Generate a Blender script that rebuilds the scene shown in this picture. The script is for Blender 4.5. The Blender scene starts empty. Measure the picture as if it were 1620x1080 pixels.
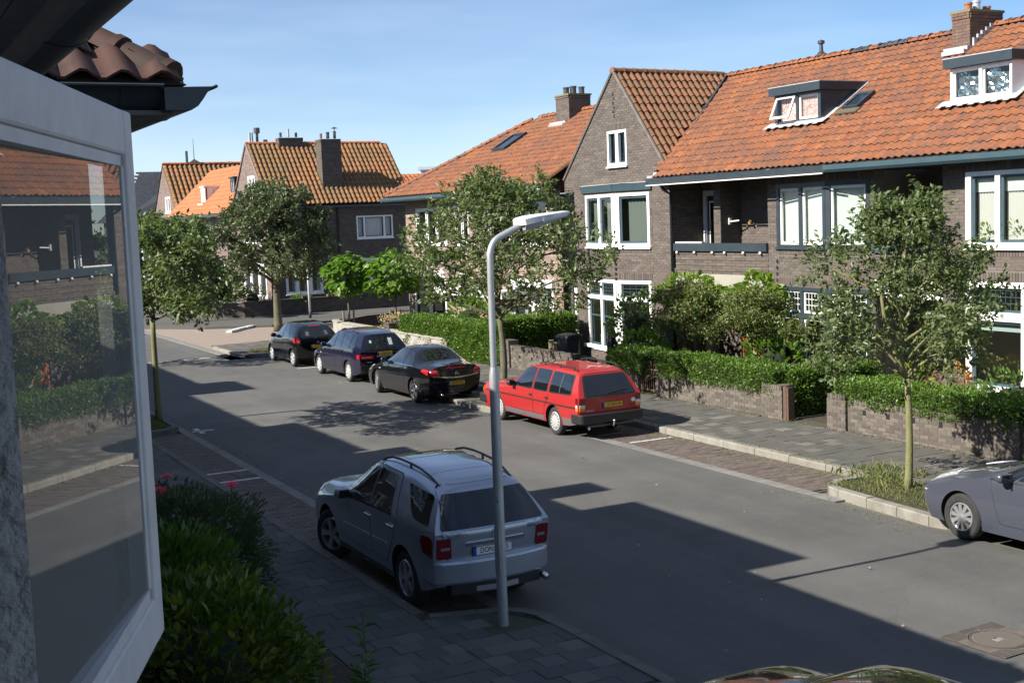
import bpy, bmesh, math, random
import numpy as np
from mathutils import Vector, Matrix
from mathutils.bvhtree import BVHTree

random.seed(7)
rng = np.random.default_rng(7)
S = bpy.context.scene
COL = S.collection
# ------------------------------------------------------------------ camera, sky, sun, exposure
CAMH, PITCH, ROLL, HEAD = 4.7, math.atan(196 / 2000), 0.038, math.radians(27.6)
cam = bpy.data.cameras.new('camera')
cam.sensor_width = 36
cam.lens = 2000 / 1620 * 36
cam.clip_start, cam.clip_end = 0.05, 2500
cam_o = bpy.data.objects.new('camera', cam)
COL.objects.link(cam_o)
cam_o.matrix_world = (Matrix.Translation((0, 0, CAMH)) @ Matrix.Rotation(-HEAD, 4, 'Z') @
                      Matrix.Rotation(math.pi / 2 - PITCH, 4, 'X') @ Matrix.Rotation(-ROLL, 4, 'Z'))
S.camera = cam_o
SUN_EL, SUN_AZ = math.radians(36), math.radians(-88.5)      # azimuth from +Y, clockwise
world = bpy.data.worlds.new('World')
S.world = world
world.use_nodes = True
wn, wl = world.node_tree.nodes, world.node_tree.links
sky = wn.new('ShaderNodeTexSky')
sky.sky_type = 'NISHITA'
sky.sun_disc = False
sky.sun_elevation, sky.sun_rotation = SUN_EL, SUN_AZ
sky.air_density, sky.dust_density, sky.ozone_density = 0.8, 0.0, 5.0
bg = wn['Background']
bg.inputs[1].default_value = 0.07
# thin cirrus streaks over the whole sky
tcs = wn.new('ShaderNodeTexCoord')
mps = wn.new('ShaderNodeMapping')
mps.inputs['Scale'].default_value = (1.6, 1.1, 9.0)
mps.inputs['Rotation'].default_value = (0.12, 0.05, 0.4)
nzs = wn.new('ShaderNodeTexNoise')
nzs.inputs['Scale'].default_value = 1.5
nzs.inputs['Detail'].default_value = 4
nzs.inputs['Roughness'].default_value = 0.55
rps = wn.new('ShaderNodeValToRGB')
rps.color_ramp.elements[0].position = 0.3
rps.color_ramp.elements[1].position = 0.85
rps.color_ramp.elements[1].color = (0.26, 0.26, 0.26, 1)
mxs = wn.new('ShaderNodeMix')
mxs.data_type = 'RGBA'
mxs.inputs[7].default_value = (10.5, 11.0, 11.8, 1)
wl.new(tcs.outputs['Generated'], mps.inputs['Vector'])
wl.new(mps.outputs['Vector'], nzs.inputs['Vector'])
wl.new(nzs.outputs['Fac'], rps.inputs['Fac'])
wl.new(rps.outputs['Color'], mxs.inputs['Factor'])
wl.new(sky.outputs['Color'], mxs.inputs[6])
wl.new(mxs.outputs[2], bg.inputs[0])
sun = bpy.data.lights.new('sun', 'SUN')
sun.energy = 5.0
sun.angle = math.radians(0.5)
sun.color = (1.0, 0.94, 0.85)
sun_o = bpy.data.objects.new('sun', sun)
COL.objects.link(sun_o)
to_sun = Vector((math.sin(SUN_AZ) * math.cos(SUN_EL), math.cos(SUN_AZ) * math.cos(SUN_EL), math.sin(SUN_EL)))
sun_o.rotation_euler = to_sun.to_track_quat('Z', 'Y').to_euler()
sun_o.location = to_sun * 60
S.view_settings.view_transform = 'Standard'
S.view_settings.look = 'None'
S.view_settings.exposure = 1.0
S.view_settings.gamma = 1.0
S.view_settings.use_curve_mapping = False
S.cycles.max_bounces = 8
S.cycles.transparent_max_bounces = 16

# ------------------------------------------------------------------ helpers
WORLD = {}                       # world matrices of objects that parent others
I4 = Matrix.Identity(4)


def link(o, parent=None, world=None):
    COL.objects.link(o)
    if world is None:
        world = I4.copy()
    if parent is not None:
        o.parent = parent
        o.matrix_parent_inverse = WORLD[parent].inverted()
    o.matrix_basis = world
    WORLD[o] = world
    return o


def local(o, parent):            # child given in the parent's own coordinates
    COL.objects.link(o)
    o.parent = parent
    WORLD[o] = WORLD[parent].copy()
    return o


def tag(o, label=None, cat=None, group=None, kind=None):
    for k, v in (('label', label), ('category', cat), ('group', group), ('kind', kind)):
        if v:
            o[k] = v
    return o


def thing(name, label, cat, loc=(0, 0, 0), rotz=0, group=None):
    o = bpy.data.objects.new(name, None)
    o.empty_display_size = 0.2
    link(o, None, Matrix.Translation(loc) @ Matrix.Rotation(rotz, 4, 'Z'))
    return tag(o, label, cat, group)


def frame(origin, U):            # u along the wall, out towards the viewer, z up
    U = Vector(U).normalized()
    Z = Vector((0, 0, 1))
    O = Z.cross(U)
    return Matrix.Translation(origin) @ Matrix((U, O, Z)).transposed().to_4x4()


class MB:
    """collects vertices and faces of one mesh"""
    def __init__(s, M=None):
        s.v, s.f, s.mi, s.M = [], [], [], M

    def add(s, vs, fs, mi=0, M=None):
        n = len(s.v)
        M = M if M is not None else s.M
        if M is not None:
            vs = [M @ Vector(p) for p in vs]
        s.v += [tuple(p) for p in vs]
        s.f += [tuple(i + n for i in f) for f in fs]
        s.mi += [mi] * len(fs)
        return s

    def box(s, x0, x1, y0, y1, z0, z1, mi=0, M=None):
        return s.add([(x0, y0, z0), (x1, y0, z0), (x1, y1, z0), (x0, y1, z0), (x0, y0, z1), (x1, y0, z1), (x1, y1, z1), (x0, y1, z1)],
                     [(0, 3, 2, 1), (4, 5, 6, 7), (0, 1, 5, 4), (1, 2, 6, 5), (2, 3, 7, 6), (3, 0, 4, 7)], mi, M)

    def quad(s, a, b, c, d, mi=0, M=None):
        return s.add([a, b, c, d], [(0, 1, 2, 3)], mi, M)

    def prism(s, poly, h0, h1, mi=0, M=None, axis='z'):
        """polygon in two axes, extruded along the third between h0 and h1"""
        n = len(poly)
        put = {'z': lambda p, h: (p[0], p[1], h), 'y': lambda p, h: (p[0], h, p[1]), 'x': lambda p, h: (h, p[0], p[1])}[axis]
        vs = [put(p, h0) for p in poly] + [put(p, h1) for p in poly]
        fs = [tuple(range(n))[::-1], tuple(range(n, 2 * n))] + [(i, (i + 1) % n, n + (i + 1) % n, n + i) for i in range(n)]
        return s.add(vs, fs, mi, M)

    def tube(s, pts, rad, n=8, mi=0, M=None, caps=True):
        pts = [Vector(p) for p in pts]
        if not hasattr(rad, '__len__'):
            rad = [rad] * len(pts)
        vs, fs = [], []
        prev = None
        for i, p in enumerate(pts):
            t = (pts[min(i + 1, len(pts) - 1)] - pts[max(i - 1, 0)]).normalized()
            if prev is None:
                a = t.orthogonal().normalized()
            else:
                a = (prev - t * prev.dot(t))
                a = a.normalized() if a.length > 1e-6 else t.orthogonal().normalized()
            prev = a
            b = t.cross(a)
            for k in range(n):
                w = 2 * math.pi * k / n
                vs.append(p + (a * math.cos(w) + b * math.sin(w)) * rad[i])
        for i in range(len(pts) - 1):
            for k in range(n):
                fs.append((i * n + k, i * n + (k + 1) % n, (i + 1) * n + (k + 1) % n, (i + 1) * n + k))
        if caps:
            fs.append(tuple(range(n))[::-1])
            fs.append(tuple(range((len(pts) - 1) * n, len(pts) * n)))
        return s.add(vs, fs, mi, M)

    def lathe(s, prof, n=24, mi=0, M=None, axis='z'):
        vs, fs = [], []
        for r, h in prof:
            for k in range(n):
                w = 2 * math.pi * k / n
                c, d = r * math.cos(w), r * math.sin(w)
                vs.append((c, d, h) if axis == 'z' else (c, h, d))
        for i in range(len(prof) - 1):
            for k in range(n):
                q = (i * n + k, i * n + (k + 1) % n, (i + 1) * n + (k + 1) % n, (i + 1) * n + k)
                fs.append(q if axis == 'z' else q[::-1])
        return s.add(vs, fs, mi, M)

    def mesh(s, name, mats, smooth=False, sharp=None):
        me = bpy.data.meshes.new(name)
        me.from_pydata(s.v, [], s.f)
        for m in (mats if isinstance(mats, (list, tuple)) else [mats]):
            me.materials.append(m)
        if any(s.mi):
            me.polygons.foreach_set('material_index', s.mi)
        if smooth:
            me.polygons.foreach_set('use_smooth', [True] * len(s.f))
            if sharp:
                me.set_sharp_from_angle(angle=math.radians(sharp))
        me.update()
        return me

    def build(s, name, mats, parent=None, smooth=False, sharp=None, loc=False):
        o = bpy.data.objects.new(name, s.mesh(name, mats, smooth, sharp))
        return local(o, parent) if loc else link(o, parent)


def np_mesh(name, verts, faces, mat, smooth=False):
    """faces: (n,k) array"""
    me = bpy.data.meshes.new(name)
    verts = np.asarray(verts, dtype=np.float32)
    faces = np.asarray(faces, dtype=np.int32)
    n, k = faces.shape
    me.vertices.add(len(verts))
    me.vertices.foreach_set('co', verts.ravel())
    me.loops.add(n * k)
    me.loops.foreach_set('vertex_index', faces.ravel())
    me.polygons.add(n)
    me.polygons.foreach_set('loop_start', np.arange(0, n * k, k, dtype=np.int32))
    for m in (mat if isinstance(mat, (list, tuple)) else [mat]):
        me.materials.append(m)
    me.polygons.foreach_set('use_smooth', np.full(n, bool(smooth)))
    me.update(calc_edges=True)
    me.validate()
    return me


CW_INV = cam_o.matrix_world.inverted()
FK = 2000.0


def in_view(p, margin=0.03):
    """size in view: pixels per metre at p, or 0 outside the picture"""
    q = CW_INV @ Vector(p)
    if q.z > -0.3:
        return 0
    u, v = q.x / -q.z * FK / 810, q.y / -q.z * FK / 540
    return FK / -q.z if abs(u) < 1 + margin and abs(v) < 1 + margin else 0


def scatter(parent, name, base_v, base_f, mats4, mat, nparts=300, many=None, smooth=False, slot=None):
    """pieces of one shape: those that show largest become parts, the rest one joined part"""
    bv = np.asarray(base_v, dtype=np.float64)
    bf = np.asarray(base_f, dtype=np.int64)
    if not len(mats4):
        return
    score = [in_view(m.translation) for m in mats4]
    order = sorted(range(len(mats4)), key=lambda i: -score[i])
    single = [i for i in order[:nparts] if score[i] > 0]
    if single:
        me = np_mesh(name, bv, bf, mat, smooth)
        if slot:
            me.polygons.foreach_set('material_index', slot)
        for i in single:
            link(bpy.data.objects.new(name, me), parent, mats4[i])
    rest = sorted(set(range(len(mats4))) - set(single))
    if rest:
        A = np.array([np.array(mats4[i]) for i in rest])
        V = np.einsum('nij,vj->nvi', A[:, :3, :3], bv) + A[:, None, :3, 3]
        Fc = bf[None] + (np.arange(len(rest)) * len(bv))[:, None, None]
        o = link(bpy.data.objects.new(many or name + '_field', np_mesh(many or name, V.reshape(-1, 3), Fc.reshape(-1, bf.shape[1]), mat, smooth)), parent)
        o['kind'] = 'stuff'
        if slot:
            o.data.polygons.foreach_set('material_index', np.tile(slot, len(rest)).astype(np.int32))


BOX5_V = [(0, 0, 0), (1, 0, 0), (1, 1, 0), (0, 1, 0), (0, 0, 1), (1, 0, 1), (1, 1, 1), (0, 1, 1)]
BOX5_F = [(4, 5, 6, 7), (0, 1, 5, 4), (1, 2, 6, 5), (2, 3, 7, 6), (3, 0, 4, 7)]      # no bottom (z=0 sits in the mortar)


# ------------------------------------------------------------------ materials
def mat(name, col, rough=0.6, metal=0.0, rnd=0.0, noise=None, col2=None, bump=None, spec=0.5, coat=0.0, ramp=None, emit=None, streak=None, noise2=None, rscale=1.0):
    """principled material. rnd: value spread per object/island; noise=(scale, low, high) picks col..col2;
    bump=(scale, strength); ramp: list of colours picked per piece; noise2=(scale, colour, threshold, softness) patches of wear"""
    m = bpy.data.materials.new(name)
    m.use_nodes = True
    N, L = m.node_tree.nodes, m.node_tree.links
    b = N['Principled BSDF']
    b.inputs['Roughness'].default_value = rough
    b.inputs['Metallic'].default_value = metal
    b.inputs['Specular IOR Level'].default_value = spec
    b.inputs['Coat Weight'].default_value = coat
    b.inputs['Coat Roughness'].default_value = 0.03
    b.inputs['Base Color'].default_value = (*col, 1)
    out = None
    geo = N.new('ShaderNodeNewGeometry')
    oi = N.new('ShaderNodeObjectInfo')
    tc = N.new('ShaderNodeTexCoord')

    def rnd_val():
        a = N.new('ShaderNodeMath')
        a.operation = 'ADD'
        L.new(oi.outputs['Random'], a.inputs[0])
        L.new(geo.outputs['Random Per Island'], a.inputs[1])
        f = N.new('ShaderNodeMath')
        f.operation = 'FRACT'
        L.new(a.outputs[0], f.inputs[0])
        return f.outputs[0]

    pos = geo.outputs['Position']
    if ramp:
        cr = N.new('ShaderNodeValToRGB')
        cr.color_ramp.interpolation = 'LINEAR'
        e = cr.color_ramp.elements
        for i, c in enumerate(ramp):
            p = i / (len(ramp) - 1)
            el = e[0] if i == 0 else (e[-1] if i == len(ramp) - 1 else e.new(p))
            el.position = p
            el.color = (*c, 1)
        L.new(rnd_val(), cr.inputs[0])
        out = cr.outputs[0]
    if noise:
        nz = N.new('ShaderNodeTexNoise')
        nz.inputs['Scale'].default_value = noise[0]
        nz.inputs['Detail'].default_value = 6
        nz.inputs['Roughness'].default_value = 0.62
        L.new(pos, nz.inputs['Vector'])
        mr = N.new('ShaderNodeMapRange')
        mr.inputs[1].default_value, mr.inputs[2].default_value = noise[1], noise[2]
        L.new(nz.outputs[0], mr.inputs[0])
        mx = N.new('ShaderNodeMix')
        mx.data_type = 'RGBA'
        L.new(mr.outputs[0], mx.inputs[0])
        if out is None:
            mx.inputs[6].default_value = (*col, 1)
        else:
            L.new(out, mx.inputs[6])
        mx.inputs[7].default_value = (*(col2 or tuple(c * 0.6 for c in col)), 1)
        out = mx.outputs[2]
    for n2 in (noise2 or []):
        nz = N.new('ShaderNodeTexNoise')
        nz.inputs['Scale'].default_value = n2[0]
        nz.inputs['Detail'].default_value = 8
        nz.inputs['Roughness'].default_value = 0.7
        L.new(pos, nz.inputs['Vector'])
        mr = N.new('ShaderNodeMapRange')
        mr.inputs[1].default_value, mr.inputs[2].default_value = n2[2], n2[2] + n2[3]
        mr.inputs[4].default_value = n2[4] if len(n2) > 4 else 1.0
        L.new(nz.outputs[0], mr.inputs[0])
        mx = N.new('ShaderNodeMix')
        mx.data_type = 'RGBA'
        L.new(mr.outputs[0], mx.inputs[0])
        if out is None:
            mx.inputs[6].default_value = (*col, 1)
        else:
            L.new(out, mx.inputs[6])
        mx.inputs[7].default_value = (*n2[1], 1)
        out = mx.outputs[2]
    if rnd:
        mr = N.new('ShaderNodeMapRange')
        mr.inputs[3].default_value, mr.inputs[4].default_value = 1 - rnd, 1 + rnd
        L.new(rnd_val(), mr.inputs[0])
        vm = N.new('ShaderNodeVectorMath')
        vm.operation = 'SCALE'
        if out is None:
            vm.inputs[0].default_value = col
        else:
            L.new(out, vm.inputs[0])
        L.new(mr.outputs[0], vm.inputs['Scale'])
        out = vm.outputs[0]
    if out is not None:
        L.new(out, b.inputs['Base Color'])
    if bump:
        nz = N.new('ShaderNodeTexNoise')
        nz.inputs['Scale'].default_value = bump[0]
        nz.inputs['Detail'].default_value = 5
        L.new(pos, nz.inputs['Vector'])
        bp = N.new('ShaderNodeBump')
        bp.inputs['Strength'].default_value = bump[1]
        bp.inputs['Distance'].default_value = bump[2] if len(bump) > 2 else 0.01
        L.new(nz.outputs[0], bp.inputs['Height'])
        L.new(bp.outputs[0], b.inputs['Normal'])
    if emit:
        b.inputs['Emission Color'].default_value = (*emit[:3], 1)
        b.inputs['Emission Strength'].default_value = emit[3]
    return m


def glass_mat(name, tint=(0.9, 0.95, 0.93), ior=1.5, rough=0.0, boost=1.0, dust=0.0):
    m = bpy.data.materials.new(name)
    m.use_nodes = True
    N, L = m.node_tree.nodes, m.node_tree.links
    for n in list(N):
        if n.type != 'OUTPUT_MATERIAL':
            N.remove(n)
    o = [n for n in N if n.type == 'OUTPUT_MATERIAL'][0]
    fr = N.new('ShaderNodeFresnel')
    fr.inputs[0].default_value = ior
    ml = N.new('ShaderNodeMath')
    ml.operation = 'MULTIPLY'
    ml.use_clamp = True
    ml.inputs[1].default_value = boost
    tr = N.new('ShaderNodeBsdfTransparent')
    tr.inputs[0].default_value = (*tint, 1)
    gl = N.new('ShaderNodeBsdfGlossy')
    gl.inputs['Roughness'].default_value = rough
    mx = N.new('ShaderNodeMixShader')
    L.new(fr.outputs[0], ml.inputs[0])
    L.new(ml.outputs[0], mx.inputs[0])
    L.new(tr.outputs[0], mx.inputs[1])
    L.new(gl.outputs[0], mx.inputs[2])
    if dust:
        df = N.new('ShaderNodeBsdfDiffuse')
        df.inputs[0].default_value = (0.6, 0.6, 0.58, 1)
        m2 = N.new('ShaderNodeMixShader')
        m2.inputs[0].default_value = dust
        L.new(mx.outputs[0], m2.inputs[1])
        L.new(df.outputs[0], m2.inputs[2])
        mx = m2
    L.new(mx.outputs[0], o.inputs[0])
    return m


def leaf_mat(name, cols, rough=0.45, trans=0.25, spec=0.4):
    m = mat(name, cols[0], rough, ramp=cols, spec=spec)
    N, L = m.node_tree.nodes, m.node_tree.links
    b = N['Principled BSDF']
    o = [n for n in N if n.type == 'OUTPUT_MATERIAL'][0]
    t = N.new('ShaderNodeBsdfTranslucent')
    src = b.inputs['Base Color'].links[0].from_socket
    vm = N.new('ShaderNodeVectorMath')
    vm.operation = 'MULTIPLY'
    vm.inputs[1].default_value = (1.5, 1.7, 0.7)
    L.new(src, vm.inputs[0])
    L.new(vm.outputs[0], t.inputs[0])
    mx = N.new('ShaderNodeMixShader')
    mx.inputs[0].default_value = trans
    L.new(b.outputs[0], mx.inputs[1])
    L.new(t.outputs[0], mx.inputs[2])
    L.new(mx.outputs[0], o.inputs[0])
    return m


M = {}
M['asphalt'] = mat('asphalt', (0.088, 0.086, 0.08), 0.88, noise=(0.6, 0.3, 0.75), col2=(0.118, 0.115, 0.107), bump=(190, 0.5, 0.012),
                   noise2=[(0.28, (0.07, 0.069, 0.066), 0.5, 0.16, 0.75), (3.2, (0.125, 0.122, 0.113), 0.55, 0.14, 0.5), (55, (0.055, 0.055, 0.055), 0.54, 0.1, 0.55), (24, (0.058, 0.058, 0.057), 0.55, 0.08, 0.5), (31, (0.19, 0.185, 0.172), 0.63, 0.05, 0.6), (95, (0.26, 0.25, 0.23), 0.62, 0.06, 0.75)])
# tyre-polished lanes, an old trench patch and thin cracks run along the street
N_, L_ = M['asphalt'].node_tree.nodes, M['asphalt'].node_tree.links
b_ = N_['Principled BSDF']
src = b_.inputs['Base Color'].links[0].from_socket
ge = N_.new('ShaderNodeNewGeometry')
mp = N_.new('ShaderNodeMapping')
mp.inputs['Scale'].default_value = (1.1, 0.05, 1)
nz = N_.new('ShaderNodeTexNoise')
nz.inputs['Scale'].default_value, nz.inputs['Detail'].default_value = 1.0, 5
L_.new(ge.outputs['Position'], mp.inputs['Vector'])
L_.new(mp.outputs['Vector'], nz.inputs['Vector'])
mr = N_.new('ShaderNodeMapRange')
mr.inputs[1].default_value, mr.inputs[2].default_value, mr.inputs[3].default_value, mr.inputs[4].default_value = 0.3, 0.72, 0.84, 1.14
L_.new(nz.outputs[0], mr.inputs[0])
vo = N_.new('ShaderNodeTexVoronoi')
vo.feature = 'DISTANCE_TO_EDGE'
vo.inputs['Scale'].default_value = 0.32
nz2 = N_.new('ShaderNodeTexNoise')
nz2.inputs['Scale'].default_value, nz2.inputs['Detail'].default_value = 1.3, 6
vm = N_.new('ShaderNodeVectorMath')
L_.new(ge.outputs['Position'], nz2.inputs['Vector'])
L_.new(ge.outputs['Position'], vm.inputs[0])
L_.new(nz2.outputs[1], vm.inputs[1])
L_.new(vm.outputs[0], vo.inputs['Vector'])
cr_ = N_.new('ShaderNodeMapRange')
cr_.inputs[1].default_value, cr_.inputs[2].default_value, cr_.inputs[3].default_value = 0.002, 0.007, 0.9
L_.new(vo.outputs['Distance'], cr_.inputs[0])
mu = N_.new('ShaderNodeMath')
mu.operation = 'MULTIPLY'
L_.new(mr.outputs[0], mu.inputs[0])
L_.new(cr_.outputs[0], mu.inputs[1])
sc_ = N_.new('ShaderNodeVectorMath')
sc_.operation = 'SCALE'
L_.new(src, sc_.inputs[0])
L_.new(mu.outputs[0], sc_.inputs['Scale'])
L_.new(sc_.outputs[0], b_.inputs['Base Color'])
M['bay_sand'] = mat('bay_sand', (0.085, 0.066, 0.054), 0.95, noise=(8, 0.3, 0.7))
M['bay_brick'] = mat('bay_brick', (0.15, 0.09, 0.07), 0.85, ramp=[(0.085, 0.066, 0.056), (0.105, 0.08, 0.068), (0.125, 0.1, 0.084), (0.1, 0.08, 0.068)], bump=(60, 0.3),
                     noise2=[(1.5, (0.2, 0.16, 0.11), 0.56, 0.12, 0.7)])
M['slab'] = mat('slab', (0.14, 0.135, 0.12), 0.85, ramp=[(0.072, 0.072, 0.063), (0.082, 0.08, 0.07), (0.09, 0.088, 0.076), (0.08, 0.078, 0.068), (0.09, 0.086, 0.074), (0.17, 0.15, 0.125)],
                noise2=[(3, (0.09, 0.1, 0.07), 0.58, 0.15, 0.6)], bump=(90, 0.25))
M['slab_near'] = mat('slab_near', (0.13, 0.125, 0.115), 0.85, ramp=[(0.07, 0.07, 0.068), (0.078, 0.078, 0.074), (0.085, 0.085, 0.08), (0.12, 0.115, 0.102)],
                     noise2=[(3, (0.07, 0.08, 0.05), 0.58, 0.15, 0.6)], bump=(90, 0.25))
M['joint'] = mat('joint', (0.06, 0.06, 0.046), 0.95, noise=(5, 0.3, 0.7), col2=(0.05, 0.06, 0.03))
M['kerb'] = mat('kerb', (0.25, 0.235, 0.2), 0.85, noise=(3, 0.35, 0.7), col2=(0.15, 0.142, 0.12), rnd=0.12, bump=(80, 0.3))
M['kerb_shaded'] = mat('kerb_shaded', (0.13, 0.125, 0.11), 0.85, noise=(3, 0.35, 0.7), col2=(0.085, 0.082, 0.07), rnd=0.12, bump=(80, 0.3))  # same concrete as the kerb above, with near-side shade put into its colour
M['gutter_stone'] = mat('gutter_stone', (0.21, 0.205, 0.19), 0.85, noise=(4, 0.35, 0.7), col2=(0.14, 0.135, 0.125), rnd=0.1)
M['roadpaint'] = mat('roadpaint', (0.62, 0.61, 0.58), 0.7, noise2=[(14, (0.2, 0.19, 0.18), 0.5, 0.14, 0.9)])
M['soil'] = mat('soil', (0.06, 0.045, 0.03), 0.95, noise=(6, 0.3, 0.7), bump=(25, 0.8, 0.03))
M['clinker'] = mat('clinker', (0.22, 0.17, 0.14), 0.85, ramp=[(0.24, 0.185, 0.15), (0.29, 0.23, 0.19), (0.33, 0.27, 0.22)], noise2=[(0.8, (0.2, 0.18, 0.15), 0.55, 0.2, 0.6)])
BR = [(0.08, 0.066, 0.057), (0.1, 0.083, 0.071), (0.12, 0.1, 0.086), (0.11, 0.085, 0.07), (0.145, 0.123, 0.104)]
M['brick'] = mat('brick', BR[0], 0.9, ramp=BR, bump=(70, 0.4), noise2=[(1.3, (0.1, 0.08, 0.07), 0.58, 0.16, 0.55)])
M['dark_mortar'] = mat('dark_mortar', (0.06, 0.052, 0.046), 0.95)
M['mortar'] = mat('mortar', (0.17, 0.15, 0.13), 0.95, noise=(3, 0.35, 0.7), col2=(0.11, 0.098, 0.086))
PK = [(0.25, 0.175, 0.14), (0.31, 0.225, 0.185), (0.36, 0.275, 0.225), (0.28, 0.195, 0.155)]
M['pink_brick'] = mat('pink_brick', PK[0], 0.9, ramp=PK, bump=(70, 0.4), noise2=[(1.5, (0.3, 0.24, 0.2), 0.6, 0.16, 0.5)])
M['pink_mortar'] = mat('pink_mortar', (0.2, 0.15, 0.12), 0.95)
M['wall_brick'] = mat('wall_brick', BR[0], 0.9, ramp=[(0.078, 0.065, 0.055), (0.098, 0.083, 0.07), (0.122, 0.104, 0.087), (0.15, 0.13, 0.107)], bump=(60, 0.5),
                      noise2=[(1.6, (0.15, 0.14, 0.09), 0.58, 0.14, 0.6), (5, (0.3, 0.27, 0.22), 0.66, 0.1, 0.5)])
M['far_brick'] = mat('far_brick', BR[0], 0.9, ramp=[(0.15, 0.11, 0.095), (0.19, 0.14, 0.122), (0.23, 0.172, 0.15)])
TL = [(0.24, 0.077, 0.026), (0.28, 0.095, 0.032), (0.215, 0.069, 0.025), (0.3, 0.11, 0.04), (0.25, 0.085, 0.029), (0.175, 0.068, 0.032)]
M['tile'] = mat('tile', TL[0], 0.8, ramp=TL, bump=(40, 0.4), noise2=[(0.9, (0.125, 0.062, 0.042), 0.46, 0.2, 0.8), (4.0, (0.115, 0.06, 0.045), 0.5, 0.13, 0.8), (13, (0.075, 0.055, 0.042), 0.55, 0.09, 0.8)])
M['tile_lip'] = mat('tile_lip', (0.055, 0.032, 0.024), 0.9, noise=(6, 0.3, 0.7), col2=(0.09, 0.045, 0.03))
M['moss_tile'] = mat('moss_tile', TL[0], 0.8, ramp=[(0.2, 0.078, 0.036), (0.24, 0.096, 0.045), (0.19, 0.08, 0.036), (0.165, 0.082, 0.038)], bump=(40, 0.4),
                     noise2=[(9, (0.135, 0.1, 0.046), 0.44, 0.2, 0.8), (25, (0.07, 0.056, 0.032), 0.6, 0.1, 0.6)])
M['green_tile'] = mat('green_tile', TL[0], 0.8, ramp=[(0.3, 0.115, 0.042), (0.26, 0.11, 0.038), (0.34, 0.14, 0.052)], bump=(40, 0.4),
                      noise2=[(0.55, (0.16, 0.105, 0.04), 0.38, 0.22, 0.8), (7, (0.115, 0.08, 0.032), 0.5, 0.1, 0.65)])
M['bright_tile'] = mat('bright_tile', TL[0], 0.8, ramp=[(0.4, 0.125, 0.045), (0.45, 0.145, 0.055), (0.36, 0.11, 0.042)], noise2=[(1.5, (0.27, 0.09, 0.045), 0.55, 0.16, 0.6)])
M['deck'] = mat('deck', (0.05, 0.03, 0.022), 0.95)
M['slate'] = mat('slate', (0.045, 0.05, 0.06), 0.75, ramp=[(0.034, 0.038, 0.047), (0.042, 0.046, 0.056), (0.05, 0.054, 0.064)])
M['white'] = mat('white', (0.8, 0.8, 0.78), 0.45, noise=(2, 0.4, 0.8), col2=(0.7, 0.7, 0.67))
M['dark'] = mat('dark', (0.028, 0.04, 0.05), 0.4, noise=(3, 0.4, 0.8), col2=(0.04, 0.055, 0.066))
M['teal'] = mat('teal', (0.04, 0.075, 0.09), 0.45, noise=(3, 0.4, 0.8), col2=(0.055, 0.09, 0.105))
M['black'] = mat('black', (0.012, 0.012, 0.013), 0.6)
M['zinc'] = mat('zinc', (0.5, 0.52, 0.55), 0.5, 0.3, noise=(6, 0.35, 0.7), col2=(0.36, 0.38, 0.4))
M['lead'] = mat('lead', (0.42, 0.43, 0.44), 0.65, 0.2, noise=(12, 0.4, 0.7), col2=(0.3, 0.3, 0.31), bump=(20, 0.5, 0.02))
M['concrete'] = mat('concrete', (0.26, 0.25, 0.21), 0.85, noise=(2, 0.35, 0.7), col2=(0.36, 0.34, 0.29))
M['plaster'] = mat('plaster', (0.4, 0.37, 0.33), 0.9, noise=(2, 0.35, 0.7), col2=(0.27, 0.245, 0.215), bump=(30, 0.3))
M['stucco'] = mat('stucco', (0.5, 0.5, 0.52), 0.95, noise=(6, 0.35, 0.7), col2=(0.4, 0.4, 0.43), bump=(55, 1.0, 0.012))
M['sash_paint'] = mat('sash_paint', (0.62, 0.62, 0.63), 0.5, noise=(9, 0.35, 0.75), col2=(0.5, 0.5, 0.52), bump=(30, 0.12))
M['room'] = mat('room', (0.42, 0.4, 0.36), 0.9)
M['blind'] = mat('blind', (0.42, 0.46, 0.44), 0.8)
M['curtain'] = mat('curtain', (0.45, 0.45, 0.42), 0.9)
M['dim_net'] = mat('dim_net', (0.2, 0.21, 0.19), 0.9)
M['netting'] = mat('netting', (0.75, 0.78, 0.82), 0.9)
M['gold_curtain'] = mat('gold_curtain', (0.55, 0.4, 0.16), 0.9)
M['redcheck'] = mat('redcheck', (0.7, 0.6, 0.58), 0.9, noise2=[(40, (0.5, 0.12, 0.1), 0.5, 0.05, 1)])
M['oak'] = mat('oak', (0.42, 0.13, 0.04), 0.5, noise=(4, 0.3, 0.7), col2=(0.32, 0.1, 0.03))
M['wood'] = mat('wood', (0.35, 0.27, 0.18), 0.85, noise=(20, 0.3, 0.7), col2=(0.22, 0.17, 0.11))
M['rust'] = mat('rust', (0.13, 0.075, 0.05), 0.8, noise=(15, 0.3, 0.7), col2=(0.07, 0.045, 0.035))
M['iron'] = mat('iron', (0.03, 0.03, 0.03), 0.6)
M['galv'] = mat('galv', (0.52, 0.53, 0.54), 0.42, 0.55, noise=(5, 0.35, 0.7), col2=(0.42, 0.43, 0.45))
M['cast'] = mat('cast', (0.2, 0.17, 0.14), 0.6, 0.4, noise=(8, 0.35, 0.7), col2=(0.13, 0.11, 0.095))
M['bark'] = mat('bark', (0.14, 0.125, 0.09), 0.95, noise=(5, 0.3, 0.7), col2=(0.08, 0.085, 0.045), bump=(35, 0.8, 0.02))
M['green_bark'] = mat('green_bark', (0.2, 0.19, 0.09), 0.95, noise=(7, 0.3, 0.7), col2=(0.14, 0.15, 0.055), bump=(45, 0.7, 0.015))
M['stem'] = mat('stem', (0.09, 0.08, 0.05), 0.9)
M['pane'] = glass_mat('pane', (0.8, 0.88, 0.86), 1.5, 0.0, 1.5)
M['bright_pane'] = glass_mat('bright_pane', (0.95, 0.98, 0.97), 1.45, 0.0, 1.0)
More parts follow.
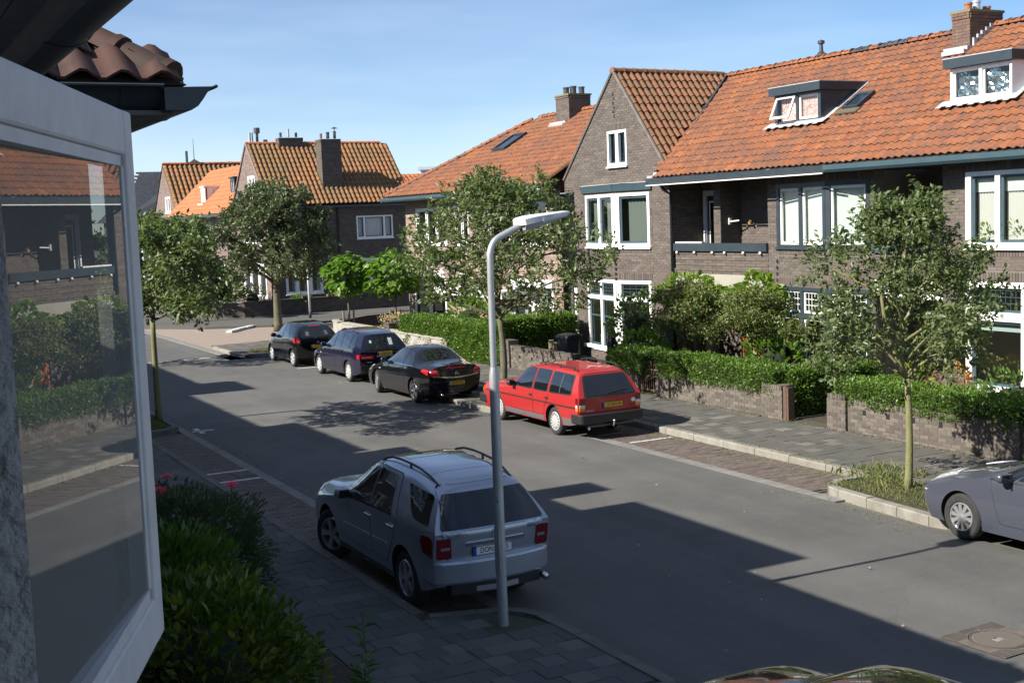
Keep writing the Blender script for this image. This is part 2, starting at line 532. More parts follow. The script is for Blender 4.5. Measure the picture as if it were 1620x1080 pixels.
M['mirror_pane'] = glass_mat('mirror_pane', (0.55, 0.6, 0.6), 1.6, 0.004, 1.5, 0.15)
M['chrome'] = mat('chrome', (0.75, 0.75, 0.76), 0.12, 1.0)
M['ivy'] = leaf_mat('ivy', [(0.03, 0.06, 0.012), (0.05, 0.1, 0.02), (0.08, 0.14, 0.03)])
# ------------------------------------------------------------------ the ground, road, pavements
def sheet(name, polys, z, m, kind='structure'):
    b = MB()
    for p in polys:
        b.add([(x, y, z) for x, y in p], [tuple(range(len(p)))])
    o = b.build(name, m)
    o['kind'] = kind
    return o


def struct(name):
    o = bpy.data.objects.new(name, None)
    o.empty_display_size = 0.2
    link(o)
    o['kind'] = 'structure'
    return o


def slab_block(name, polys, z0, z1, m):
    b = MB()
    for p in polys:
        b.prism(p, z0, z1)
    o = b.build(name, m)
    o['kind'] = 'structure'
    return o


def rect(x0, x1, y0, y1):
    return [(x0, y0), (x1, y0), (x1, y1), (x0, y1)]


ground = sheet('ground', [rect(-900, 1500, -300, 2200)], -0.03, mat('ground', (0.1, 0.11, 0.06), 0.95, noise=(0.05, 0.3, 0.7), col2=(0.12, 0.11, 0.09)))
road = sheet('road', [rect(6.8, 13.63, -30, 200), rect(13.62, 13.9, 29.9, 44.6), rect(11.9, 13.64, 44.6, 46.6)], 0.0, M['asphalt'])
ZP = 0.12
joint_right = slab_block('right_pavement', [rect(15.28, 18.2, -10, 47), [(13.87, 13.2), (14.1, 12.86), (15.3, 12.86), (15.3, 15.95), (14.65, 15.95), (14.1, 15.6), (13.87, 15.1)], [(13.65, 27.6), (13.9, 27.1), (15.3, 27.1), (15.3, 29.9), (14.3, 29.9), (13.8, 29.6), (13.65, 29.2)], [(12.55, 45.9), (12.7, 45.2), (13.2, 44.85), (18.2, 44.85), (18.2, 49.6), (13.2, 49.45), (12.6, 48.9), (12.55, 48)]], -0.02, ZP - 0.012, M['joint'])
joint_left = slab_block('left_pavement', [rect(4.2, 5.55, -10, 60), [(5.5, 10.0), (6.74, 10.0), (6.74, 12.3), (6.5, 12.8), (6.1, 13.1), (5.5, 13.2)], [(5.5, 29.4), (6.1, 29.4), (6.45, 29.8), (6.45, 32.1), (6.2, 32.4), (5.5, 32.5)]], -0.02, ZP - 0.012, M['joint'])


def slabs(parent, name, x0, x1, y0, y1, sx, sy, z, m, nparts, bond=0.5, gap=0.006, h=0.04, holes=(), along_y=False, many=None, jit=0.004):
    """paving pieces laid in rows, each a low block with its own joint and slight unevenness"""
    mats = []
    j = 0
    y = y0
    while y < y1 - 0.02:
        off = (j % 2) * bond * sx
        x = x0 - off
        while x < x1 - 0.02:
            a, c = max(x, x0), min(x + sx, x1)
            if c - a > 0.05:
                cx, cy = (a + c) / 2, y + sy / 2
                if not any(h0(cx, cy) for h0 in holes):
                    dz = random.uniform(-jit, jit)
                    Mx = Matrix.Translation((a + gap / 2, y + gap / 2, z - h + dz)) @ Matrix.Rotation(random.gauss(0, 0.004), 4, 'Y') @ Matrix.Diagonal((c - a - gap, sy - gap, h, 1))
                    mats.append(Mx)
            x += sx
        y += sy
        j += 1
    scatter(parent, name, BOX5_V, BOX5_F, mats, m, nparts, many)


def in_rect(x0, x1, y0, y1):
    return lambda x, y: x0 < x < x1 and y0 < y < y1


slabs(joint_right, 'paving_slab', 15.28, 17.68, 10.0, 46.5, 0.3, 0.3, ZP, M['slab'], 300, many='paving_slabs')
slabs(joint_right, 'paving_slab', 12.5, 15.28, 44.8, 49.4, 0.3, 0.3, ZP, M['slab'], 0, many='paving_slabs')
slabs(joint_right, 'paving_slab', 13.7, 15.28, 27.1, 29.8, 0.3, 0.3, ZP, M['slab'], 0, many='paving_slabs')
slabs(joint_left, 'paving_slab', 4.3, 5.55, 8.0, 40, 0.3, 0.3, ZP, M['slab_near'], 230, many='paving_slabs')
slabs(joint_left, 'paving_slab', 5.55, 6.75, 10.1, 13.1, 0.3, 0.3, ZP, M['slab_near'], 70, many='paving_slabs',
      holes=(lambda x, y: x > 6.72 - 0.9 * max(0, (y - 12.3)) ** 1.0, in_rect(6.0, 6.5, 12.2, 12.7)))

# parking bays of brick, level with the road
sheet('parking_bay', [rect(13.87, 15.15, 15.9, 27.05), rect(13.9, 15.15, 29.85, 44.7), rect(5.68, 6.6, 13.1, 29.3), rect(5.68, 6.6, 32.6, 60), rect(5.68, 6.8, -8, 9.9)], -0.012, M['bay_sand'])
bays = struct('bay_paving')
slabs(bays, 'paving_brick', 13.87, 15.13, 16.0, 27.0, 0.21, 0.105, 0.002, M['bay_brick'], 280, many='paving_bricks', jit=0.003)
slabs(bays, 'paving_brick', 13.9, 15.13, 29.9, 44.6, 0.21, 0.105, 0.002, M['bay_brick'], 0, many='paving_bricks', jit=0.003)
slabs(bays, 'paving_brick', 5.7, 6.6, 13.3, 29.3, 0.21, 0.105, 0.002, M['bay_brick'], 20, many='paving_bricks', jit=0.003)
slabs(bays, 'paving_brick', 5.7, 6.6, 32.6, 50, 0.21, 0.105, 0.002, M['bay_brick'], 0, many='paving_bricks', jit=0.003)
gut = struct('gutter_strip')
for x0, x1, y0, y1 in ((13.63, 13.87, 15.2, 27.0), (6.6, 6.8, 13.1, 45)):
    slabs(gut, 'gutter_stone', x0, x1, y0, y1, x1 - x0, 0.5, 0.003, M['gutter_stone'], 25, bond=0, many='gutter_stones', jit=0.002)


def kerb(pts, name='kerb', w=0.16, z1=ZP + 0.01, stone=1.0, m='kerb', side=1):
    """kerb of separate stones along a path; w to the left (side=1) of the path direction"""
    o = struct(name)
    P = [Vector((x, y, 0)) for x, y in pts]
    for a, b in zip(P[:-1], P[1:]):
        L = (b - a).length
        n = max(1, round(L / stone))
        d = (b - a) / n
        nn = Vector((-d.y, d.x, 0)).normalized() * w * side
        for k in range(n):
            p, q = a + d * k + d.normalized() * 0.006, a + d * (k + 1) - d.normalized() * 0.006
            dz = random.uniform(-0.006, 0.006)
            mb = MB()
            c = 0.018
            vs = []
            for e in (p, q):
                vs += [e + Vector((0, 0, -0.05)), e + Vector((0, 0, z1 - c + dz)), e + nn * (c / w) + Vector((0, 0, z1 + dz)), e + nn + Vector((0, 0, z1 + dz)), e + nn + Vector((0, 0, -0.05))]
            fs = [(0, 1, 6, 5), (1, 2, 7, 6), (2, 3, 8, 7), (3, 4, 9, 8), (4, 3, 2, 1, 0), (5, 6, 7, 8, 9)]
            if side < 0:
                fs = [f[::-1] for f in fs]
            mb.add(vs, fs)
            mb.build('kerb_stone', M[m], o)
    return o


def arc(cx, cy, r, a0, a1, n=5):
    return [(cx + r * math.cos(math.radians(a0 + (a1 - a0) * i / n)), cy + r * math.sin(math.radians(a0 + (a1 - a0) * i / n))) for i in range(n + 1)]


kerb([(15.13, 27.0), (15.13, 16.1)], side=1)
kerb([(15.13, 44.6), (15.13, 30.0)], side=1)
kerb([(15.1, 16.08)] + arc(14.55, 15.38, 0.68, 80, 180, 4) + [(13.72, 13.3)] + arc(14.3, 13.3, 0.58, 180, 270, 3) + [(15.13, 12.7), (15.13, 3.0)], side=1, stone=0.62)
kerb([(15.1, 30.0)] + arc(14.2, 29.3, 0.7, 90, 180, 4) + [(13.5, 27.6)] + arc(14.1, 27.5, 0.6, 180, 270, 3) + [(15.1, 26.95)], side=1, stone=0.6)
kerb(arc(13.2, 48.8, 0.8, 110, 180, 3) + [(12.38, 46.6)] + arc(13.3, 45.6, 0.92, 180, 270, 4) + [(15.1, 44.66)], side=1, stone=0.7)
kerb([(5.7, 13.38), (5.7, 29.2)], side=1, m='kerb_shaded')
kerb([(6.9, 9.95), (6.9, 11.7)] + arc(6.1, 12.35, 0.8, 15, 80, 4) + [(5.7, 13.3)], side=1, stone=0.7, m='kerb_shaded')
kerb([(5.7, 9.8), (6.85, 9.85)], side=1, stone=0.5, m='kerb_shaded')
kerb([(5.7, 29.3), (6.25, 29.35)] + arc(6.05, 29.95, 0.6, -60, 0, 3) + [(6.65, 32.0)] + arc(6.05, 32.0, 0.6, 0, 90, 3) + [(5.7, 32.6)], side=1, stone=0.6, m='kerb_shaded')
kerb([(5.7, 32.7), (5.7, 60)], side=1)
kerb([(5.7, -5), (5.7, 9.75)], side=1)

# painted marks, each a sheet 4 mm up
def marks(rects):
    b = MB()
    for p in rects:
        b.add([(x, y, 0.006) for x, y in p], [tuple(range(len(p)))])
    o = b.build('road_markings', M['roadpaint'])
    o['kind'] = 'structure'


marks([rect(13.95, 15.0, 21.6, 21.68), rect(13.9, 14.5, 22.75, 22.83), rect(5.75, 6.6, 23.02, 23.12), rect(5.75, 6.6, 23.95, 24.05),
       rect(6.84, 7.35, 29.3, 29.42), rect(6.95, 7.07, 29.0, 29.8), rect(12.9, 13.62, 40.0, 40.12)])
marks([[(x, 45.95), (x + 0.42, 45.98), (x + 0.42, 46.12), (x, 46.09)] for x in (8.2, 9.0, 9.75, 10.5, 11.15, 11.8)])

# side street: raised brick table, its pavement opposite with kerb blocks
sm = mat('clinker_paving', (0.25, 0.19, 0.15), 0.9)
N_, L_ = sm.node_tree.nodes, sm.node_tree.links
bt = N_.new('ShaderNodeTexBrick')
bt.inputs['Color1'].default_value = (0.27, 0.21, 0.17, 1)
bt.inputs['Color2'].default_value = (0.34, 0.275, 0.225, 1)
bt.inputs['Mortar'].default_value = (0.15, 0.12, 0.1, 1)
bt.inputs['Scale'].default_value = 4.6
bt.inputs['Mortar Size'].default_value = 0.03
ge = N_.new('ShaderNodeNewGeometry')
L_.new(ge.outputs['Position'], bt.inputs['Vector'])
L_.new(bt.outputs[0], N_['Principled BSDF'].inputs['Base Color'])
sheet('side_street', [[(12.3, 46.55), (13.0, 49.6), (17.0, 50.4), (60, 50.4), (60, 57.4), (17.4, 57.4), (14.6, 59.0), (12.3, 62.0)]], 0.03, sm)
b_ = MB()
b_.prism([(12.05, 46.5), (12.32, 46.5), (12.32, 62.1), (12.05, 62.1)], -0.02, 0.034)
b_.build('ramp_edge', M['gutter_stone'])['kind'] = 'structure'
far_pave = slab_block('far_pavement', [[(17.4, 57.42), (60, 57.42), (60, 63.4), (17.5, 63.4), (16.4, 64.5), (15.6, 66), (15.6, 130), (12.5, 130), (12.5, 62.2), (14.7, 59.1)]], -0.02, 0.125, M['slab'])
slab_block('corner_pavement', [[(17.9, 49.4), (60, 49.4), (60, 50.38), (17.0, 50.38), (13.1, 49.55)]], -0.02, 0.115, M['slab'])
kerb([(34, 57.55), (18.6, 57.55)], side=-1, stone=1.5)
blk = struct('kerb_ramp')
for (x, y) in ((16.35, 57.7), (15.2, 56.2), (15.75, 57.0)):
    MB().box(-0.45, 0.45, -0.14, 0.14, 0, 0.1, M=Matrix.Translation((x, y, 0.04)) @ Matrix.Rotation(math.radians(52), 4, 'Z')).build('kerb_stone', M['roadpaint'], blk)

# gardens
slab_block('garden_ground', [rect(18.05, 21.3, -5, 48.9), rect(0.2, 4.25, -8, 60)], -0.02, 0.13, M['soil'])
slab_block('corner_garden_ground', [[(17.6, 66), (40, 63.6), (40, 66.4), (21.5, 66.4), (21.5, 110), (17.6, 110)]], -0.02, 0.14, M['soil'])
b_ = MB()
for (x0, x1, y0, y1, z) in ((14.0, 15.2, 13.1, 15.75, 0.115), (13.9, 15.2, 27.3, 29.6, 0.11), (5.75, 6.4, 29.7, 32.3, 0.115), (13.0, 14.6, 45.3, 46.6, 0.11)):
    b_.box(x0, x1, y0, y1, 0.0, z + 0.012)
b_.build('planting_soil', M['soil'])['kind'] = 'structure'


# manhole cover in the road and drain grate in the bay
t = thing('manhole_cover', 'round ribbed iron manhole cover set in a square frame in the asphalt', 'manhole cover', (10.6, 9.3, 0.0), math.radians(3))
fr = MB()
n = 32
R0 = 0.31
outer = []
for k in range(n):
    a = 2 * math.pi * k / n + math.pi / 4
    c, s_ = math.cos(a), math.sin(a)
    q = 0.42 / max(abs(c), abs(s_))
    outer.append((c * q, s_ * q))
vs = [(x, y, 0.012) for x, y in outer] + [(R0 * math.cos(2 * math.pi * k / n + math.pi / 4), R0 * math.sin(2 * math.pi * k / n + math.pi / 4), 0.012) for k in range(n)]
vs += [(x, y, -0.01) for x, y, z in vs[n:]]
fr.add(vs, [(k, (k + 1) % n, n + (k + 1) % n, n + k) for k in range(n)] + [(n + k, n + (k + 1) % n, 2 * n + (k + 1) % n, 2 * n + k) for k in range(n)])
for k in range(9):
    for sx in (-1, 1):
        for sy in (-1, 1):
            L = 0.3 - 0.03 * k
            if L > 0.05 and k < 7:
                q = 0.41 - 0.03 * k
                x_in = math.sqrt(max(0, 0.33 ** 2 - q ** 2)) if q < 0.33 else 0
                if 0.41 - x_in > 0.04:
                    fr.box(min(sx * x_in, sx * 0.41), max(sx * x_in, sx * 0.41), sy * q - 0.008, sy * q + 0.008, 0.012, 0.017)
fr.build('cover_frame', M['cast'], t, loc=True)
M['cast_dark'] = mat('cast_dark', (0.07, 0.06, 0.052), 0.75)
M['cast_rib'] = mat('cast_rib', (0.26, 0.225, 0.18), 0.6, 0.3)
cv = MB()
cv.lathe([(0.0, 0.008), (0.27, 0.008), (0.272, 0.014), (0.298, 0.014), (0.3, -0.01)], 40)
lid = cv.build('lid', M['cast_dark'], t, loc=True)
for k in range(-12, 13):
    y = k * 0.021
    x = math.sqrt(max(0.0, 0.265 ** 2 - y * y))
    if abs(y) < 0.06:
        for sx in (-1, 1):
            MB().box(min(sx * 0.07, sx * x), max(sx * 0.07, sx * x), y - 0.006, y + 0.006, 0.008, 0.015).build('rib', M['cast_rib'], lid, loc=True)
    elif x > 0.03:
        MB().box(-x, x, y - 0.006, y + 0.006, 0.008, 0.015).build('rib', M['cast_rib'], lid, loc=True)
g = MB()
for k in range(3):
    g.box(-0.05 + 0.04 * k, -0.025 + 0.04 * k, -0.045, 0.045 - 0.02 * (k % 2), 0.008, 0.016)
g.build('cover_mark', M['gutter_stone'], lid, loc=True)

t = thing('drain_grate', 'dark iron drain grate between white lines in the shaded parking bay', 'drain', (6.42, 23.55, 0.0))
MB().box(-0.2, 0.2, -0.24, 0.24, -0.03, 0.004).build('grate_frame', M['black'], t, loc=True)
for k in range(9):
    MB().box(-0.17, 0.17, -0.21 + k * 0.05, -0.19 + k * 0.05, 0.004, 0.016).build('bar', M['cast'], t, loc=True)
# ------------------------------------------------------------------ building kit
def subtract(iv, cuts):
    out = [iv]
    for a, b in cuts:
        nxt = []
        for p, q in out:
            if b <= p or a >= q:
                nxt.append((p, q))
            else:
                if a - p > 0.01:
                    nxt.append((p, a))
                if q - b > 0.01:
                    nxt.append((b, q))
        out = nxt
    return out


def brick_wall(parent, Mf, u0, u1, z0, z1, openings=(), shape=None, mbrick='brick', mmortar='mortar', nparts=300, course=0.075, bl=0.23, name='wall', proud=0.008,
               soldier=(), thick=None, gap=0.012, depth=0.0, sub=True, bands=()):
    """mortar sheet with openings + every brick proud of it. openings: (ua, ub, za, zb); shape(z)->(ua, ub)"""
    shape = shape or (lambda z: (u0, u1))
    mb = MB(Mf)
    zs = sorted({z0, z1} | {z for o in openings for z in o[2:] if z0 < z < z1} | set(np.arange(z0 + course, z1, course)))
    mats = []
    for za, zb in zip(zs[:-1], zs[1:]):
        zm = (za + zb) / 2
        A, B = shape(za), shape(zb)
        cuts = [(o[0], o[1]) for o in openings if o[2] - 1e-6 <= zm <= o[3] + 1e-6]
        if cuts:
            a, b = shape(zm)
            for p, q in subtract((a, b), cuts):
                mb.quad((p, depth, za), (q, depth, za), (q, depth, zb), (p, depth, zb))
        elif B[1] - B[0] > 0.005:
            mb.quad((A[0], depth, za), (A[1], depth, za), (B[1], depth, zb), (B[0], depth, zb))
    if thick:
        for p, q in ((u0, u0), (u1, u1)):
            pass
        mb.box(u0 + 0.004, u1 - 0.004, depth - thick, depth - 0.004, z0, z1 - 0.004)
    w = mb.build(name, M[mmortar], parent)
    j = 0
    z = z0
    while z < z1 - 0.02:
        h = min(course, z1 - z) - gap
        lo, hi = shape(z), shape(min(z + course, z1))
        a, b = max(lo[0], hi[0]), min(lo[1], hi[1])
        # openings come in first; then bricks on a running bond
        cuts = [(o[0], o[1]) for o in openings if o[2] < z + course - 0.012 and o[3] > z + 0.012]
        sold = [s for s in soldier if s[2] - 0.01 <= z + course / 2 <= s[3]]
        band = [s for s in bands if s[0] <= z + course / 2 <= s[1]]
        for p, q in subtract((a, b), cuts):
            u = math.floor(p / bl) * bl - (j % 2) * bl / 2
            while u < q:
                c, d = max(u, p), min(u + bl, q)
                if d - c > 0.04 and not any(s[0] < (c + d) / 2 < s[1] for s in sold):
                    pr = proud * random.uniform(0.62, 1.38) + (0.012 if band and j % 2 else 0)
                    X = Matrix(((d - c - gap, 0, 0, c + gap / 2), (0, 0, pr + 0.02, depth - 0.02), (0, h, 0, z + gap / 2), (0, 0, 0, 1)))
                    # base box axes (x along, y up, z out)
                    mats.append(Mf @ X)
                u += bl
        z += course
        j += 1
    for s in soldier:                                   # upright bricks over an opening
        u = s[0]
        while u < s[1] - 0.03:
            X = Matrix(((0.062, 0, 0, u + 0.006), (0, 0, proud + 0.024, depth - 0.02), (0, s[3] - s[2] - gap, 0, s[2] + gap / 2), (0, 0, 0, 1)))
            mats.append(Mf @ X)
            u += 0.074
    scatter(w, 'brick', BOX5_V, BOX5_F2, mats, M[mbrick], nparts, 'bricks')
    return w


BOX5_F2 = [f[::-1] for f in BOX5_F]        # the brick frame above is mirrored


def window(house, Mf, u0, u1, z0, z1, cols, rows, mf='white', ms='white', fw=0.07, sw=0.05, sill=True, blind=None, name='window', lattice=None, out=0.02, din=0.12,
           glass='pane', blind_to=None, nosash=False, open_=None, midrail=None):
    """frame with one sash and pane per light. cols: [(ua, ub)], rows: [(za, zb)] (z from below)"""
    f = MB(Mf)
    cols, rows = sorted(cols), sorted(rows)
    edges = [u0] + [e for c in cols for e in c] + [u1]
    for a, b in zip(edges[0::2], edges[1::2]):
        if b - a > 1e-4:
            f.box(a, b, -din, out, z0, z1)
    zed = [z0] + [e for r in rows for e in r] + [z1]
    for a, b in zip(zed[0::2], zed[1::2]):
        for c in cols:
            if b - a > 1e-4:
                f.box(c[0], c[1], -din, out - 0.002, a, b)
    w = f.build(name, M[mf], house)
    if sill:
        MB(Mf).box(u0 - 0.03, u1 + 0.03, -0.02, out + 0.05, z0 - 0.05, z0 - 0.001).build('sill', M[mf], w)
    for ci, c in enumerate(cols):
        for ri, r in enumerate(rows):
            a, b, p, q = c[0], c[1], r[0], r[1]
            d0, d1 = -0.075, -0.03
            Mo = Mf
            if open_ == (ci, ri):
                Mo = Mf @ Matrix.Translation((0, 0, q)) @ Matrix.Rotation(math.radians(24), 4, 'X') @ Matrix.Translation((0, 0.07, -q))
            if not nosash:
                s = MB(Mo)
                s.box(a, a + sw, d0, d1, p, q)
                s.box(b - sw, b, d0, d1, p, q)
                s.box(a + sw, b - sw, d0, d1 - 0.002, p, p + sw)
                s.box(a + sw, b - sw, d0, d1 - 0.002, q - sw, q)
                if midrail and ri == 0:
                    zm = p + (q - p) * midrail
                    s.box(a + sw, b - sw, d0, d1 - 0.004, zm, zm + 0.05)
                if lattice and ri == len(rows) - 1:
                    for k in range(1, lattice[0]):
                        x = a + sw + (b - a - 2 * sw) * k / lattice[0]
                        s.box(x - 0.006, x + 0.006, d0 + 0.012, d1 - 0.008, p + sw, q - sw)
                    for k in range(1, lattice[1]):
                        y = p + sw + (q - p - 2 * sw) * k / lattice[1]
                        s.box(a + sw, b - sw, d0 + 0.014, d1 - 0.01, y - 0.006, y + 0.006)
                s.build('sash', M[ms], w)
            e = sw * 0.8 if not nosash else -0.001
            dg = -0.055 if din > 0.02 else 0.012
            MB(Mo).quad((a + e, dg, q - e), (b - e, dg, q - e), (b - e, dg, p + e), (a + e, dg, p + e)).build('pane', M[glass], w)
            if blind and (blind.get('rows') is None or ri in blind['rows']):
                fr_ = blind.get('drop', 1.0)
                kind = blind['m']
                zt, zb = q, q - (q - p) * fr_
                cm = MB(Mf)
                if blind.get('folds'):
                    n = 24
                    pts = [(a + (b - a) * k / n, -din - 0.06 + 0.022 * math.sin(k * 2.1)) for k in range(n + 1)]
                    rngs = blind.get('part', [(0, n)])
                    for lo, hi in rngs:
                        for k in range(lo, hi):
                            (x, y), (x2, y2) = pts[k], pts[k + 1]
                            cm.quad((x, y, zb), (x2, y2, zb), (x2, y2, zt), (x, y, zt))
                else:
                    cm.box(a - 0.02, b + 0.02, -din - 0.03, -din - 0.02, zb, zt + 0.02)
                cm.build(blind.get('name', 'blind'), M[kind], w)
    return w


def pantile(w, l, rise=0.045, lip=0.03, n=6, tail=0.07):
    """one tile: u across, s up the slope, n off the roof; the tail goes under the tile above"""
    vs, fs = [], []
    prof = []
    for k in range(n + 1):
        x = k / n
        prof.append((x * w * 1.06, rise * (0.5 - 0.5 * math.cos(2 * math.pi * min(1, x * 1.05) - 0.5))))
    for s_, up in ((-0.0, lip), (l + tail, 0.0)):
        vs += [(u, s_, h + up) for u, h in prof]
    vs += [(u, 0.0, h + lip - 0.02) for u, h in prof]
    m = n + 1
    for k in range(n):
        fs.append((k, k + 1, m + k + 1, m + k))
    for k in range(n):
        fs.append((2 * m + k, 2 * m + k + 1, 3 * m + k + 1, 3 * m + k))
    vs += vs[:m]
    return vs, fs


def tiled_slope(house, O, U, S_, length, interval, mtile, nparts=300, w=0.22, expo=0.33, name='roof', deck=None, n=6, thickness=0.1, rise=0.045, smooth=True):
    """O: eave corner; U along the eave, S_ up the slope (unit). interval(s)->(ua, ub). Deck + tiles."""
    U, S_ = Vector(U).normalized(), Vector(S_).normalized()
    Nn = U.cross(S_).normalized()
    if Nn.z < 0:
        Nn = -Nn
    O = Vector(O)
    mb = MB()
    ss = np.linspace(0, length, 25)
    for a, b in zip(ss[:-1], ss[1:]):
        A, B = interval(a), interval(b)
        if A[1] - A[0] < 0.01 and B[1] - B[0] < 0.01:
            continue
        for d in (-0.01,):
            q = [O + U * A[0] + S_ * a + Nn * d, O + U * A[1] + S_ * a + Nn * d, O + U * B[1] + S_ * b + Nn * d, O + U * B[0] + S_ * b + Nn * d]
            mb.quad(*q)
    rf = mb.build(name, M['deck'], house)
    bv, bf = pantile(w, expo, rise=rise, n=n)
    if U.cross(S_).z < 0:
        bf = [f[::-1] for f in bf]
    R = Matrix((U, S_, Nn)).transposed().to_4x4()
    mats = []
    rows = int(length / expo + 0.3)
    for r in range(rows):
        s_ = r * expo
        a, b = interval(min(length, s_ + expo * 0.5))
        if b - a < 0.1:
            continue
        k0 = math.ceil(a / w - 0.35)
        k1 = math.floor(b / w + 0.35)
        for k in range(k0, k1):
            p = O + U * (k * w) + S_ * (s_ + random.gauss(0, 0.008)) + Nn * random.uniform(0, 0.008)
            mats.append(Matrix.Translation(p) @ R @ Matrix.Rotation(random.gauss(0, 0.012), 4, 'Z') @ Matrix.Rotation(random.gauss(0, 0.01), 4, 'X'))
    scatter(rf, 'roof_tile', bv, bf, mats, [M[mtile], M['tile_lip']], nparts, 'roof_tiles', smooth=True, slot=[0] * (n - 1) + [1] + [1] * n)
    return rf


def ridge(house, a, b, mtile, r=0.12, step=0.36, name='ridge', up=(0, 0, 1), grey=()):
    """half round ridge or hip tiles, each a part"""
    a, b = Vector(a), Vector(b)
    d = (b - a).normalized()
    n = max(1, int((b - a).length / step))
    x = d.cross(Vector(up)).normalized()
    u = x.cross(d).normalized()
    e = bpy.data.objects.new(name, None)
    e.empty_display_size = 0.1
    link(e, house)
    R = Matrix((x, d, u)).transposed().to_4x4()
    vs, fs = [], []
    m = 8
    for (s_, rr) in ((0, r * 1.12), (0.06, r * 1.12), (0.062, r), (step * 1.03, r * 0.96)):
        vs += [(rr * math.cos(math.pi * k / m), s_, rr * math.sin(math.pi * k / m) - 0.02) for k in range(m + 1)]
    for i in range(3):
        for k in range(m):
            fs.append((i * (m + 1) + k, i * (m + 1) + k + 1, (i + 1) * (m + 1) + k + 1, (i + 1) * (m + 1) + k))
    vs.append((0, 0, -0.02))
    mes = {}
    for i in range(n):
        mm = 'slate' if i in grey else mtile
        if mm not in mes:
            mb = MB()
            mb.add(vs, [f[::-1] for f in fs] + [(k, k + 1, len(vs) - 1) for k in range(m)])
            mes[mm] = mb.mesh('ridge_tile', M[mm], True, 40)
        p = a + d * (i * step)
        link(bpy.data.objects.new('ridge_tile', mes[mm]), e, Matrix.Translation(p) @ R @ Matrix.Rotation(random.gauss(0, 0.02), 4, 'Z'))
    return e


def gutter(house, pts, h=0.16, d=0.2, m='dark', name='gutter', top='zinc', out=(-1, 0, 0)):
    """box gutter: fascia with an upper lip and zinc lining, running along pts"""
    mb = MB()
    o = Vector(out)
    for a, b in zip(pts[:-1], pts[1:]):
        a, b = Vector(a), Vector(b)
        up = Vector((0, 0, 1))
        prof = [(0, 0), (d * 0.75, 0), (d, h * 0.35), (d, h), (d - 0.03, h), (d - 0.03, h * 0.75), (0, h * 0.75)]
        vs = [a + o * p + up * q for p, q in prof] + [b + o * p + up * q for p, q in prof]
        n = len(prof)
        fs = [(i, (i + 1) % n, n + (i + 1) % n, n + i) for i in range(n)] + [tuple(range(n))[::-1], tuple(range(n, 2 * n))]
        mis = [0, 0, 0, 1, 1, 1, 0, 0, 0]
        k = len(mb.v)
        mb.v += [tuple(p) for p in vs]
        mb.f += [tuple(i + k for i in f) for f in fs]
        mb.mi += mis
    w = mb.build(name, [M[m], M[top]], house)
    bm = bmesh.new()
    bm.from_mesh(w.data)
    bmesh.ops.recalc_face_normals(bm, faces=bm.faces)
    bm.to_mesh(w.data)
    bm.free()
    return w


def txt(s, size, Mx, m, parent, name='lettering', ext=0.0015, loc=False, align='CENTER', sx=1.0):
    c = bpy.data.curves.new(name, 'FONT')
    c.body = s
    c.size = size
    c.extrude = ext
    c.align_x = align
    c.align_y = 'CENTER'
    c.resolution_u = 2
    o = bpy.data.objects.new(name, c)
    COL.objects.link(o)
    bpy.context.view_layer.update()
    me = bpy.data.meshes.new_from_object(o.evaluated_get(bpy.context.evaluated_depsgraph_get()))
    bpy.data.objects.remove(o)
    bpy.data.curves.remove(c)
    me.materials.clear()
    me.materials.append(m)
    me.transform(Mx @ Matrix.Diagonal((sx, 1, 1, 1)))
    q = bpy.data.objects.new(name, me)
    return local(q, parent) if loc else link(q, parent)


def chimney(house, x0, x1, y0, y1, z0, z1, pots, mbrick='brick', bricks=True, flash=True, cap=True):
    c = MB()
    c.box(x0, x1, y0, y1, z0, z1)
    ch = c.build('chimney', M['dark_mortar'], house)
    mats = []
    for Mf, L in ((frame((x0, y0, 0), (0, 1, 0)), y1 - y0), (frame((x1, y0, 0), (-1, 0, 0)), x1 - x0)):
        z, j = z0, 0
        while z < z1 - 0.02:
            u = -(j % 2) * 0.115
            while u < L:
                a, b = max(u, 0), min(u + 0.23, L)
                if b - a > 0.03:
                    pr = 0.002 + random.uniform(0, 0.002) + (0.025 if z > z1 - 0.16 else 0)
                    mats.append(Mf @ Matrix(((b - a - 0.012, 0, 0, a + 0.006), (0, 0, pr + 0.02, -0.02), (0, 0.063, 0, z + 0.006), (0, 0, 0, 1))))
                u += 0.23
            z += 0.075
            j += 1
    # flat faces of brick joined into the chimney: small, far pieces
    A = np.array([np.array(m) for m in mats])
    bv = np.array(BOX5_V, dtype=float)
    V = np.einsum('nij,vj->nvi', A[:, :3, :3], bv) + A[:, None, :3, 3]
    Fc = np.array(BOX5_F2)[None] + (np.arange(len(mats)) * 8)[:, None, None]
    link(bpy.data.objects.new('chimney_bricks', np_mesh('chimney_bricks', V.reshape(-1, 3), Fc.reshape(-1, 4), M[mbrick])), ch)['kind'] = 'stuff'
    if cap:
        MB().box(x0 - 0.04, x1 + 0.04, y0 - 0.04, y1 + 0.04, z1, z1 + 0.06).build('chimney_cap', M['cap_moss'], ch)
    for (px, py, r, h, mm) in pots:
        p = MB(Matrix.Translation((px, py, z1 + 0.05)))
        p.lathe([(r, 0), (r, h), (r * 1.15, h), (r * 1.15, h + 0.05), (r * 0.75, h + 0.05), (r * 0.75, h - 0.05), (0.001, h - 0.05)], 12)
        p.build('chimney_pot', M[mm], ch)
    return ch


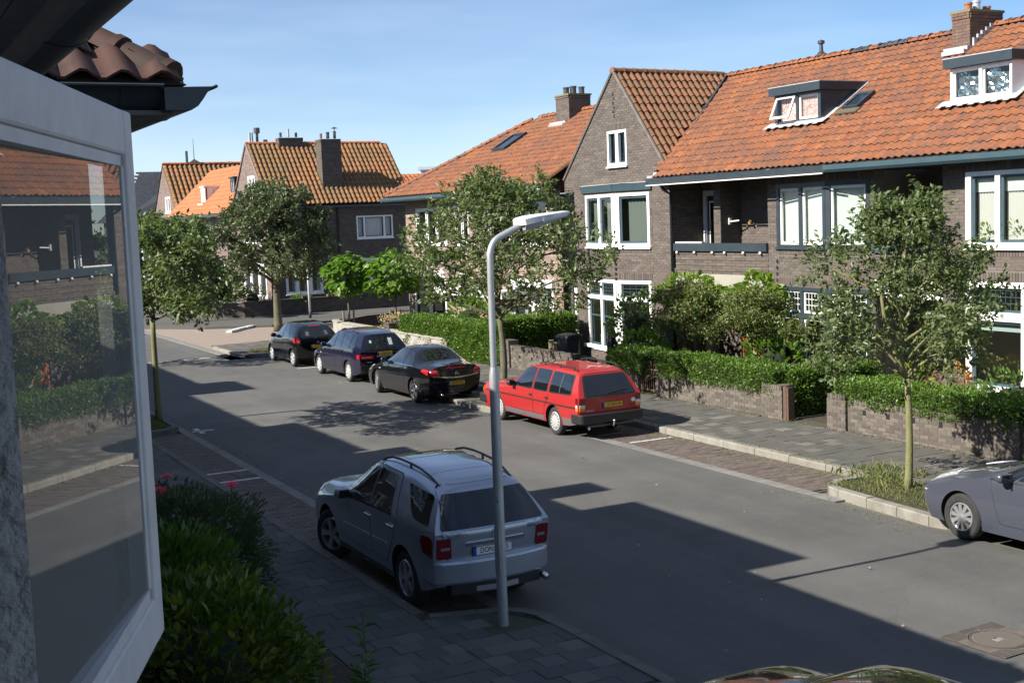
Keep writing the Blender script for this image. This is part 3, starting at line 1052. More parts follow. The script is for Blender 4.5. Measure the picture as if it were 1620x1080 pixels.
M['cap_moss'] = mat('cap_moss', (0.16, 0.14, 0.09), 0.9, noise=(9, 0.35, 0.65), col2=(0.2, 0.17, 0.05))
M['lichen_brick'] = mat('lichen_brick', BR[0], 0.9, ramp=[(0.12, 0.07, 0.057), (0.15, 0.085, 0.066), (0.1, 0.066, 0.058)], noise2=[(3.0, (0.2, 0.165, 0.05), 0.53, 0.12, 0.65)])
M['tar_brick'] = mat('tar_brick', BR[0], 0.9, ramp=[(0.07, 0.058, 0.05), (0.1, 0.08, 0.07), (0.12, 0.1, 0.085)], noise2=[(2.0, (0.1, 0.1, 0.035), 0.52, 0.14, 0.7)])
M['clay'] = mat('clay', (0.3, 0.12, 0.07), 0.8)
M['metal_pot'] = mat('metal_pot', (0.09, 0.09, 0.1), 0.45, 0.6)
# ------------------------------------------------------------------ houses across the street (facade on x = 21)
FX = 21.0
FM = frame((FX, 0, 0), (0, 1, 0))                       # u = y, out = -x
TH = math.atan(0.653)
SL = Vector((math.cos(TH), 0, math.sin(TH)))
EZ, EXX = 5.65, 20.3
SLEN = (25.2 - EXX) / math.cos(TH)


def facet(y0, x0, y1, x1):
    """wall frame from (x0,y0) to (x1,y1), y1 > y0; returns frame and length"""
    v = Vector((x1 - x0, y1 - y0, 0))
    return frame((x0, y0, 0), v), v.length


def spread(L, parts):
    """parts: list of ('bar'|'pane', weight); returns the pane intervals"""
    tot = sum(p[1] for p in parts)
    out, u = [], 0
    for k, w in parts:
        if k == 'pane':
            out.append((u, u + w * L / tot))
        u += w * L / tot
    return out


def shell(house, x0, x1, y0, y1, z1, floors=(2.95,)):
    b = MB()
    b.box(x1 - 0.2, x1, y0, y1, 0.05, z1)
    b.box(x0 + 0.15, x1 - 0.2, y0, y0 + 0.12, 0.05, z1 - 0.02)
    b.box(x0 + 0.15, x1 - 0.2, y1 - 0.12, y1, 0.05, z1 - 0.02)
    b.box(x0 + 0.15, x1 - 0.2, y0 + 0.12, y1 - 0.12, 0.06, 0.2)
    for f in floors:
        b.box(x0 + 0.15, x1 - 0.2, y0 + 0.12, y1 - 0.12, f, f + 0.15)
    b.box(x0 + 0.15, x1 - 0.2, y0 + 0.12, y1 - 0.12, z1 - 0.25, z1 - 0.15)
    b.box(x0 + 3.6, x0 + 3.7, y0 + 0.12, y1 - 0.12, 0.2, z1 - 0.25)
    return b.build('inner_wall', M['room'], house)


# ---- A: gabled house
A = thing('gabled_house', 'grey-brown brick house with steep street gable and small white twin window near the apex', 'house', (21, 33, 0))
AY0, AY1, AP = 30.1, 36.04, 32.9
APZ = 8.95


def gshape(z):
    if z <= 5.8:
        return (AY0, AY1)
    t = min(1, (z - 5.8) / (APZ - 5.8))
    return (AY0 + (AP - AY0) * t, AY1 + (AP - AY1) * t)


brick_wall(A, FM, AY0, AY1, 5.42, APZ, [(32.22, 33.3, 6.13, 7.2)], gshape, nparts=150, soldier=[(32.1, 33.42, 7.22, 7.42)])
brick_wall(A, FM, AY0, 31.0, 0.1, 5.42, nparts=40, thick=0.2)
brick_wall(A, FM, 34.9, 35.45, 0.1, 5.42, nparts=30, thick=0.2)
KX, KY = 20.68, 32.55
FR, LR = facet(31.0, 21.0, KY, KX)
FL, LL = facet(KY, KX, 34.9, 21.0)
WR = (0.1, LR - 0.02)
WLf = (0.02, LL - 0.2)
brick_wall(A, FR, 0, LR, 0.1, 5.36, [(WR[0], WR[1], 3.67, 5.29), (WR[0], WR[1], 0.5, 2.68)], nparts=45, soldier=[(0.05, LR, 3.5, 3.66), (0.05, LR, 2.7, 2.9)])
brick_wall(A, FL, 0, LL, 0.1, 5.36, [(WLf[0], WLf[1], 3.67, 5.29), (WLf[0], WLf[1], 0.5, 2.68)], nparts=35, soldier=[(0.05, LL, 3.5, 3.66), (0.05, LL, 2.7, 2.9)])
colR = [(WR[0] + 0.1, WR[1] - 0.19)]
mid = WLf[0] + 0.17 + (WLf[1] - WLf[0] - 0.27) * 0.5
colL = [(WLf[0] + 0.17, mid - 0.07), (mid + 0.07, WLf[1] - 0.1)]
NETC = {'m': 'dim_net', 'drop': 1.0, 'folds': True, 'part': [(3, 19)], 'name': 'net_curtain'}
window(A, FR, WR[0], WR[1], 3.67, 5.29, colR, [(3.79, 5.2)], ms='teal', sw=0.07, blind=NETC)
window(A, FL, WLf[0], WLf[1], 3.67, 5.29, colL, [(3.79, 5.2)], ms='teal', sw=0.07, blind=NETC)
MB().box(20.8, 21.1, 31.2, 34.8, 0.5, 0.6).build('window_board', M['white'], A)
window(A, FR, WR[0], WR[1], 0.5, 2.68, colR, [(0.6, 2.05), (2.17, 2.58)], ms='teal', sw=0.05, lattice=(4, 3), midrail=0.62)
window(A, FL, WLf[0], WLf[1], 0.5, 2.68, colL, [(0.6, 2.05), (2.17, 2.58)], ms='teal', sw=0.05, lattice=(4, 3), midrail=0.62)
window(A, FM, 32.22, 33.3, 6.13, 7.2, [(32.3, 32.68), (32.84, 33.22)], [(6.22, 7.12)], ms='teal', sw=0.04, out=0.04)
b_ = MB()
for (p, q) in (((KX, KY), (21.0, 30.98)), ((21.0, 34.92), (KX, KY))):
    v = Vector((q[0] - p[0], q[1] - p[1], 0)).normalized()
    nn = Vector((0, 0, 1)).cross(v) * -1
    nn = nn if nn.x < 0 else -nn
    a_, c_ = Vector((*p, 0)), Vector((*q, 0))
    b_.add([a_ + nn * 0.06 + Vector((0, 0, 5.36)), c_ + nn * 0.06 + Vector((0, 0, 5.36)), c_ + nn * 0.1 + Vector((0, 0, 5.56)), a_ + nn * 0.1 + Vector((0, 0, 5.56)),
            a_ - nn * 0.3 + Vector((0, 0, 5.36)), c_ - nn * 0.3 + Vector((0, 0, 5.36)), c_ - nn * 0.3 + Vector((0, 0, 5.6)), a_ - nn * 0.3 + Vector((0, 0, 5.6))],
           [(0, 1, 2, 3), (3, 2, 6, 7), (0, 4, 5, 1), (0, 3, 7, 4), (1, 5, 6, 2)])
b_.build('bay_gutter', M['teal'], A)
b_ = MB()
b_.add([(KX - 0.11, KY, 5.575), (20.9, 30.97, 5.575), (21.0, 30.97, 5.61), (21.0, 34.93, 5.61), (20.9, 34.93, 5.575)], [(0, 1, 2, 3, 4)])
b_.build('bay_lead', M['lead'], A)
# brick slits: a row of dark gaps under the upper bay window and near the apex
b_ = MB()
for k in range(5):
    b_.box(KY - 0.05, KY + 0.05, 0.3, 0.345, 3.28 - 0.15 * k, 3.36 - 0.15 * k, M=FM)
for k in range(6):
    b_.box(32.86 + 0.05 * (k % 2), 32.92 + 0.05 * (k % 2), 0.0, 0.02, 7.6 + 0.13 * k, 7.68 + 0.13 * k, M=FM)
b_.build('vent_slits', M['black'], A)
# return wall beside the balcony, passage wall and door on the far side
brick_wall(A, frame((22.15, AY0, 0), (-1, 0, 0)), 0, 1.15, 0.1, 5.6, nparts=30, mbrick='brick', proud=0.0015, mmortar='dark_mortar')
shell(A, 21.15, 29.5, AY0 + 0.01, 35.45, 5.6)
b_ = MB()
b_.box(22.4, 22.6, 35.45, 36.35, 0.1, 5.6)
b_.box(21.0, 22.4, 35.42, 35.449, 0.1, 5.42)
b_.box(21.0, 29.5, 35.46, 36.03, 5.44, 5.6)
b_.build('passage_wall', M['tar_brick'], A)
d_ = MB(FM)
d_.box(35.47, 36.3, -0.5, -0.4, 2.02, 2.3)
d_.box(35.47, 35.57, -0.5, -0.4, 0.12, 2.02)
d_.box(36.2, 36.3, -0.5, -0.4, 0.12, 2.02)
dd = d_.build('door_frame', M['white'], A)
d_ = MB(FM)
d_.box(35.575, 36.195, -0.49, -0.43, 0.13, 2.015)
for k in range(5):
    d_.box(35.6 + 0.12 * k, 35.69 + 0.12 * k, -0.43, -0.42, 0.2, 1.95)
d_.build('door', M['white'], dd)
# cross roof: slope facing -y with valley against the long roof, verge, ridge
GT = Vector((0, AP - AY0, APZ - 5.8)).normalized()
GL = math.hypot(AP - AY0, APZ - 5.8)


def valley(s_):
    z = 5.8 + s_ * GT.z
    return (0.02, max(0.02, EXX + (z - EZ) / 0.653 - FX + 0.12))


tiled_slope(A, (FX, AY0 - 0.0, 5.82), (1, 0, 0), GT, GL, valley, 'moss_tile', 300, w=0.225, expo=0.345, rise=0.07)
GT2 = Vector((0, AP - AY1, APZ - 5.8)).normalized()
tiled_slope(A, (FX, AY1, 5.82), (1, 0, 0), GT2, math.hypot(AP - AY1, APZ - 5.8), lambda s_: (0.02, 4.4), 'moss_tile', 0)
ridge(A, (20.95, AP, APZ + 0.04), (25.15, AP, APZ + 0.0), 'moss_tile', r=0.12, step=0.38)
b_ = MB()
for (p, q) in (((AY0, 5.82), (AP, APZ)), ((AY1, 5.82), (AP, APZ))):
    b_.tube([(20.98, p[0], p[1] + 0.03), (20.98, q[0], q[1] + 0.05)], 0.05, 6)
b_.build('verge', M['mortar'], A)
v0, v1 = Vector((20.95, AY0 + 0.1, 5.98)), Vector((25.2, AP, APZ - 0.02))
b_ = MB()
for k in range(12):
    p, q = v0.lerp(v1, k / 12), v0.lerp(v1, (k + 1) / 12)
    b_.quad(p + Vector((-0.16, 0.0, -0.03)), p + Vector((0.06, 0.1, 0.11)), q + Vector((0.06, 0.1, 0.11)), q + Vector((-0.16, 0.0, -0.03)))
    b_.quad(p + Vector((0.0, -0.2, 0.08)), p + Vector((-0.06, 0.03, 0.0)), q + Vector((-0.06, 0.03, 0.0)), q + Vector((0.0, -0.2, 0.08)))
b_.build('valley_gutter', M['dark'], A)
b_ = MB()
b_.box(20.5, 21.05, 29.95, 30.5, 5.66, 5.73)
b_.box(20.62, 20.98, 30.0, 30.35, 5.73, 5.86)
b_.box(20.75, 20.95, 29.9, 30.05, 5.7, 5.98)
b_.build('lead_flashing', M['lead'], A)

# ---- B: balcony house with dark framed bay
B = thing('balcony_house', 'brick row house with roofed balcony, dark framed bay and black dormer with open sash', 'house', (21, 26, 0))
BY0, BY1 = 22.79, 30.1
roof_len = SLEN


def b_int(s_):
    z = EZ + s_ * SL.z
    top = AY0 - 0.1 if z < 5.85 else min(AP, AP - (APZ - z) / 1.125 + 0.1)
    return (BY0, top)


tiled_slope(B, (EXX, 0, EZ), (0, 1, 0), SL, SLEN, b_int, 'tile', 300, w=0.215, expo=0.325)
tiled_slope(B, (30.1, 0, EZ), (0, 1, 0), Vector((-SL.x, 0, SL.z)), SLEN, lambda s_: (BY0, 36), 'tile', 0)
ridge(B, (25.2, BY0, EZ + SLEN * SL.z + 0.05), (25.2, AP, EZ + SLEN * SL.z + 0.05), 'tile', r=0.12, step=0.36, grey=(6, 7, 8, 10, 11))
gutter(B, [(20.4, BY0, 5.46), (20.4, 30.12, 5.46)], 0.17, 0.2, 'dark')
MB().box(20.19, 20.23, BY0, 30.1, 5.43, 5.458).build('white_trim', M['white'], B)
MB().box(20.4, 21.0, BY0, 30.09, 5.47, 5.5).build('soffit', M['dark'], B)
brick_wall(B, FM, 25.4, 25.75, 0.1, 5.47, nparts=40, thick=0.3)
brick_wall(B, FM, 29.85, 30.09, 0.1, 2.95, nparts=5, thick=0.3)
brick_wall(B, FM, 25.75, 29.85, 2.95, 3.57, nparts=110, bl=0.42, bands=[(2.95, 3.6)], thick=0.1, name='parapet')
b_ = MB(FM)
b_.box(25.75, 29.9, -0.3, 0.015, 2.62, 2.948)
b_.build('concrete_beam', M['concrete'], B)
b_ = MB(FM)
b_.box(25.74, 29.86, -0.13, 0.09, 3.575, 3.79)
b_.build('balcony_cap', M['dark'], B)
MB(FM).box(28.6, 29.84, -0.1, 0.02, 3.791, 3.83).build('ledge_board', M['white'], B)
for px in (29.7, 28.87, 28.05, 27.5, 26.7, 26.0):
    MB(FM @ Matrix.Translation((px, 0.075, 3.535))).lathe([(0.001, -0.04), (0.03, -0.03), (0.042, 0.0), (0.03, 0.03), (0.001, 0.04)], 10).build('bulb', M['white'], B, True)
# recess behind the balcony and the porch below
RM = frame((22.6, 0, 0), (0, 1, 0))
RB = frame((21.9, 0, 0), (0, 1, 0))
brick_wall(B, RB, 25.75, 28.0, 3.1, 5.5, nparts=20)
brick_wall(B, frame((22.15, 0, 0), (0, 1, 0)), 28.3, 30.09, 3.1, 5.5, [(29.15, 30.05, 3.1, 5.25)], nparts=10)
brick_wall(B, RM, 25.75, 30.09, 0.1, 2.62, [(28.1, 29.0, 0.1, 2.2), (26.6, 27.6, 1.0, 2.2)], nparts=0)
RD = frame((22.15, 0, 0), (0, 1, 0))
window(B, RD, 29.15, 30.05, 3.1, 5.25, [(29.3, 29.9)], [(3.2, 5.1)], ms='dark', sw=0.12, sill=False, name='balcony_door')
b_ = MB(RD)
b_.box(29.4, 29.8, -0.03, -0.01, 3.5, 3.55)
b_.box(29.4, 29.8, -0.03, -0.01, 4.9, 4.95)
b_.box(29.76, 29.8, -0.03, -0.012, 3.55, 4.9)
b_.build('door_trim', M['white'], B)
d_ = MB(RM)
d_.box(28.1, 29.0, -0.12, -0.05, 0.12, 2.2)
d_.box(28.2, 28.5, -0.05, -0.03, 0.3, 0.95)
d_.box(28.6, 28.9, -0.05, -0.03, 0.3, 0.95)
d_.build('front_door', M['oak'], B)
window(B, RM, 26.6, 27.6, 1.0, 2.2, [(26.68, 27.05), (27.15, 27.52)], [(1.08, 2.12)], ms='white', sw=0.04, name='porch_window')
b_ = MB()
b_.box(21.22, 22.1, 28.02, 28.28, 3.1, 5.48)
b_.build('brick_pier', M['mortar'], B)
brick_wall(B, frame((21.2, 0, 0), (0, 1, 0)), 28.0, 28.3, 3.1, 5.48, nparts=20, name='pier_face')
brick_wall(B, frame((21.9, 28.0, 0), (-1, 0, 0)), 0, 0.7, 3.1, 5.48, nparts=20, name='pier_side', proud=0.0015)
b_ = MB()
b_.box(21.02, 22.59, 25.42, 25.74, 2.95, 5.47)
b_.box(21.0, 23.6, 25.75, 30.08, 2.85, 3.08)
b_.box(21.0, 23.6, 25.75, 30.08, 5.5, 5.56)
b_.box(23.0, 23.1, 28.3, 30.08, 3.1, 5.5)
b_.build('recess_wall', M['tar_brick'], B)
MB().tube([(21.5, 27.98, 4.36), (21.6, 27.7, 4.38)], 0.02, 6).box(21.46, 21.54, 27.96, 27.995, 4.28, 4.46).build('wall_bracket', M['white'], B)
b_ = MB()
b_.tube([(21.87, 27.3, 4.2), (21.8, 27.5, 4.4), (21.87, 27.75, 4.15)], 0.015, 5).tube([(21.8, 27.45, 4.37), (21.7, 27.4, 4.29)], 0.04, 6)
b_.build('wall_lamp', M['gold_curtain'], B)
# bow bay
KX2, KY2 = 20.7, 23.25
FR2, LR2 = facet(22.1, 21.0, KY2, KX2)
FL2, LL2 = facet(KY2, KX2, 25.4, 21.0)
for Fm, L in ((FR2, LR2), (FL2, LL2)):
    brick_wall(B, Fm, 0, L, 0.1, 5.46, [(0.0, L, 3.69, 5.27), (0.0, L, 0.5, 2.72)], nparts=35, soldier=[(0.0, L, 3.5, 3.66), (0, L, 5.28, 5.46), (0, L, 2.74, 2.94)])
cR2 = [(0.1, LR2 - 0.12)]
m2 = 0.12 + (LL2 - 0.24) / 2
cL2 = [(0.12, m2 - 0.06), (m2 + 0.06, LL2 - 0.12)]
BLD = {'m': 'blind', 'drop': 1.0}
window(B, FR2, 0.0, LR2 - 0.001, 3.69, 5.27, cR2, [(3.76, 5.16)], mf='dark', ms='white', sw=0.07, blind=BLD, glass='bright_pane')
window(B, FL2, 0.001, LL2, 3.69, 5.27, cL2, [(3.76, 5.16)], mf='dark', ms='white', sw=0.07, blind=BLD, glass='bright_pane')
window(B, FR2, 0.0, LR2 - 0.001, 0.5, 2.72, cR2, [(0.62, 1.95), (2.08, 2.62)], mf='dark', ms='white', sw=0.05, lattice=(6, 3))
window(B, FL2, 0.001, LL2, 0.5, 2.72, cL2, [(0.62, 1.95), (2.08, 2.62)], mf='dark', ms='white', sw=0.05, lattice=(6, 3))
shell(B, 21.15, 29.5, BY0, 25.42, 5.5)
b_ = MB()
b_.box(23.6, 29.5, 29.9, 30.08, 0.1, 5.5)
b_.box(29.3, 29.5, 25.42, 29.9, 0.1, 5.5)
b_.box(23.6, 29.3, 25.42, 29.9, 2.95, 3.1)
b_.build('inner_wall', M['room'], B)
MB().tube([(20.6, 29.99, 5.46), (20.75, 29.99, 5.3), (20.95, 29.98, 5.18), (20.95, 29.98, 0.15)], 0.04, 8).build('downpipe', M['dark'], B, True)
# wall anchors in the brick below the dark bay
b_ = MB(FM)
for k in range(4):
    b_.box(25.36, 25.42, 0.0, 0.035, 3.3 - 0.16 * k, 3.37 - 0.16 * k)
for k in range(3):
    b_.box(KY2 - 0.05, KY2 + 0.05, 0.28, 0.335, 3.38 - 0.16 * k, 3.46 - 0.16 * k)
b_.build('vent_slits', M['black'], B)


def dormer(house, xf, y0, y1, z0, z1, mfront, mside, cols, ms, open_=None, blind=None, mf=None, sw=0.06):
    """box dormer: front wall with window, cheeks running back to the roof slope, flat roof with dark fascia"""
    xr = EXX + (z1 - EZ) / 0.653
    xb = EXX + (z0 - EZ) / 0.653
    c = MB()
    for y in (y0, y1):
        ya, yb = (y, y + 0.06) if y == y0 else (y - 0.06, y)
        c.prism([(xf + 0.06, z0 - 0.1), (xr, z1 - 0.002), (xf + 0.06, z1 - 0.002)], ya, yb, axis='y')
    c.build('dormer_cheek', M[mside], house)
    b = MB()
    b.box(xf - 0.14, xr + 0.1, y0 - 0.1, y1 + 0.1, z1 - 0.12, z1 + 0.08)
    b.build('dormer_roof', M['dark'], house)
    MB().box(xf - 0.15, xr + 0.1, y0 - 0.11, y1 + 0.11, z1 + 0.081, z1 + 0.1).build('roof_trim', M['zinc'], house)
    Fd = frame((xf, 0, 0), (0, 1, 0))
    window(house, Fd, y0, y1, z0, z1 - 0.13, cols, [(z0 + 0.06, z1 - 0.18)], mf=mf or mfront, ms=ms, sw=sw, sill=False, open_=open_, blind=blind, din=0.06, name='dormer_window')
    f = MB()
    n = 14
    for k in range(n):
        ya, yb = y0 - 0.25 + (y1 - y0 + 0.5) * k / n, y0 - 0.25 + (y1 - y0 + 0.5) * (k + 1) / n
        d = 0.05 * (k % 2)
        p = Vector((xf + 0.02, 0, z0 + 0.05))
        q = Vector((xf - 0.2 - d, 0, z0 - 0.1 - d * 0.6))
        f.quad((q.x, ya, q.z + 0.02), (p.x, ya, p.z), (p.x, yb, p.z), (q.x, yb, q.z + 0.02))
    off = SL.cross(Vector((0, 1, 0))).normalized()
    off = off if off.z > 0 else -off
    for y, sg in ((y0, -1), (y1, 1)):
        s0, s1 = (xb - EXX) / SL.x - 0.25, (xr - EXX) / SL.x + 0.02
        P0, P1 = Vector((EXX, 0, EZ)) + SL * s0 + off * 0.075, Vector((EXX, 0, EZ)) + SL * s1 + off * 0.075
        ys = sorted((y, y + sg * 0.17))
        f.quad((P0.x, ys[0], P0.z), (P1.x, ys[0], P1.z), (P1.x, ys[1], P1.z), (P0.x, ys[1], P0.z))
    f.build('lead_apron', M['lead'], house)
    MB().box(xf + 0.6, xf + 0.62, y0 + 0.06, y1 - 0.06, z0 - 0.3, z1 - 0.13).build('dormer_inside', M['room'], house)


dormer(B, 22.0, 24.82, 26.6, 6.86, 7.72, 'dark', 'dark', [(24.93, 25.68), (25.76, 26.5)], 'white', open_=(1, 0), blind={'m': 'redcheck', 'drop': 1, 'folds': True})


def skylight(house, y0, y1, s0, s1, frame_m='dark'):
    off = SL.cross(Vector((0, 1, 0))).normalized()
    off = off if off.z > 0 else -off
    O = Vector((EXX, 0, EZ))
    R = Matrix((Vector((0, 1, 0)), SL, off)).transposed().to_4x4()
    Mx = Matrix.Translation(O) @ R
    mb = MB(Mx)
    e = 0.07
    for (a, b, c, d) in ((y0, y0 + e, s0, s1), (y1 - e, y1, s0, s1), (y0 + e, y1 - e, s0, s0 + e), (y0 + e, y1 - e, s1 - e * 1.6, s1)):
        mb.box(a, b, c, d, 0.0, 0.15)
    sk = mb.build('skylight', M[frame_m], house)
    MB(Mx).box(y0 + e, y1 - e, s0 + e, s1 - e, 0.06, 0.12).build('pane', M['dark_glass'], sk)
    MB(Mx).box(y0 - 0.1, y1 + 0.1, s0 - 0.2, s0 - 0.002, 0.06, 0.1).build('lead_apron', M['stem'], sk)


M['dark_glass'] = mat('dark_glass', (0.02, 0.03, 0.05), 0.04, spec=0.8)
skylight(B, 23.85, 24.4, 2.45, 3.15)
vp = MB(Matrix.Translation((25.2, 28.4, EZ + SLEN * SL.z + 0.1)))
vp.lathe([(0.12, 0), (0.12, 0.08), (0.06, 0.14), (0.05, 0.34), (0.1, 0.36), (0.1, 0.44), (0.001, 0.47)], 14)
vp.build('roof_vent', M['metal_pot'], B, True, 40)

# ---- C: house with white bay and white dormer
C_ = thing('white_bay_house', 'brick row house with white framed bay windows, pale dormer and lichen-stained chimney', 'house', (21, 17, 0))
CY0, CY1 = 10.535, 22.79
tiled_slope(C_, (EXX, 0, EZ), (0, 1, 0), SL, SLEN, lambda s_: (CY0, CY1), 'tile', 300, w=0.215, expo=0.325)
tiled_slope(C_, (30.1, 0, EZ), (0, 1, 0), Vector((-SL.x, 0, SL.z)), SLEN, lambda s_: (CY0, CY1), 'tile', 0)
ridge(C_, (25.2, CY0, EZ + SLEN * SL.z + 0.05), (25.2, CY1, EZ + SLEN * SL.z + 0.05), 'tile', r=0.12, step=0.36)
gutter(C_, [(20.4, CY0, 5.46), (20.4, CY1 - 0.005, 5.46)], 0.17, 0.2, 'teal')
MB().box(20.4, 21.0, CY0, CY1 - 0.005, 5.47, 5.5).build('soffit', M['teal'], C_)
brick_wall(C_, FM, 19.2, 19.9, 0.1, 5.47, nparts=70, thick=0.3)
brick_wall(C_, FM, 21.95, 22.1, 0.1, 5.47, nparts=10, thick=0.3)
brick_wall(C_, FM, 19.9, 21.95, 2.95, 3.57, nparts=50, bl=0.42, bands=[(2.95, 3.6)], thick=0.1, name='parapet')
MB(FM).box(19.9, 21.95, -0.3, 0.015, 2.55, 2.948).build('porch_beam', M['white'], C_)
MB(FM).box(19.9, 21.95, -0.13, 0.09, 3.575, 3.79).build('balcony_cap', M['teal'], C_)
brick_wall(C_, RM, 19.9, 21.95, 3.1, 5.5, [(20.2, 20.75, 3.1, 5.1)], nparts=0)
window(C_, RM, 20.2, 20.75, 3.1, 5.1, [(20.25, 20.7)], [(3.2, 5.0)], ms='white', sw=0.08, sill=False, name='balcony_door')
brick_wall(C_, RM, 19.9, 21.95, 0.1, 2.6, [(20.2, 21.0, 0.1, 2.2)], nparts=0)
window(C_, RM, 20.2, 21.0, 0.1, 2.2, [(20.3, 20.9)], [(0.9, 2.1)], ms='white', sw=0.08, sill=False, name='front_door')
b_ = MB()
b_.box(21.02, 22.59, 19.6, 19.88, 0.1, 5.47)
b_.box(21.0, 22.6, 19.9, 21.95, 2.85, 3.08)
b_.box(21.0, 22.8, 19.9, 21.95, 5.5, 5.56)
b_.box(22.75, 29.5, 21.9, 22.04, 0.1, 5.5)
b_.build('recess_wall', M['tar_brick'], C_)
MB().box(20.82, 21.1, 16.0, 18.95, 3.66, 3.72).box(20.82, 21.1, 16.0, 18.95, 0.7, 0.76).build('window_board', M['white'], C_)
# canted white bay: cheek at the far side, front 0.32 m out
BX = 20.68
FB = frame((BX, 0, 0), (0, 1, 0))
CK, LC = facet(18.95, BX, 19.2, 21.0)
CK2, LC2 = facet(15.75, 21.0, 16.0, BX)
for Fm, a, b in ((FB, 16.0, 18.95), (CK, 0, LC), (CK2, 0, LC2)):
    brick_wall(C_, Fm, a, b, 0.1, 5.46, [(a, b, 3.72, 5.27), (a, b, 0.76, 3.02)], nparts=120 if a > 1 else 15, soldier=[(a, b, 3.53, 3.7), (a, b, 5.28, 5.46), (a, b, 3.03, 3.22)])
    for (za, zb) in ((3.72, 5.27), (0.76, 3.02)):
        if a < 1:
            MB(Fm).box(a - 0.0, b, -0.12, 0.03, za, zb).build('corner_post', M['white'], C_)
CUR = {'m': 'curtain', 'drop': 1.0, 'folds': True, 'name': 'curtain'}
cc = [(18.2 - 0.0, 18.82), (17.46, 18.08), (16.72, 17.34), (16.1, 16.6)]
w_ = window(C_, FB, 16.0, 18.95, 3.72, 5.27, cc, [(3.82, 5.18)], ms='teal', sw=0.055, blind=CUR, out=0.03, glass='bright_pane')
for c in cc[:3]:
    MB(FB).box(c[0], c[1], -0.15, -0.14, 4.85, 5.2).build('roller_blind', M['blind'], w_)
cl = [(17.55, 18.8), (16.1, 17.43)]
w_ = window(C_, FB, 16.0, 18.95, 0.76, 3.02, cl, [(0.88, 2.22), (2.4, 2.9)], ms='teal', sw=0.055, out=0.03, lattice=(9, 3))
for c in cl:
    MB(FB).box(c[0], c[1], -0.16, -0.15, 2.0, 2.24).build('roller_blind', M['blind'], w_)
shell(C_, 21.15, 29.5, CY0, 19.7, 5.5)
brick_wall(C_, FM, CY0, 15.75, 0.1, 5.47, [(11.5, 13.2, 3.72, 5.27), (11.5, 13.2, 0.8, 2.7)], nparts=0, thick=0.12)
window(C_, FM, 11.5, 13.2, 3.72, 5.27, [(11.6, 12.3), (12.4, 13.1)], [(3.8, 5.2)])
window(C_, FM, 11.5, 13.2, 0.8, 2.7, [(11.6, 12.3), (12.4, 13.1)], [(0.9, 2.6)])
dormer(C_, 22.0, 18.92, 20.6, 6.86, 7.72, 'white', 'white', [(18.98, 19.72), (19.8, 20.54)], 'white', blind=None, sw=0.04)
fl = MB(frame((22.0, 0, 0), (0, 1, 0)))
for c0 in (18.98, 19.8):
    n = 9
    P = [[(c0 + 0.06 + 0.62 * i / n, -0.09 - random.uniform(0, 0.05), 6.98 + 0.52 * j / n) for j in range(n + 1)] for i in range(n + 1)]
    for i in range(n):
        for j in range(n):
            if not (j > 6 and i < 4):
                fl.quad(P[i][j], P[i + 1][j], P[i + 1][j + 1], P[i][j + 1])
M['foil'] = mat('foil', (0.55, 0.57, 0.6), 0.18, 0.9)
fl.build('crumpled_foil', M['foil'], C_)
chimney(C_, 24.35, 25.45, 22.2, 22.76, 8.0, 9.2, [(24.62, 22.5, 0.09, 0.16, 'clay'), (24.9, 22.5, 0.09, 0.22, 'zinc'), (25.25, 22.5, 0.09, 0.1, 'clay')], 'lichen_brick')
b_ = MB()
b_.box(24.15, 24.34, 22.1, 22.85, 8.28, 8.38)
b_.box(24.05, 24.3, 22.12, 22.82, 8.2, 8.3)
for k in range(5):
    b_.box(24.4 + 0.14 * k, 24.56 + 0.14 * k, 22.12, 22.18, 8.3 + 0.09 * k, 8.58 + 0.09 * k)
b_.build('lead_flashing', M['lead'], C_)
# ---- D: pale brick corner house with hip roof
D = thing('corner_house', 'pale pink brick corner house with hipped orange roof, white canopies and tall front windows', 'house', (21, 43, 0))
DY0, DY1 = 36.36, 49.4
op = [(45.6, 48.75, 0.5, 2.45), (43.45, 44.35, 1.95, 2.65), (42.6, 43.4, 0.1, 1.85), (45.3, 48.3, 3.72, 5.2), (43.3, 44.6, 3.72, 5.2),
      (37.0, 39.9, 0.5, 2.3), (40.9, 41.7, 0.1, 1.85), (41.75, 42.3, 1.95, 2.65), (37.2, 40.1, 3.72, 5.2), (41.1, 42.2, 3.72, 5.2)]
brick_wall(D, FM, DY0, DY1, 0.1, 5.6, op, mbrick='pink_brick', mmortar='pink_mortar', nparts=300, gap=0.016)
brick_wall(D, frame((FX, DY1, 0), (1, 0, 0)), 0.0, 8.2, 0.1, 5.6, nparts=0, mbrick='pink_brick', mmortar='pink_mortar')
for (a, b, p, q, n_) in ((45.3, 48.3, 3.72, 5.2, 3), (43.3, 44.6, 3.72, 5.2, 2), (37.2, 40.1, 3.72, 5.2, 3), (41.1, 42.2, 3.72, 5.2, 2)):
    w_ = (b - a - 0.16) / n_
    window(D, FM, a, b, p, q, [(a + 0.08 + w_ * k + 0.03, a + 0.08 + w_ * (k + 1) - 0.03) for k in range(n_)], [(p + 0.09, q - 0.09)], ms='white', sw=0.05)
window(D, FM, 45.6, 48.75, 0.5, 2.45, [(45.72, 47.05), (47.32, 48.6)], [(0.55, 1.72), (1.82, 2.4)], ms='dark', sw=0.07, sill=False)
MB(FM).box(45.5, 48.9, 0.0, 0.12, 2.42, 2.72).build('lintel_box', M['white'], D)
window(D, FM, 37.0, 39.9, 0.5, 2.3, [(37.12, 38.35), (38.55, 39.8)], [(0.55, 1.6), (1.7, 2.22)], ms='dark', sw=0.06, sill=False, blind={'m': 'curtain', 'drop': 1, 'folds': True, 'part': [(12, 24)], 'name': 'curtain'})
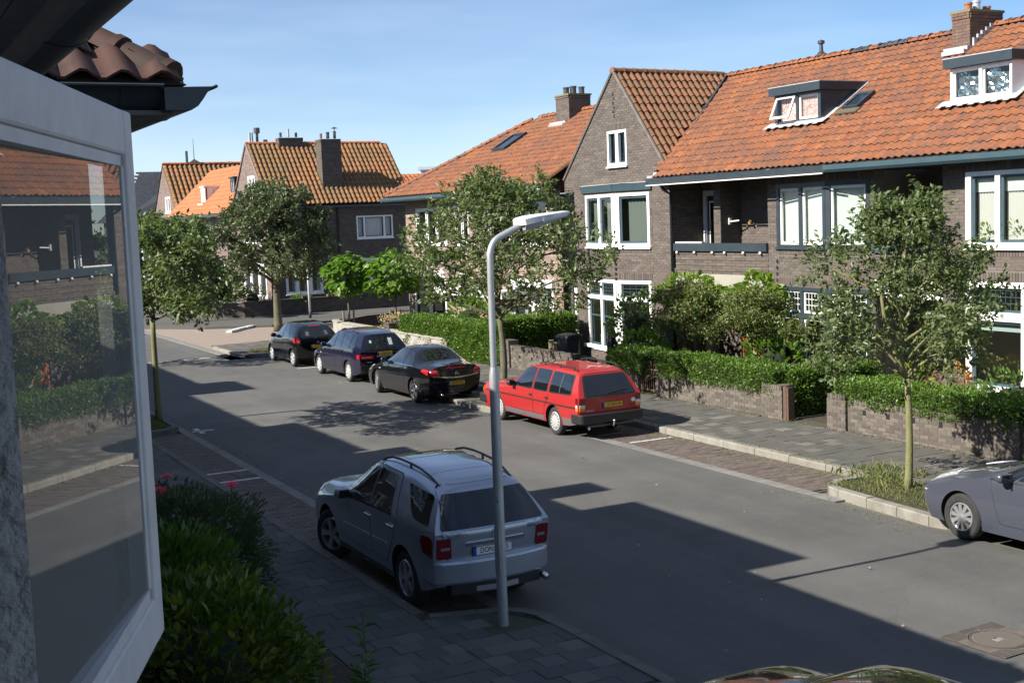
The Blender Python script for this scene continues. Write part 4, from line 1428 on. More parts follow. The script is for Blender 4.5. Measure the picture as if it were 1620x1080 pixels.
MB(FM).box(36.9, 40.0, 0.0, 0.12, 2.28, 2.55).build('lintel_box', M['white'], D)
for (a, b) in ((43.45, 44.35), (41.75, 42.3)):
    window(D, FM, a, b, 1.95, 2.65, [(a + 0.08, b - 0.08)], [(2.03, 2.58)], ms='dark', sw=0.04)
for (a, b, c) in ((42.6, 43.4, 'oak'), (40.9, 41.7, 'oak')):
    MB(FM).box(a, b, -0.12, -0.06, 0.12, 1.85).build('front_door', M[c], D)
for (a, b) in ((42.35, 45.2), (39.4, 41.8)):
    MB(FM).box(a, b, 0.0, 0.75, 1.86, 2.12).build('door_canopy', M['white'], D)
ex, er = 20.3, 25.2
hz = 2.85 / 4.9


def d_int(s_):
    return (DY0 - 0.1, DY1 + 0.65 - s_ * SL.x * 0.98)


DZ = 5.72
SD = Vector((4.9, 0, 2.9)).normalized()
tiled_slope(D, (ex, 0, DZ), (0, 1, 0), SD, math.hypot(4.9, 2.9), lambda s_: (DY0 - 0.1, DY1 + 0.7 - s_ * SD.x), 'tile', 300, w=0.22, expo=0.33)
tiled_slope(D, (30.1, 0, DZ), (0, 1, 0), Vector((-SD.x, 0, SD.z)), math.hypot(4.9, 2.9), lambda s_: (DY0 - 0.1, DY1 + 0.7 - s_ * SD.x), 'tile', 0)
tiled_slope(D, (0, DY1 + 0.7, DZ), (1, 0, 0), Vector((0, -SD.x, SD.z)), math.hypot(4.9, 2.9), lambda s_: (ex + s_ * SD.x, 30.1 - s_ * SD.x), 'tile', 0)
ridge(D, (25.2, DY0, 8.66), (25.2, 45.2, 8.66), 'tile', r=0.12, step=0.36)
ridge(D, (20.35, 50.05, 5.8), (25.15, 45.25, 8.66), 'tile', r=0.12, step=0.4)
rv = ridge(D, (20.4, DY0 - 0.02, 5.84), (25.1, DY0 - 0.02, 8.62), 'moss_tile', r=0.13, step=0.36, name='verge')
gutter(D, [(20.4, DY0 - 0.1, 5.52), (20.4, DY1 + 0.6, 5.52)], 0.17, 0.2, 'teal')
MB().box(20.4, 21.0, DY0, DY1 + 0.3, 5.53, 5.56).build('soffit', M['dark'], D)
gutter(D, [(20.2, DY1 + 0.6, 5.52), (30, DY1 + 0.6, 5.52)], 0.17, 0.2, 'teal', out=(0, 1, 0))
chimney(D, 24.55, 25.5, 41.6, 42.6, 7.9, 9.2, [(24.8, 42.2, 0.11, 0.24, 'metal_pot'), (25.05, 42.1, 0.12, 0.28, 'metal_pot'), (25.3, 41.9, 0.11, 0.24, 'metal_pot')], 'brick')
MB().box(24.3, 25.6, 41.5, 42.7, 8.15, 8.24).box(24.2, 24.5, 41.55, 42.65, 8.05, 8.14).build('lead_flashing', M['lead'], D)
off_ = SD.cross(Vector((0, 1, 0))).normalized()
off_ = off_ if off_.z > 0 else -off_
Mx = Matrix.Translation((ex, 0, DZ)) @ Matrix((Vector((0, 1, 0)), SD, off_)).transposed().to_4x4()
sk = MB(Mx)
for (a, b, c, d) in ((43.7, 43.78, 3.0, 4.2), (44.7, 44.78, 3.0, 4.2), (43.78, 44.7, 3.0, 3.08), (43.78, 44.7, 4.1, 4.2)):
    sk.box(a, b, c, d, 0, 0.16)
sk = sk.build('skylight', M['dark'], D)
MB(Mx).box(43.78, 44.7, 3.08, 4.1, 0.05, 0.12).build('pane', M['dark_glass'], sk)
shell(D, 21.15, 29.4, DY0, DY1 - 0.02, 5.5)
sg = MB(FM)
sg.box(48.55, 49.2, 0.012, 0.035, 2.88, 3.05)
sg = sg.build('street_sign', M['blind'], D)
MB(FM).box(48.53, 49.22, 0.008, 0.03, 2.86, 3.07).build('sign_rim', M['dark'], sg)

# ---- E: far corner house with tall chimney, mossy roof
E_ = thing('chimney_house', 'far corner house of dark brick with tall tarred chimney stack and mossy green-orange roof', 'house', (24, 66, 0))
EF = frame((0, 66.0, 0), (-1, 0, 0))                      # u = -x
brick_wall(E_, EF, -28.2, -20.1, 0.1, 5.75, proud=0.0015, openings=[(-27.25, -25.1, 3.85, 5.1), (-23.0, -20.9, 1.0, 2.9), (-26.6, -25.1, 1.2, 2.75)], nparts=0, mbrick='tar_brick', mmortar='tar_brick')
window(E_, EF, -27.25, -25.1, 3.85, 5.1, [(-27.17, -26.8), (-26.68, -25.6), (-25.5, -25.18)], [(3.95, 5.02)], sw=0.04, ms='dark',
       blind={'m': 'netting', 'drop': 1, 'folds': True, 'name': 'net_curtain'}, glass='bright_pane')
window(E_, EF, -23.0, -20.9, 1.0, 2.9, [(-22.9, -22.35), (-22.2, -21.6), (-21.45, -21.0)], [(1.1, 2.8)], sw=0.05, ms='white', blind={'m': 'netting', 'drop': 1, 'folds': True, 'part': [(0, 8), (18, 24)], 'name': 'net_curtain'}, glass='bright_pane')
window(E_, EF, -26.6, -25.1, 1.2, 2.75, [(-26.5, -25.9), (-25.8, -25.2)], [(1.3, 2.65)], sw=0.05, ms='white')
EX0, EX1, EYc, EAP = 20.1, 28.2, 69.3, 9.25
GF = frame((EX0, 0, 0), (0, 1, 0))


def eshape(z):
    t = max(0, min(1, (z - 5.75) / (EAP - 5.75)))
    return (66.0 + 3.3 * t, 72.6 - 3.3 * t)


brick_wall(E_, GF, 66.0, 72.6, 0.1, EAP, [(68.0, 69.3, 6.3, 7.5), (67.2, 70.9, 3.7, 5.1), (66.8, 71.2, 0.8, 2.7)], eshape, nparts=0, mbrick='far_brick', mmortar='far_brick')
window(E_, GF, 68.0, 69.3, 6.3, 7.5, [(68.1, 68.6), (68.7, 69.2)], [(6.4, 7.4)], sw=0.05)
window(E_, GF, 67.2, 70.9, 3.7, 5.1, [(67.35, 68.3), (68.5, 69.6), (69.8, 70.75)], [(3.8, 5.0)], sw=0.05)
window(E_, GF, 66.8, 71.2, 0.8, 2.7, [(66.95, 68.1), (68.3, 69.7), (69.9, 71.05)], [(0.9, 2.6)], sw=0.05)
ES = Vector((0, 3.55, 3.5)).normalized()
EL = math.hypot(3.55, 3.5)
tiled_slope(E_, (EX0 - 0.05, 65.75, 5.8), (1, 0, 0), ES, EL, lambda s_: (0, 8.35), 'green_tile', 300, w=0.27, expo=0.37, rise=0.085)
tiled_slope(E_, (EX0 - 0.05, 72.85, 5.8), (1, 0, 0), Vector((0, -ES.y, ES.z)), EL, lambda s_: (0, 8.35), 'green_tile', 0, w=0.27, expo=0.37)
ridge(E_, (EX0 - 0.05, EYc, EAP + 0.05), (EX1 + 0.1, EYc, EAP + 0.05), 'bright_tile', r=0.12, step=0.38)
b_ = MB()
b_.box(21, 28.15, 72.5, 72.6, 0.1, 5.75)
b_.prism([(66.0, 5.75), (72.6, 5.75), (69.3, 9.2)], EX1 - 0.1, EX1, axis='x')
b_.box(EX1 - 0.1, EX1, 66.0, 72.6, 0.1, 5.75)
b_.build('side_wall', M['tar_brick'], E_)
b_ = MB()
b_.box(20.3, 28.0, 66.15, 72.4, 2.95, 3.1)
b_.box(20.3, 28.0, 66.15, 72.4, 5.6, 5.7)
b_.box(20.3, 28.0, 69, 69.1, 0.1, 5.6)
b_.box(24, 24.1, 66.15, 72.4, 0.1, 5.6)
b_.build('inner_wall', M['room'], E_)
MB().box(20.05, 28.4, 65.6, 65.78, 5.6, 5.72).build('gutter', M['dark'], E_)
b_ = MB()
for (p, q) in ((65.8, EYc), (72.8, EYc)):
    b_.tube([(EX0 - 0.03, p, 5.84), (EX0 - 0.03, q, EAP + 0.06)], 0.06, 6)
b_.build('verge', M['far_brick'], E_)
MB().tube([(24.0, 65.92, 5.6), (24.0, 65.92, 0.1)], 0.05, 6).build('downpipe', M['black'], E_)
chimney(E_, 23.5, 24.65, 66.6, 67.5, 6.2, 9.35, [(23.65, 67, 0.07, 0.22, 'clay'), (24.05, 67, 0.09, 0.3, 'metal_pot'), (24.45, 67, 0.08, 0.35, 'metal_pot')], 'tar_brick', cap=False)
MB().box(23.35, 24.8, 66.42, 66.62, 6.12, 6.3).prism([(66.6, 6.3), (66.6, 6.5), (67.5, 7.4), (67.5, 7.2)], 24.655, 24.8, axis='x').prism([(66.6, 6.3), (66.6, 6.5), (67.5, 7.4), (67.5, 7.2)], 23.35, 23.495, axis='x').build('lead_flashing', M['lead'], E_)
p_ = MB(Matrix.Translation((24.45, 67, 9.75)))
p_.lathe([(0.02, 0), (0.02, 0.18), (0.2, 0.2), (0.02, 0.28)], 10)
p_.build('chimney_cowl', M['metal_pot'], E_)
chimney(E_, 21.9, 23.3, 69.0, 69.6, 9.0, 9.6, [(22.1, 69.3, 0.07, 0.2, 'metal_pot'), (22.55, 69.3, 0.06, 0.4, 'zinc'), (23.0, 69.3, 0.07, 0.2, 'metal_pot')], 'brick', cap=False)

# ---- F: bright orange roof row beyond, G: next gable
Fh = thing('orange_roof_house', 'row house with bright orange roof, small white dormer and dark dormer, beyond the chimney house', 'house', (20, 79, 0))
FF = frame((20.1, 0, 0), (0, 1, 0))
brick_wall(Fh, FF, 72.62, 86.0, 0.1, 5.5, [(74.2, 76.2, 3.7, 5.0), (77.5, 79.0, 3.7, 5.0), (80.6, 82.6, 3.7, 5.0), (74.0, 76.5, 0.8, 2.6), (80.5, 83, 0.8, 2.6)], nparts=0, mbrick='far_brick', mmortar='far_brick')
for (a, b, p, q, n_, mfm) in ((74.2, 76.2, 3.7, 5.0, 3, 'dark'), (77.5, 79.0, 3.7, 5.0, 2, 'white'), (80.6, 82.6, 3.7, 5.0, 2, 'white'), (74.0, 76.5, 0.8, 2.6, 3, 'white'), (80.5, 83, 0.8, 2.6, 2, 'white')):
    w_ = (b - a - 0.16) / n_
    window(Fh, FF, a, b, p, q, [(a + 0.08 + w_ * k + 0.04, a + 0.08 + w_ * (k + 1) - 0.04) for k in range(n_)], [(p + 0.1, q - 0.1)], mf=mfm, ms='white', sw=0.07, sill=False)
FS = Vector((3.3, 0, 3.15)).normalized()
FLn = math.hypot(3.3, 3.15)
tiled_slope(Fh, (19.45, 0, 5.55), (0, 1, 0), FS, FLn, lambda s_: (72.7, 87), 'bright_tile', 120, w=0.3, expo=0.4)
tiled_slope(Fh, (26.1, 0, 5.55), (0, 1, 0), Vector((-FS.x, 0, FS.z)), FLn, lambda s_: (72.7, 87), 'bright_tile', 0, w=0.3, expo=0.4)
MB().box(19.3, 19.5, 72.7, 87, 5.4, 5.55).build('gutter', M['dark'], Fh)
MB().box(19.5, 20.1, 72.7, 86, 5.42, 5.46).build('soffit', M['dark'], Fh)
b_ = MB()
b_.box(20.3, 26, 72.8, 86, 2.9, 3.0)
b_.box(25.8, 26, 72.8, 86, 0.1, 5.5)
b_.box(22, 22.1, 72.8, 86, 0.1, 5.4)
b_.build('inner_wall', M['room'], Fh)
chimney(Fh, 22.0, 23.3, 75.6, 76.3, 8.1, 9.25, [(22.2, 75.9, 0.08, 0.14, 'metal_pot'), (22.6, 75.9, 0.08, 0.14, 'metal_pot'), (23.0, 75.9, 0.08, 0.14, 'metal_pot')], 'brick')
for (xf, y0, y1, z0, z1, mf_, nm) in ((20.3, 79.6, 80.6, 6.35, 7.3, 'white', 'dormer'), (20.7, 74.2, 75.1, 6.6, 7.65, 'dark', 'dormer')):
    xr = 19.45 + (z1 - 5.55) * 3.3 / 3.15
    c = MB()
    for y in (y0, y1 - 0.06):
        c.prism([(xf + 0.05, z0 - 0.1), (xr, z1), (xf + 0.05, z1)], y, y + 0.06, axis='y')
    c.box(xf - 0.1, xr, y0 - 0.06, y1 + 0.06, z1, z1 + 0.08)
    c.build(nm, M[mf_], Fh)
    Fd = frame((xf, 0, 0), (0, 1, 0))
    mid_ = (y0 + y1) / 2
    window(Fh, Fd, y0, y1, z0, z1, [(y0 + 0.15, mid_ - 0.05), (mid_ + 0.05, y1 - 0.15)], [(z0 + 0.25, z1 - 0.2)], mf=mf_, ms='white', sw=0.05, sill=False, name='dormer_window')
    MB().box(xf + 0.5, xf + 0.52, y0, y1, z0, z1).build('dormer_inside', M['room'], Fh)
    MB().box(xf - 0.25, xf, y0 - 0.1, y1 + 0.1, z0 - 0.16, z0 - 0.04).build('lead_apron', M['white'], Fh)

G = thing('distant_gabled_house', 'distant brick house with mossy tiled cross roof and three tall metal flues', 'house', (20, 90, 0))
GX, GYc = 20.1, 90.0


def g2shape(z):
    t = max(0, min(1, (z - 5.6) / (9.15 - 5.6)))
    return (86.4 + 3.6 * t, 93.6 - 3.6 * t)


brick_wall(G, frame((GX, 0, 0), (0, 1, 0)), 86.4, 93.6, 0.1, 9.15, [(88.4, 89.9, 5.9, 7.0), (88, 91.5, 3.6, 5.0)], g2shape, nparts=0, mbrick='far_brick', mmortar='far_brick')
window(G, frame((GX, 0, 0), (0, 1, 0)), 88.4, 89.9, 5.9, 7.0, [(88.5, 89.1), (89.2, 89.8)], [(6.0, 6.9)], sw=0.05)
window(G, frame((GX, 0, 0), (0, 1, 0)), 88, 91.5, 3.6, 5.0, [(88.1, 89.2), (89.3, 90.4), (90.5, 91.4)], [(3.7, 4.9)], sw=0.05)
GS = Vector((0, 3.7, 3.6)).normalized()
tiled_slope(G, (GX - 0.05, 86.3, 5.6), (1, 0, 0), GS, math.hypot(3.7, 3.6), lambda s_: (0, 7.6), 'green_tile', 60, w=0.34, expo=0.44, rise=0.11)
tiled_slope(G, (GX - 0.05, 93.7, 5.6), (1, 0, 0), Vector((0, -GS.y, GS.z)), math.hypot(3.7, 3.6), lambda s_: (0, 7.6), 'green_tile', 0, w=0.34, expo=0.44)
ridge(G, (GX, GYc, 9.3), (GX + 7.6, GYc, 9.3), 'bright_tile', r=0.13, step=0.4)
MB().box(20.3, 27.6, 86.5, 93.5, 5.5, 5.6).box(27.4, 27.6, 86.5, 93.5, 0.1, 5.6).box(22.5, 22.6, 86.5, 93.5, 0.1, 5.5).build('inner_wall', M['room'], G)
chimney(G, 26.3, 27.9, 89.7, 90.3, 9.0, 10.05, [(26.4, 90, 0.09, 1.3, 'zinc'), (26.6, 90, 0.05, 1.35, 'zinc')], 'tar_brick', cap=False)
p_ = MB(Matrix.Translation((26.95, 90, 10.05)))
p_.lathe([(0.09, 0), (0.1, 1.35), (0.22, 1.37), (0.22, 1.75), (0.001, 1.77)], 12)
p_.lathe([(0.13, 0), (0.13, 0.75), (0.16, 0.78), (0.16, 0.9), (0.001, 0.92)], 12, M=Matrix.Translation((27.55, 90, 10.05)))
p_.build('flue', M['metal_pot'], G)
MB().tube([(21.8, 90, 9.2), (21.8, 90, 10.2)], 0.09, 8).build('flue', M['metal_pot'], G)

# ---- H: slate roofed hall, background tower and a further roof
Hh = thing('slate_hall', 'large hall with steep dark slate roof, white ridge and thin spike, behind the row', 'hall', (26, 118, 0))
b_ = MB()
b_.box(22.2, 34, 116, 126, 0, 6.0)
b_.build('wall', M['tar_brick'], Hh)
mats_, mats2 = [], []
b_ = MB()
# pyramid-ended roof: eave polygon to a ridge
b_.add([(21.6, 115.5, 5.6), (34.5, 115.5, 5.6), (34.5, 126.5, 5.6), (21.6, 126.5, 5.6), (24.6, 119.5, 9.6), (33, 119.5, 11.0)], [(0, 1, 5, 4), (1, 2, 5), (2, 3, 4, 5), (3, 0, 4)])
b_.build('roof', M['slate'], Hh)
b_ = MB()
b_.tube([(21.6, 115.5, 5.65), (24.6, 119.5, 9.7)], 0.06, 5).tube([(24.6, 119.5, 9.7), (29.6, 119.5, 10.55)], 0.11, 5)
b_.build('roof_trim', M['white'], Hh)
b_ = MB()
b_.add([(27.9, 118, 9.8), (31.6, 118, 9.8), (31.6, 122, 9.8), (27.9, 122, 9.8), (29.75, 120, 11.3)], [(0, 1, 4), (1, 2, 4), (2, 3, 4), (3, 0, 4)])
b_.build('turret_roof', M['slate'], Hh)
MB().tube([(29.75, 120, 11.2), (29.75, 120, 13.2)], [0.04, 0.015], 5).build('spike', M['iron'], Hh)
mats_ = []
U_, S__ = Vector((1, 0, 0)), Vector((0, 4, 4.7)).normalized()
Nn_ = U_.cross(S__)
R_ = Matrix((U_, S__, Nn_)).transposed().to_4x4()
for r in range(28):
    s_ = r * 0.21
    a, b = 21.6 + 3.0 * s_ / 6.17 + 0.1, 34.4 - 1.5 * s_ / 6.17
    x = a - (r % 2) * 0.3
    while x < b:
        mats_.append(Matrix.Translation(Vector((x, 115.5, 5.6)) + S__ * s_ + Nn_ * 0.02) @ R_ @ Matrix.Rotation(0.012, 4, 'X') @ Matrix.Diagonal((0.29, 0.24, 0.012, 1)))
        x += 0.3
scatter(Hh, 'slate', BOX5_V, BOX5_F, mats_, M['slate'], 0, 'slates')
T = thing('office_tower', 'distant pale grey office block with a row of square windows on the skyline', 'office block', (124, 272, 0))
M['tower'] = mat('tower', (0.42, 0.46, 0.52), 0.7)
Mt = Matrix.Translation((123.5, 272, 0)) @ Matrix.Rotation(math.radians(-27.6), 4, 'Z')
b_ = MB(Mt)
b_.box(-3.2, 14, 0, 14, 0, 16.5)
b_.box(-3.8, 14.5, -0.5, 14.5, 16.5, 17.2)
b_.build('wall', M['tower'], T)
for k in range(5):
    MB(Mt).box(-6.2, -3.21, 1, 9, 2.5 * k + 4.2, 2.5 * k + 5.2).build('balcony', M['concrete'], T)
for r in range(3):
    for k in range(11):
        f_ = MB(Mt).box(-2.4 + 1.4 * k, -1.6 + 1.4 * k, -0.06, -0.001, 14.6 - 2.6 * r, 15.6 - 2.6 * r).build('window', M['dark_glass'], T)
Bh = thing('rear_roof_house', 'house with plain orange roof glimpsed between the chimney house and the corner house', 'house', (37, 84, 0))
MB().box(33, 45, 82, 90, 0, 5.6).build('wall', M['far_brick'], Bh)
tiled_slope(Bh, (32.5, 81.6, 5.6), (1, 0, 0), Vector((0, 4.2, 2.5)).normalized(), math.hypot(4.2, 2.5), lambda s_: (0, 13), 'bright_tile', 0, w=0.34, expo=0.44)
tiled_slope(Bh, (32.5, 90.2, 5.6), (1, 0, 0), Vector((0, -4.2, 2.5)).normalized(), math.hypot(4.2, 2.5), lambda s_: (0, 13), 'bright_tile', 0, w=0.34, expo=0.44)

# ------------------------------------------------------------------ the near row: the house looked out of, its neighbours
NH = thing('window_house', 'near house with rough white stucco window jamb and dark gutter along its eave', 'house', (0, 0, 0))
b_ = MB()
b_.box(-0.22, 0.115, 1.1, 2.75, 0.1, 5.3)
b_.box(-0.22, 0.115, 2.75, 8.9, 0.1, 5.3)
b_.box(-0.22, 0.115, -9, -0.9, 0.1, 5.3)
b_.box(-0.22, 0.115, -0.9, 1.1, 0.1, 3.75)
b_.box(-0.22, 0.115, -0.9, 1.1, 5.1, 5.3)
b_.build('wall', M['stucco'], NH)
b_ = MB()
b_.box(-9, -0.24, 8.7, 8.9, 0.1, 5.3)
b_.box(-9, -0.24, -9, -8.8, 0.1, 5.3)
b_.box(-9, -8.8, -8.8, 8.7, 0.1, 5.3)
b_.box(-8.8, -0.24, -8.8, 8.7, 2.9, 3.05)
b_.box(-8.8, -0.24, -8.8, 8.7, 5.2, 5.3)
b_.build('inner_wall', M['room'], NH)
MB().box(-0.2, 0.16, -0.88, 1.08, 3.75, 3.8).build('sill', M['sash_paint'], NH)
M['soffit'] = mat('soffit', (0.16, 0.16, 0.15), 0.8, noise=(4, 0.3, 0.7), col2=(0.11, 0.11, 0.105))
b_ = MB()
for k in range(5):
    b_.box(0.12 + 0.165 * k, 0.12 + 0.165 * k + 0.158, -9, 8.62, 5.55, 5.575)
b_.box(0.0, 0.95, -9, 8.62, 5.58, 5.6)
b_.build('soffit', M['soffit'], NH)
MB().box(0.72, 0.775, -9, 8.62, 5.5, 5.549).build('fascia', M['soffit'], NH)
M['near_gutter'] = mat('near_gutter', (0.035, 0.045, 0.052), 0.45, 0.2, noise=(5, 0.3, 0.7), col2=(0.05, 0.06, 0.068))


def half_gutter(house, p, q, r, name='gutter', joints=(), m='near_gutter', prof=None):
    """round-bottomed gutter with a rolled lip and joint bands"""
    p, q = Vector(p), Vector(q)
    d = (q - p).normalized()
    side = d.cross(Vector((0, 0, 1))).normalized()
    L = (q - p).length
    mb = MB()

    def ring(t, rr, a0=180, a1=360, n=12):
        if prof:
            return [p + d * t + side * (u * rr) + Vector((0, 0, v * rr)) for u, v in prof]
        return [p + d * t + side * (rr * math.cos(math.radians(a0 + (a1 - a0) * i / n))) + Vector((0, 0, rr * math.sin(math.radians(a0 + (a1 - a0) * i / n)))) for i in range(n + 1)]
    for (t0, t1, rr) in [(0, L, r)] + [(j, j + 0.05, r + 0.008) for j in joints]:
        A_, B_ = ring(t0, rr), ring(t1, rr)
        n = len(A_)
        mb.add(A_ + B_, [(i, i + 1, n + i + 1, n + i) for i in range(n - 1)])
        A2, B2 = ring(t0, rr - 0.006), ring(t1, rr - 0.006)
        mb.add(A2 + B2, [(i, n + i, n + i + 1, i + 1) for i in range(n - 1)])
        mb.add(A_ + A2, [(i, n + i, n + i + 1, i + 1) for i in range(n - 1)])
        mb.add(B_ + B2, [(i, i + 1, n + i + 1, n + i) for i in range(n - 1)])
    for sg in (-1, 1):
        e_ = (prof[0] if sg < 0 else prof[-1]) if prof else (sg, 0)
        h_ = Vector((0, 0, e_[1] * r))
        mb.tube([p + side * (e_[0] * r) + h_, q + side * (e_[0] * r) + h_], 0.012, 6)
    k_ = len(ring(0, r))
    mb.add(ring(0, r), [tuple(range(k_))])
    mb.add(ring(L, r), [tuple(range(k_))[::-1]])
    return mb.build(name, M[m], house, True, 50)


half_gutter(NH, (0.94, -9, 5.68), (0.94, 8.55, 5.68), 0.15, joints=(13.3, 15.0, 16.6))
M['near_tile'] = mat('near_tile', (0.09, 0.03, 0.02), 0.8, ramp=[(0.045, 0.018, 0.013), (0.06, 0.022, 0.015), (0.035, 0.016, 0.012)], noise2=[(5, (0.022, 0.014, 0.011), 0.48, 0.15, 0.8)])
NS = Vector((-0.74, 0, 0.67)).normalized()
tiled_slope(NH, (0.95, 0, 5.7), (0, 1, 0), NS, 5.9, lambda s_: (-9, 8.4), 'near_tile', 40, w=0.23, expo=0.35)
tiled_slope(NH, (-7.9, 0, 5.7), (0, 1, 0), Vector((-NS.x, 0, NS.z)), 5.9, lambda s_: (-9, 8.4), 'near_tile', 0, w=0.23, expo=0.35)

# neighbour: its hipped roof end, gutter corner and long eave throw the shade on the road
NB = thing('hipped_neighbour_house', 'adjoining near house with red hip tiles above a dark gutter corner against the sky', 'house', (1.4, 9, 0))
nx = 2.12
b_ = MB()
b_.box(1.3, 1.5, 8.95, 24.6, 0.1, 5.4)
b_.box(-8, 1.3, 8.95, 9.15, 0.1, 5.4)
b_.box(-8, 1.3, 24.4, 24.6, 0.1, 5.4)
b_.box(-8.2, -8, 8.95, 24.6, 0.1, 5.4)
b_.build('wall', M['brick_plain'] if 'brick_plain' in M else M['tar_brick'], NB)
OGEE = [(-0.95, 0.35), (-0.95, -0.68), (-0.2, -0.7), (0.25, -0.64), (0.55, -0.46), (0.8, -0.15), (0.98, 0.12), (1.2, 0.32), (1.42, 0.42)]
half_gutter(NB, (nx - 0.03, 8.56, 5.59), (nx - 0.03, 24.55, 5.59), 0.15, joints=(0.75, 3.4, 6.4), prof=OGEE)
half_gutter(NB, (0.9, 8.76, 5.59), (nx - 0.17, 8.76, 5.59), 0.15, joints=(0.78,), prof=OGEE)
MB().box(1.5, nx - 0.1, 8.95, 24.5, 5.47, 5.5).box(0.96, nx - 0.1, 8.66, 8.949, 5.47, 5.5).build('soffit', M['soffit'], NB)
NS2 = Vector((-1, 0, 0.7)).normalized()
NS3 = Vector((0, 1, 0.7)).normalized()
L2 = 3.6 * math.hypot(1, 0.7)
tiled_slope(NB, (nx + 0.02, 0, 5.68), (0, 1, 0), NS2, L2, lambda s_: (8.7 + s_ * NS3.y, 24.6), 'near_tile', 60, w=0.24, expo=0.35, rise=0.06)
tiled_slope(NB, (0, 8.68, 5.68), (1, 0, 0), NS3, L2, lambda s_: (-5.1 + s_ * 0.8, nx + 0.02 - s_ * NS3.y), 'near_tile', 60, w=0.26, expo=0.36, rise=0.07)
tiled_slope(NB, (-5.1, 0, 5.68), (0, 1, 0), Vector((-NS2.x, 0, NS2.z)), L2, lambda s_: (8.7 + s_ * NS3.y, 24.6), 'near_tile', 0, w=0.24, expo=0.35)
ridge(NB, (nx - 0.06, 8.78, 5.74), (nx - 3.6, 8.68 + 3.64, 5.74 + 2.52), 'near_tile', r=0.115, step=0.42, name='hip')
ridge(NB, (nx - 3.65, 12.3, 8.27), (nx - 3.65, 24.6, 8.27), 'near_tile', r=0.12, step=0.38)
for (a, b, zz, xx) in ((13.3, 17.3, 7.25, 0.95), (18.5, 19.05, 7.2, 1.2)):
    d_ = MB()
    d_.box(-1.4, xx, a, b, 5.9, zz)
    d_.box(-1.4, xx + 0.1, a - 0.12, b + 0.12, zz + 0.001, zz + 0.08)
    d_.build('dormer', M['dark'], NB)
    if b - a > 1:
        Fd = frame((xx + 0.002, 0, 0), (0, -1, 0))
        window(NB, Fd, -b + 0.2, -a - 0.2, 6.4, zz - 0.1, [(-b + 0.3 + 1.2 * k, -b + 1.4 + 1.2 * k) for k in range(3)], [(6.48, zz - 0.18)], sill=False, din=0.0, out=0.04, name='dormer_window', nosash=True, glass='dark_glass')
Fd = frame((1.502, 0, 0), (0, -1, 0))
for (a, b) in ((-12.5, -10), (-17, -14), (-23.5, -20.5)):
    for (p, q) in ((3.6, 5.1), (0.7, 2.5)):
        n_ = 3
        w_ = (b - a - 0.16) / n_
        window(NB, Fd, a, b, p, q, [(a + 0.08 + w_ * k + 0.03, a + 0.08 + w_ * (k + 1) - 0.03) for k in range(n_)], [(p + 0.08, q - 0.08)], din=0.0, out=0.06, nosash=True, glass='dark_glass')


def near_house(y0, y1, ex, zr, label, gab=None, chim=None):
    h = thing('near_row_house', label, 'house', (ex - 0.8, (y0 + y1) / 2, 0), 0, 'houses of the near row')
    MB().box(-8, ex - 0.75, y0, y1, 0.1, 5.4).build('wall', M['tar_brick'], h)
    s2 = Vector((-1, 0, 0.72)).normalized()
    run = (zr - 5.6) / 0.72
    Lr = run * math.hypot(1, 0.72)
    tiled_slope(h, (ex, 0, 5.6), (0, 1, 0), s2, Lr, lambda s_: (y0, y1), 'near_tile', 0, w=0.24, expo=0.35)
    tiled_slope(h, (ex - 2 * run, 0, 5.6), (0, 1, 0), Vector((-s2.x, 0, s2.z)), Lr, lambda s_: (y0, y1), 'near_tile', 0, w=0.24, expo=0.35)
    half_gutter(h, (ex, y0, 5.55), (ex, y1, 5.55), 0.12)
    b = MB()
    for y in (y0, y1 - 0.1):
        b.prism([(ex - 0.2, 5.5), (ex - 2 * run + 0.2, 5.5), (ex - run, zr - 0.05)], y, y + 0.1, axis='y')
    b.build('gable_wall', M['tar_brick'], h)
    Fd = frame((ex - 0.748, 0, 0), (0, -1, 0))
    for (p, q) in ((3.6, 5.1), (0.7, 2.5)):
        a, b_2 = -(y0 + y1) / 2 - 1.1, -(y0 + y1) / 2 + 1.1
        window(h, Fd, a, b_2, p, q, [(a + 0.1, -(y0 + y1) / 2 - 0.05), (-(y0 + y1) / 2 + 0.05, b_2 - 0.1)], [(p + 0.08, q - 0.08)], din=0.0, out=0.06, nosash=True, glass='dark_glass')
    return h


near_house(24.62, 29.2, 1.35, 8.2, 'near house with brick side wall directly beyond the hipped neighbour')
near_house(29.22, 36.2, 0.45, 8.2, 'near house set back behind the tree with mottled trunk')
near_house(36.22, 38.7, 2.4, 8.0, 'narrow near house with eave standing forward of the row')
near_house(38.72, 60, 1.35, 8.2, 'long near house at the far end of the row')

# the open casement: frame, bevelled rails, pane that mirrors the street
W_ = thing('casement_window', 'open white painted casement with a large pane reflecting the opposite houses', 'window', (0.02, 1.26, 3.9))
su = Vector((0.31, 0.78, 0)).normalized()
SA = Vector((0.5, 2.48, 0)) - su * 1.22
SM = frame((SA.x, SA.y, 0), su)                           # out = away from the street side
SM = Matrix.Translation((SA.x, SA.y, 0)) @ Matrix((su, -Vector((0, 0, 1)).cross(su), Vector((0, 0, 1)))).transposed().to_4x4()
LW, Z0, Z1 = 1.22, 3.915, 4.925
fw = 0.075


def rail(name, a, b, c, d):
    r = MB(SM)
    r.box(a, b, -0.045, 0.0, c, d)
    o = r.build(name, M['sash_paint'], W_)
    mod = o.modifiers.new('bevel', 'BEVEL')
    mod.width = 0.006
    mod.segments = 2
    return o


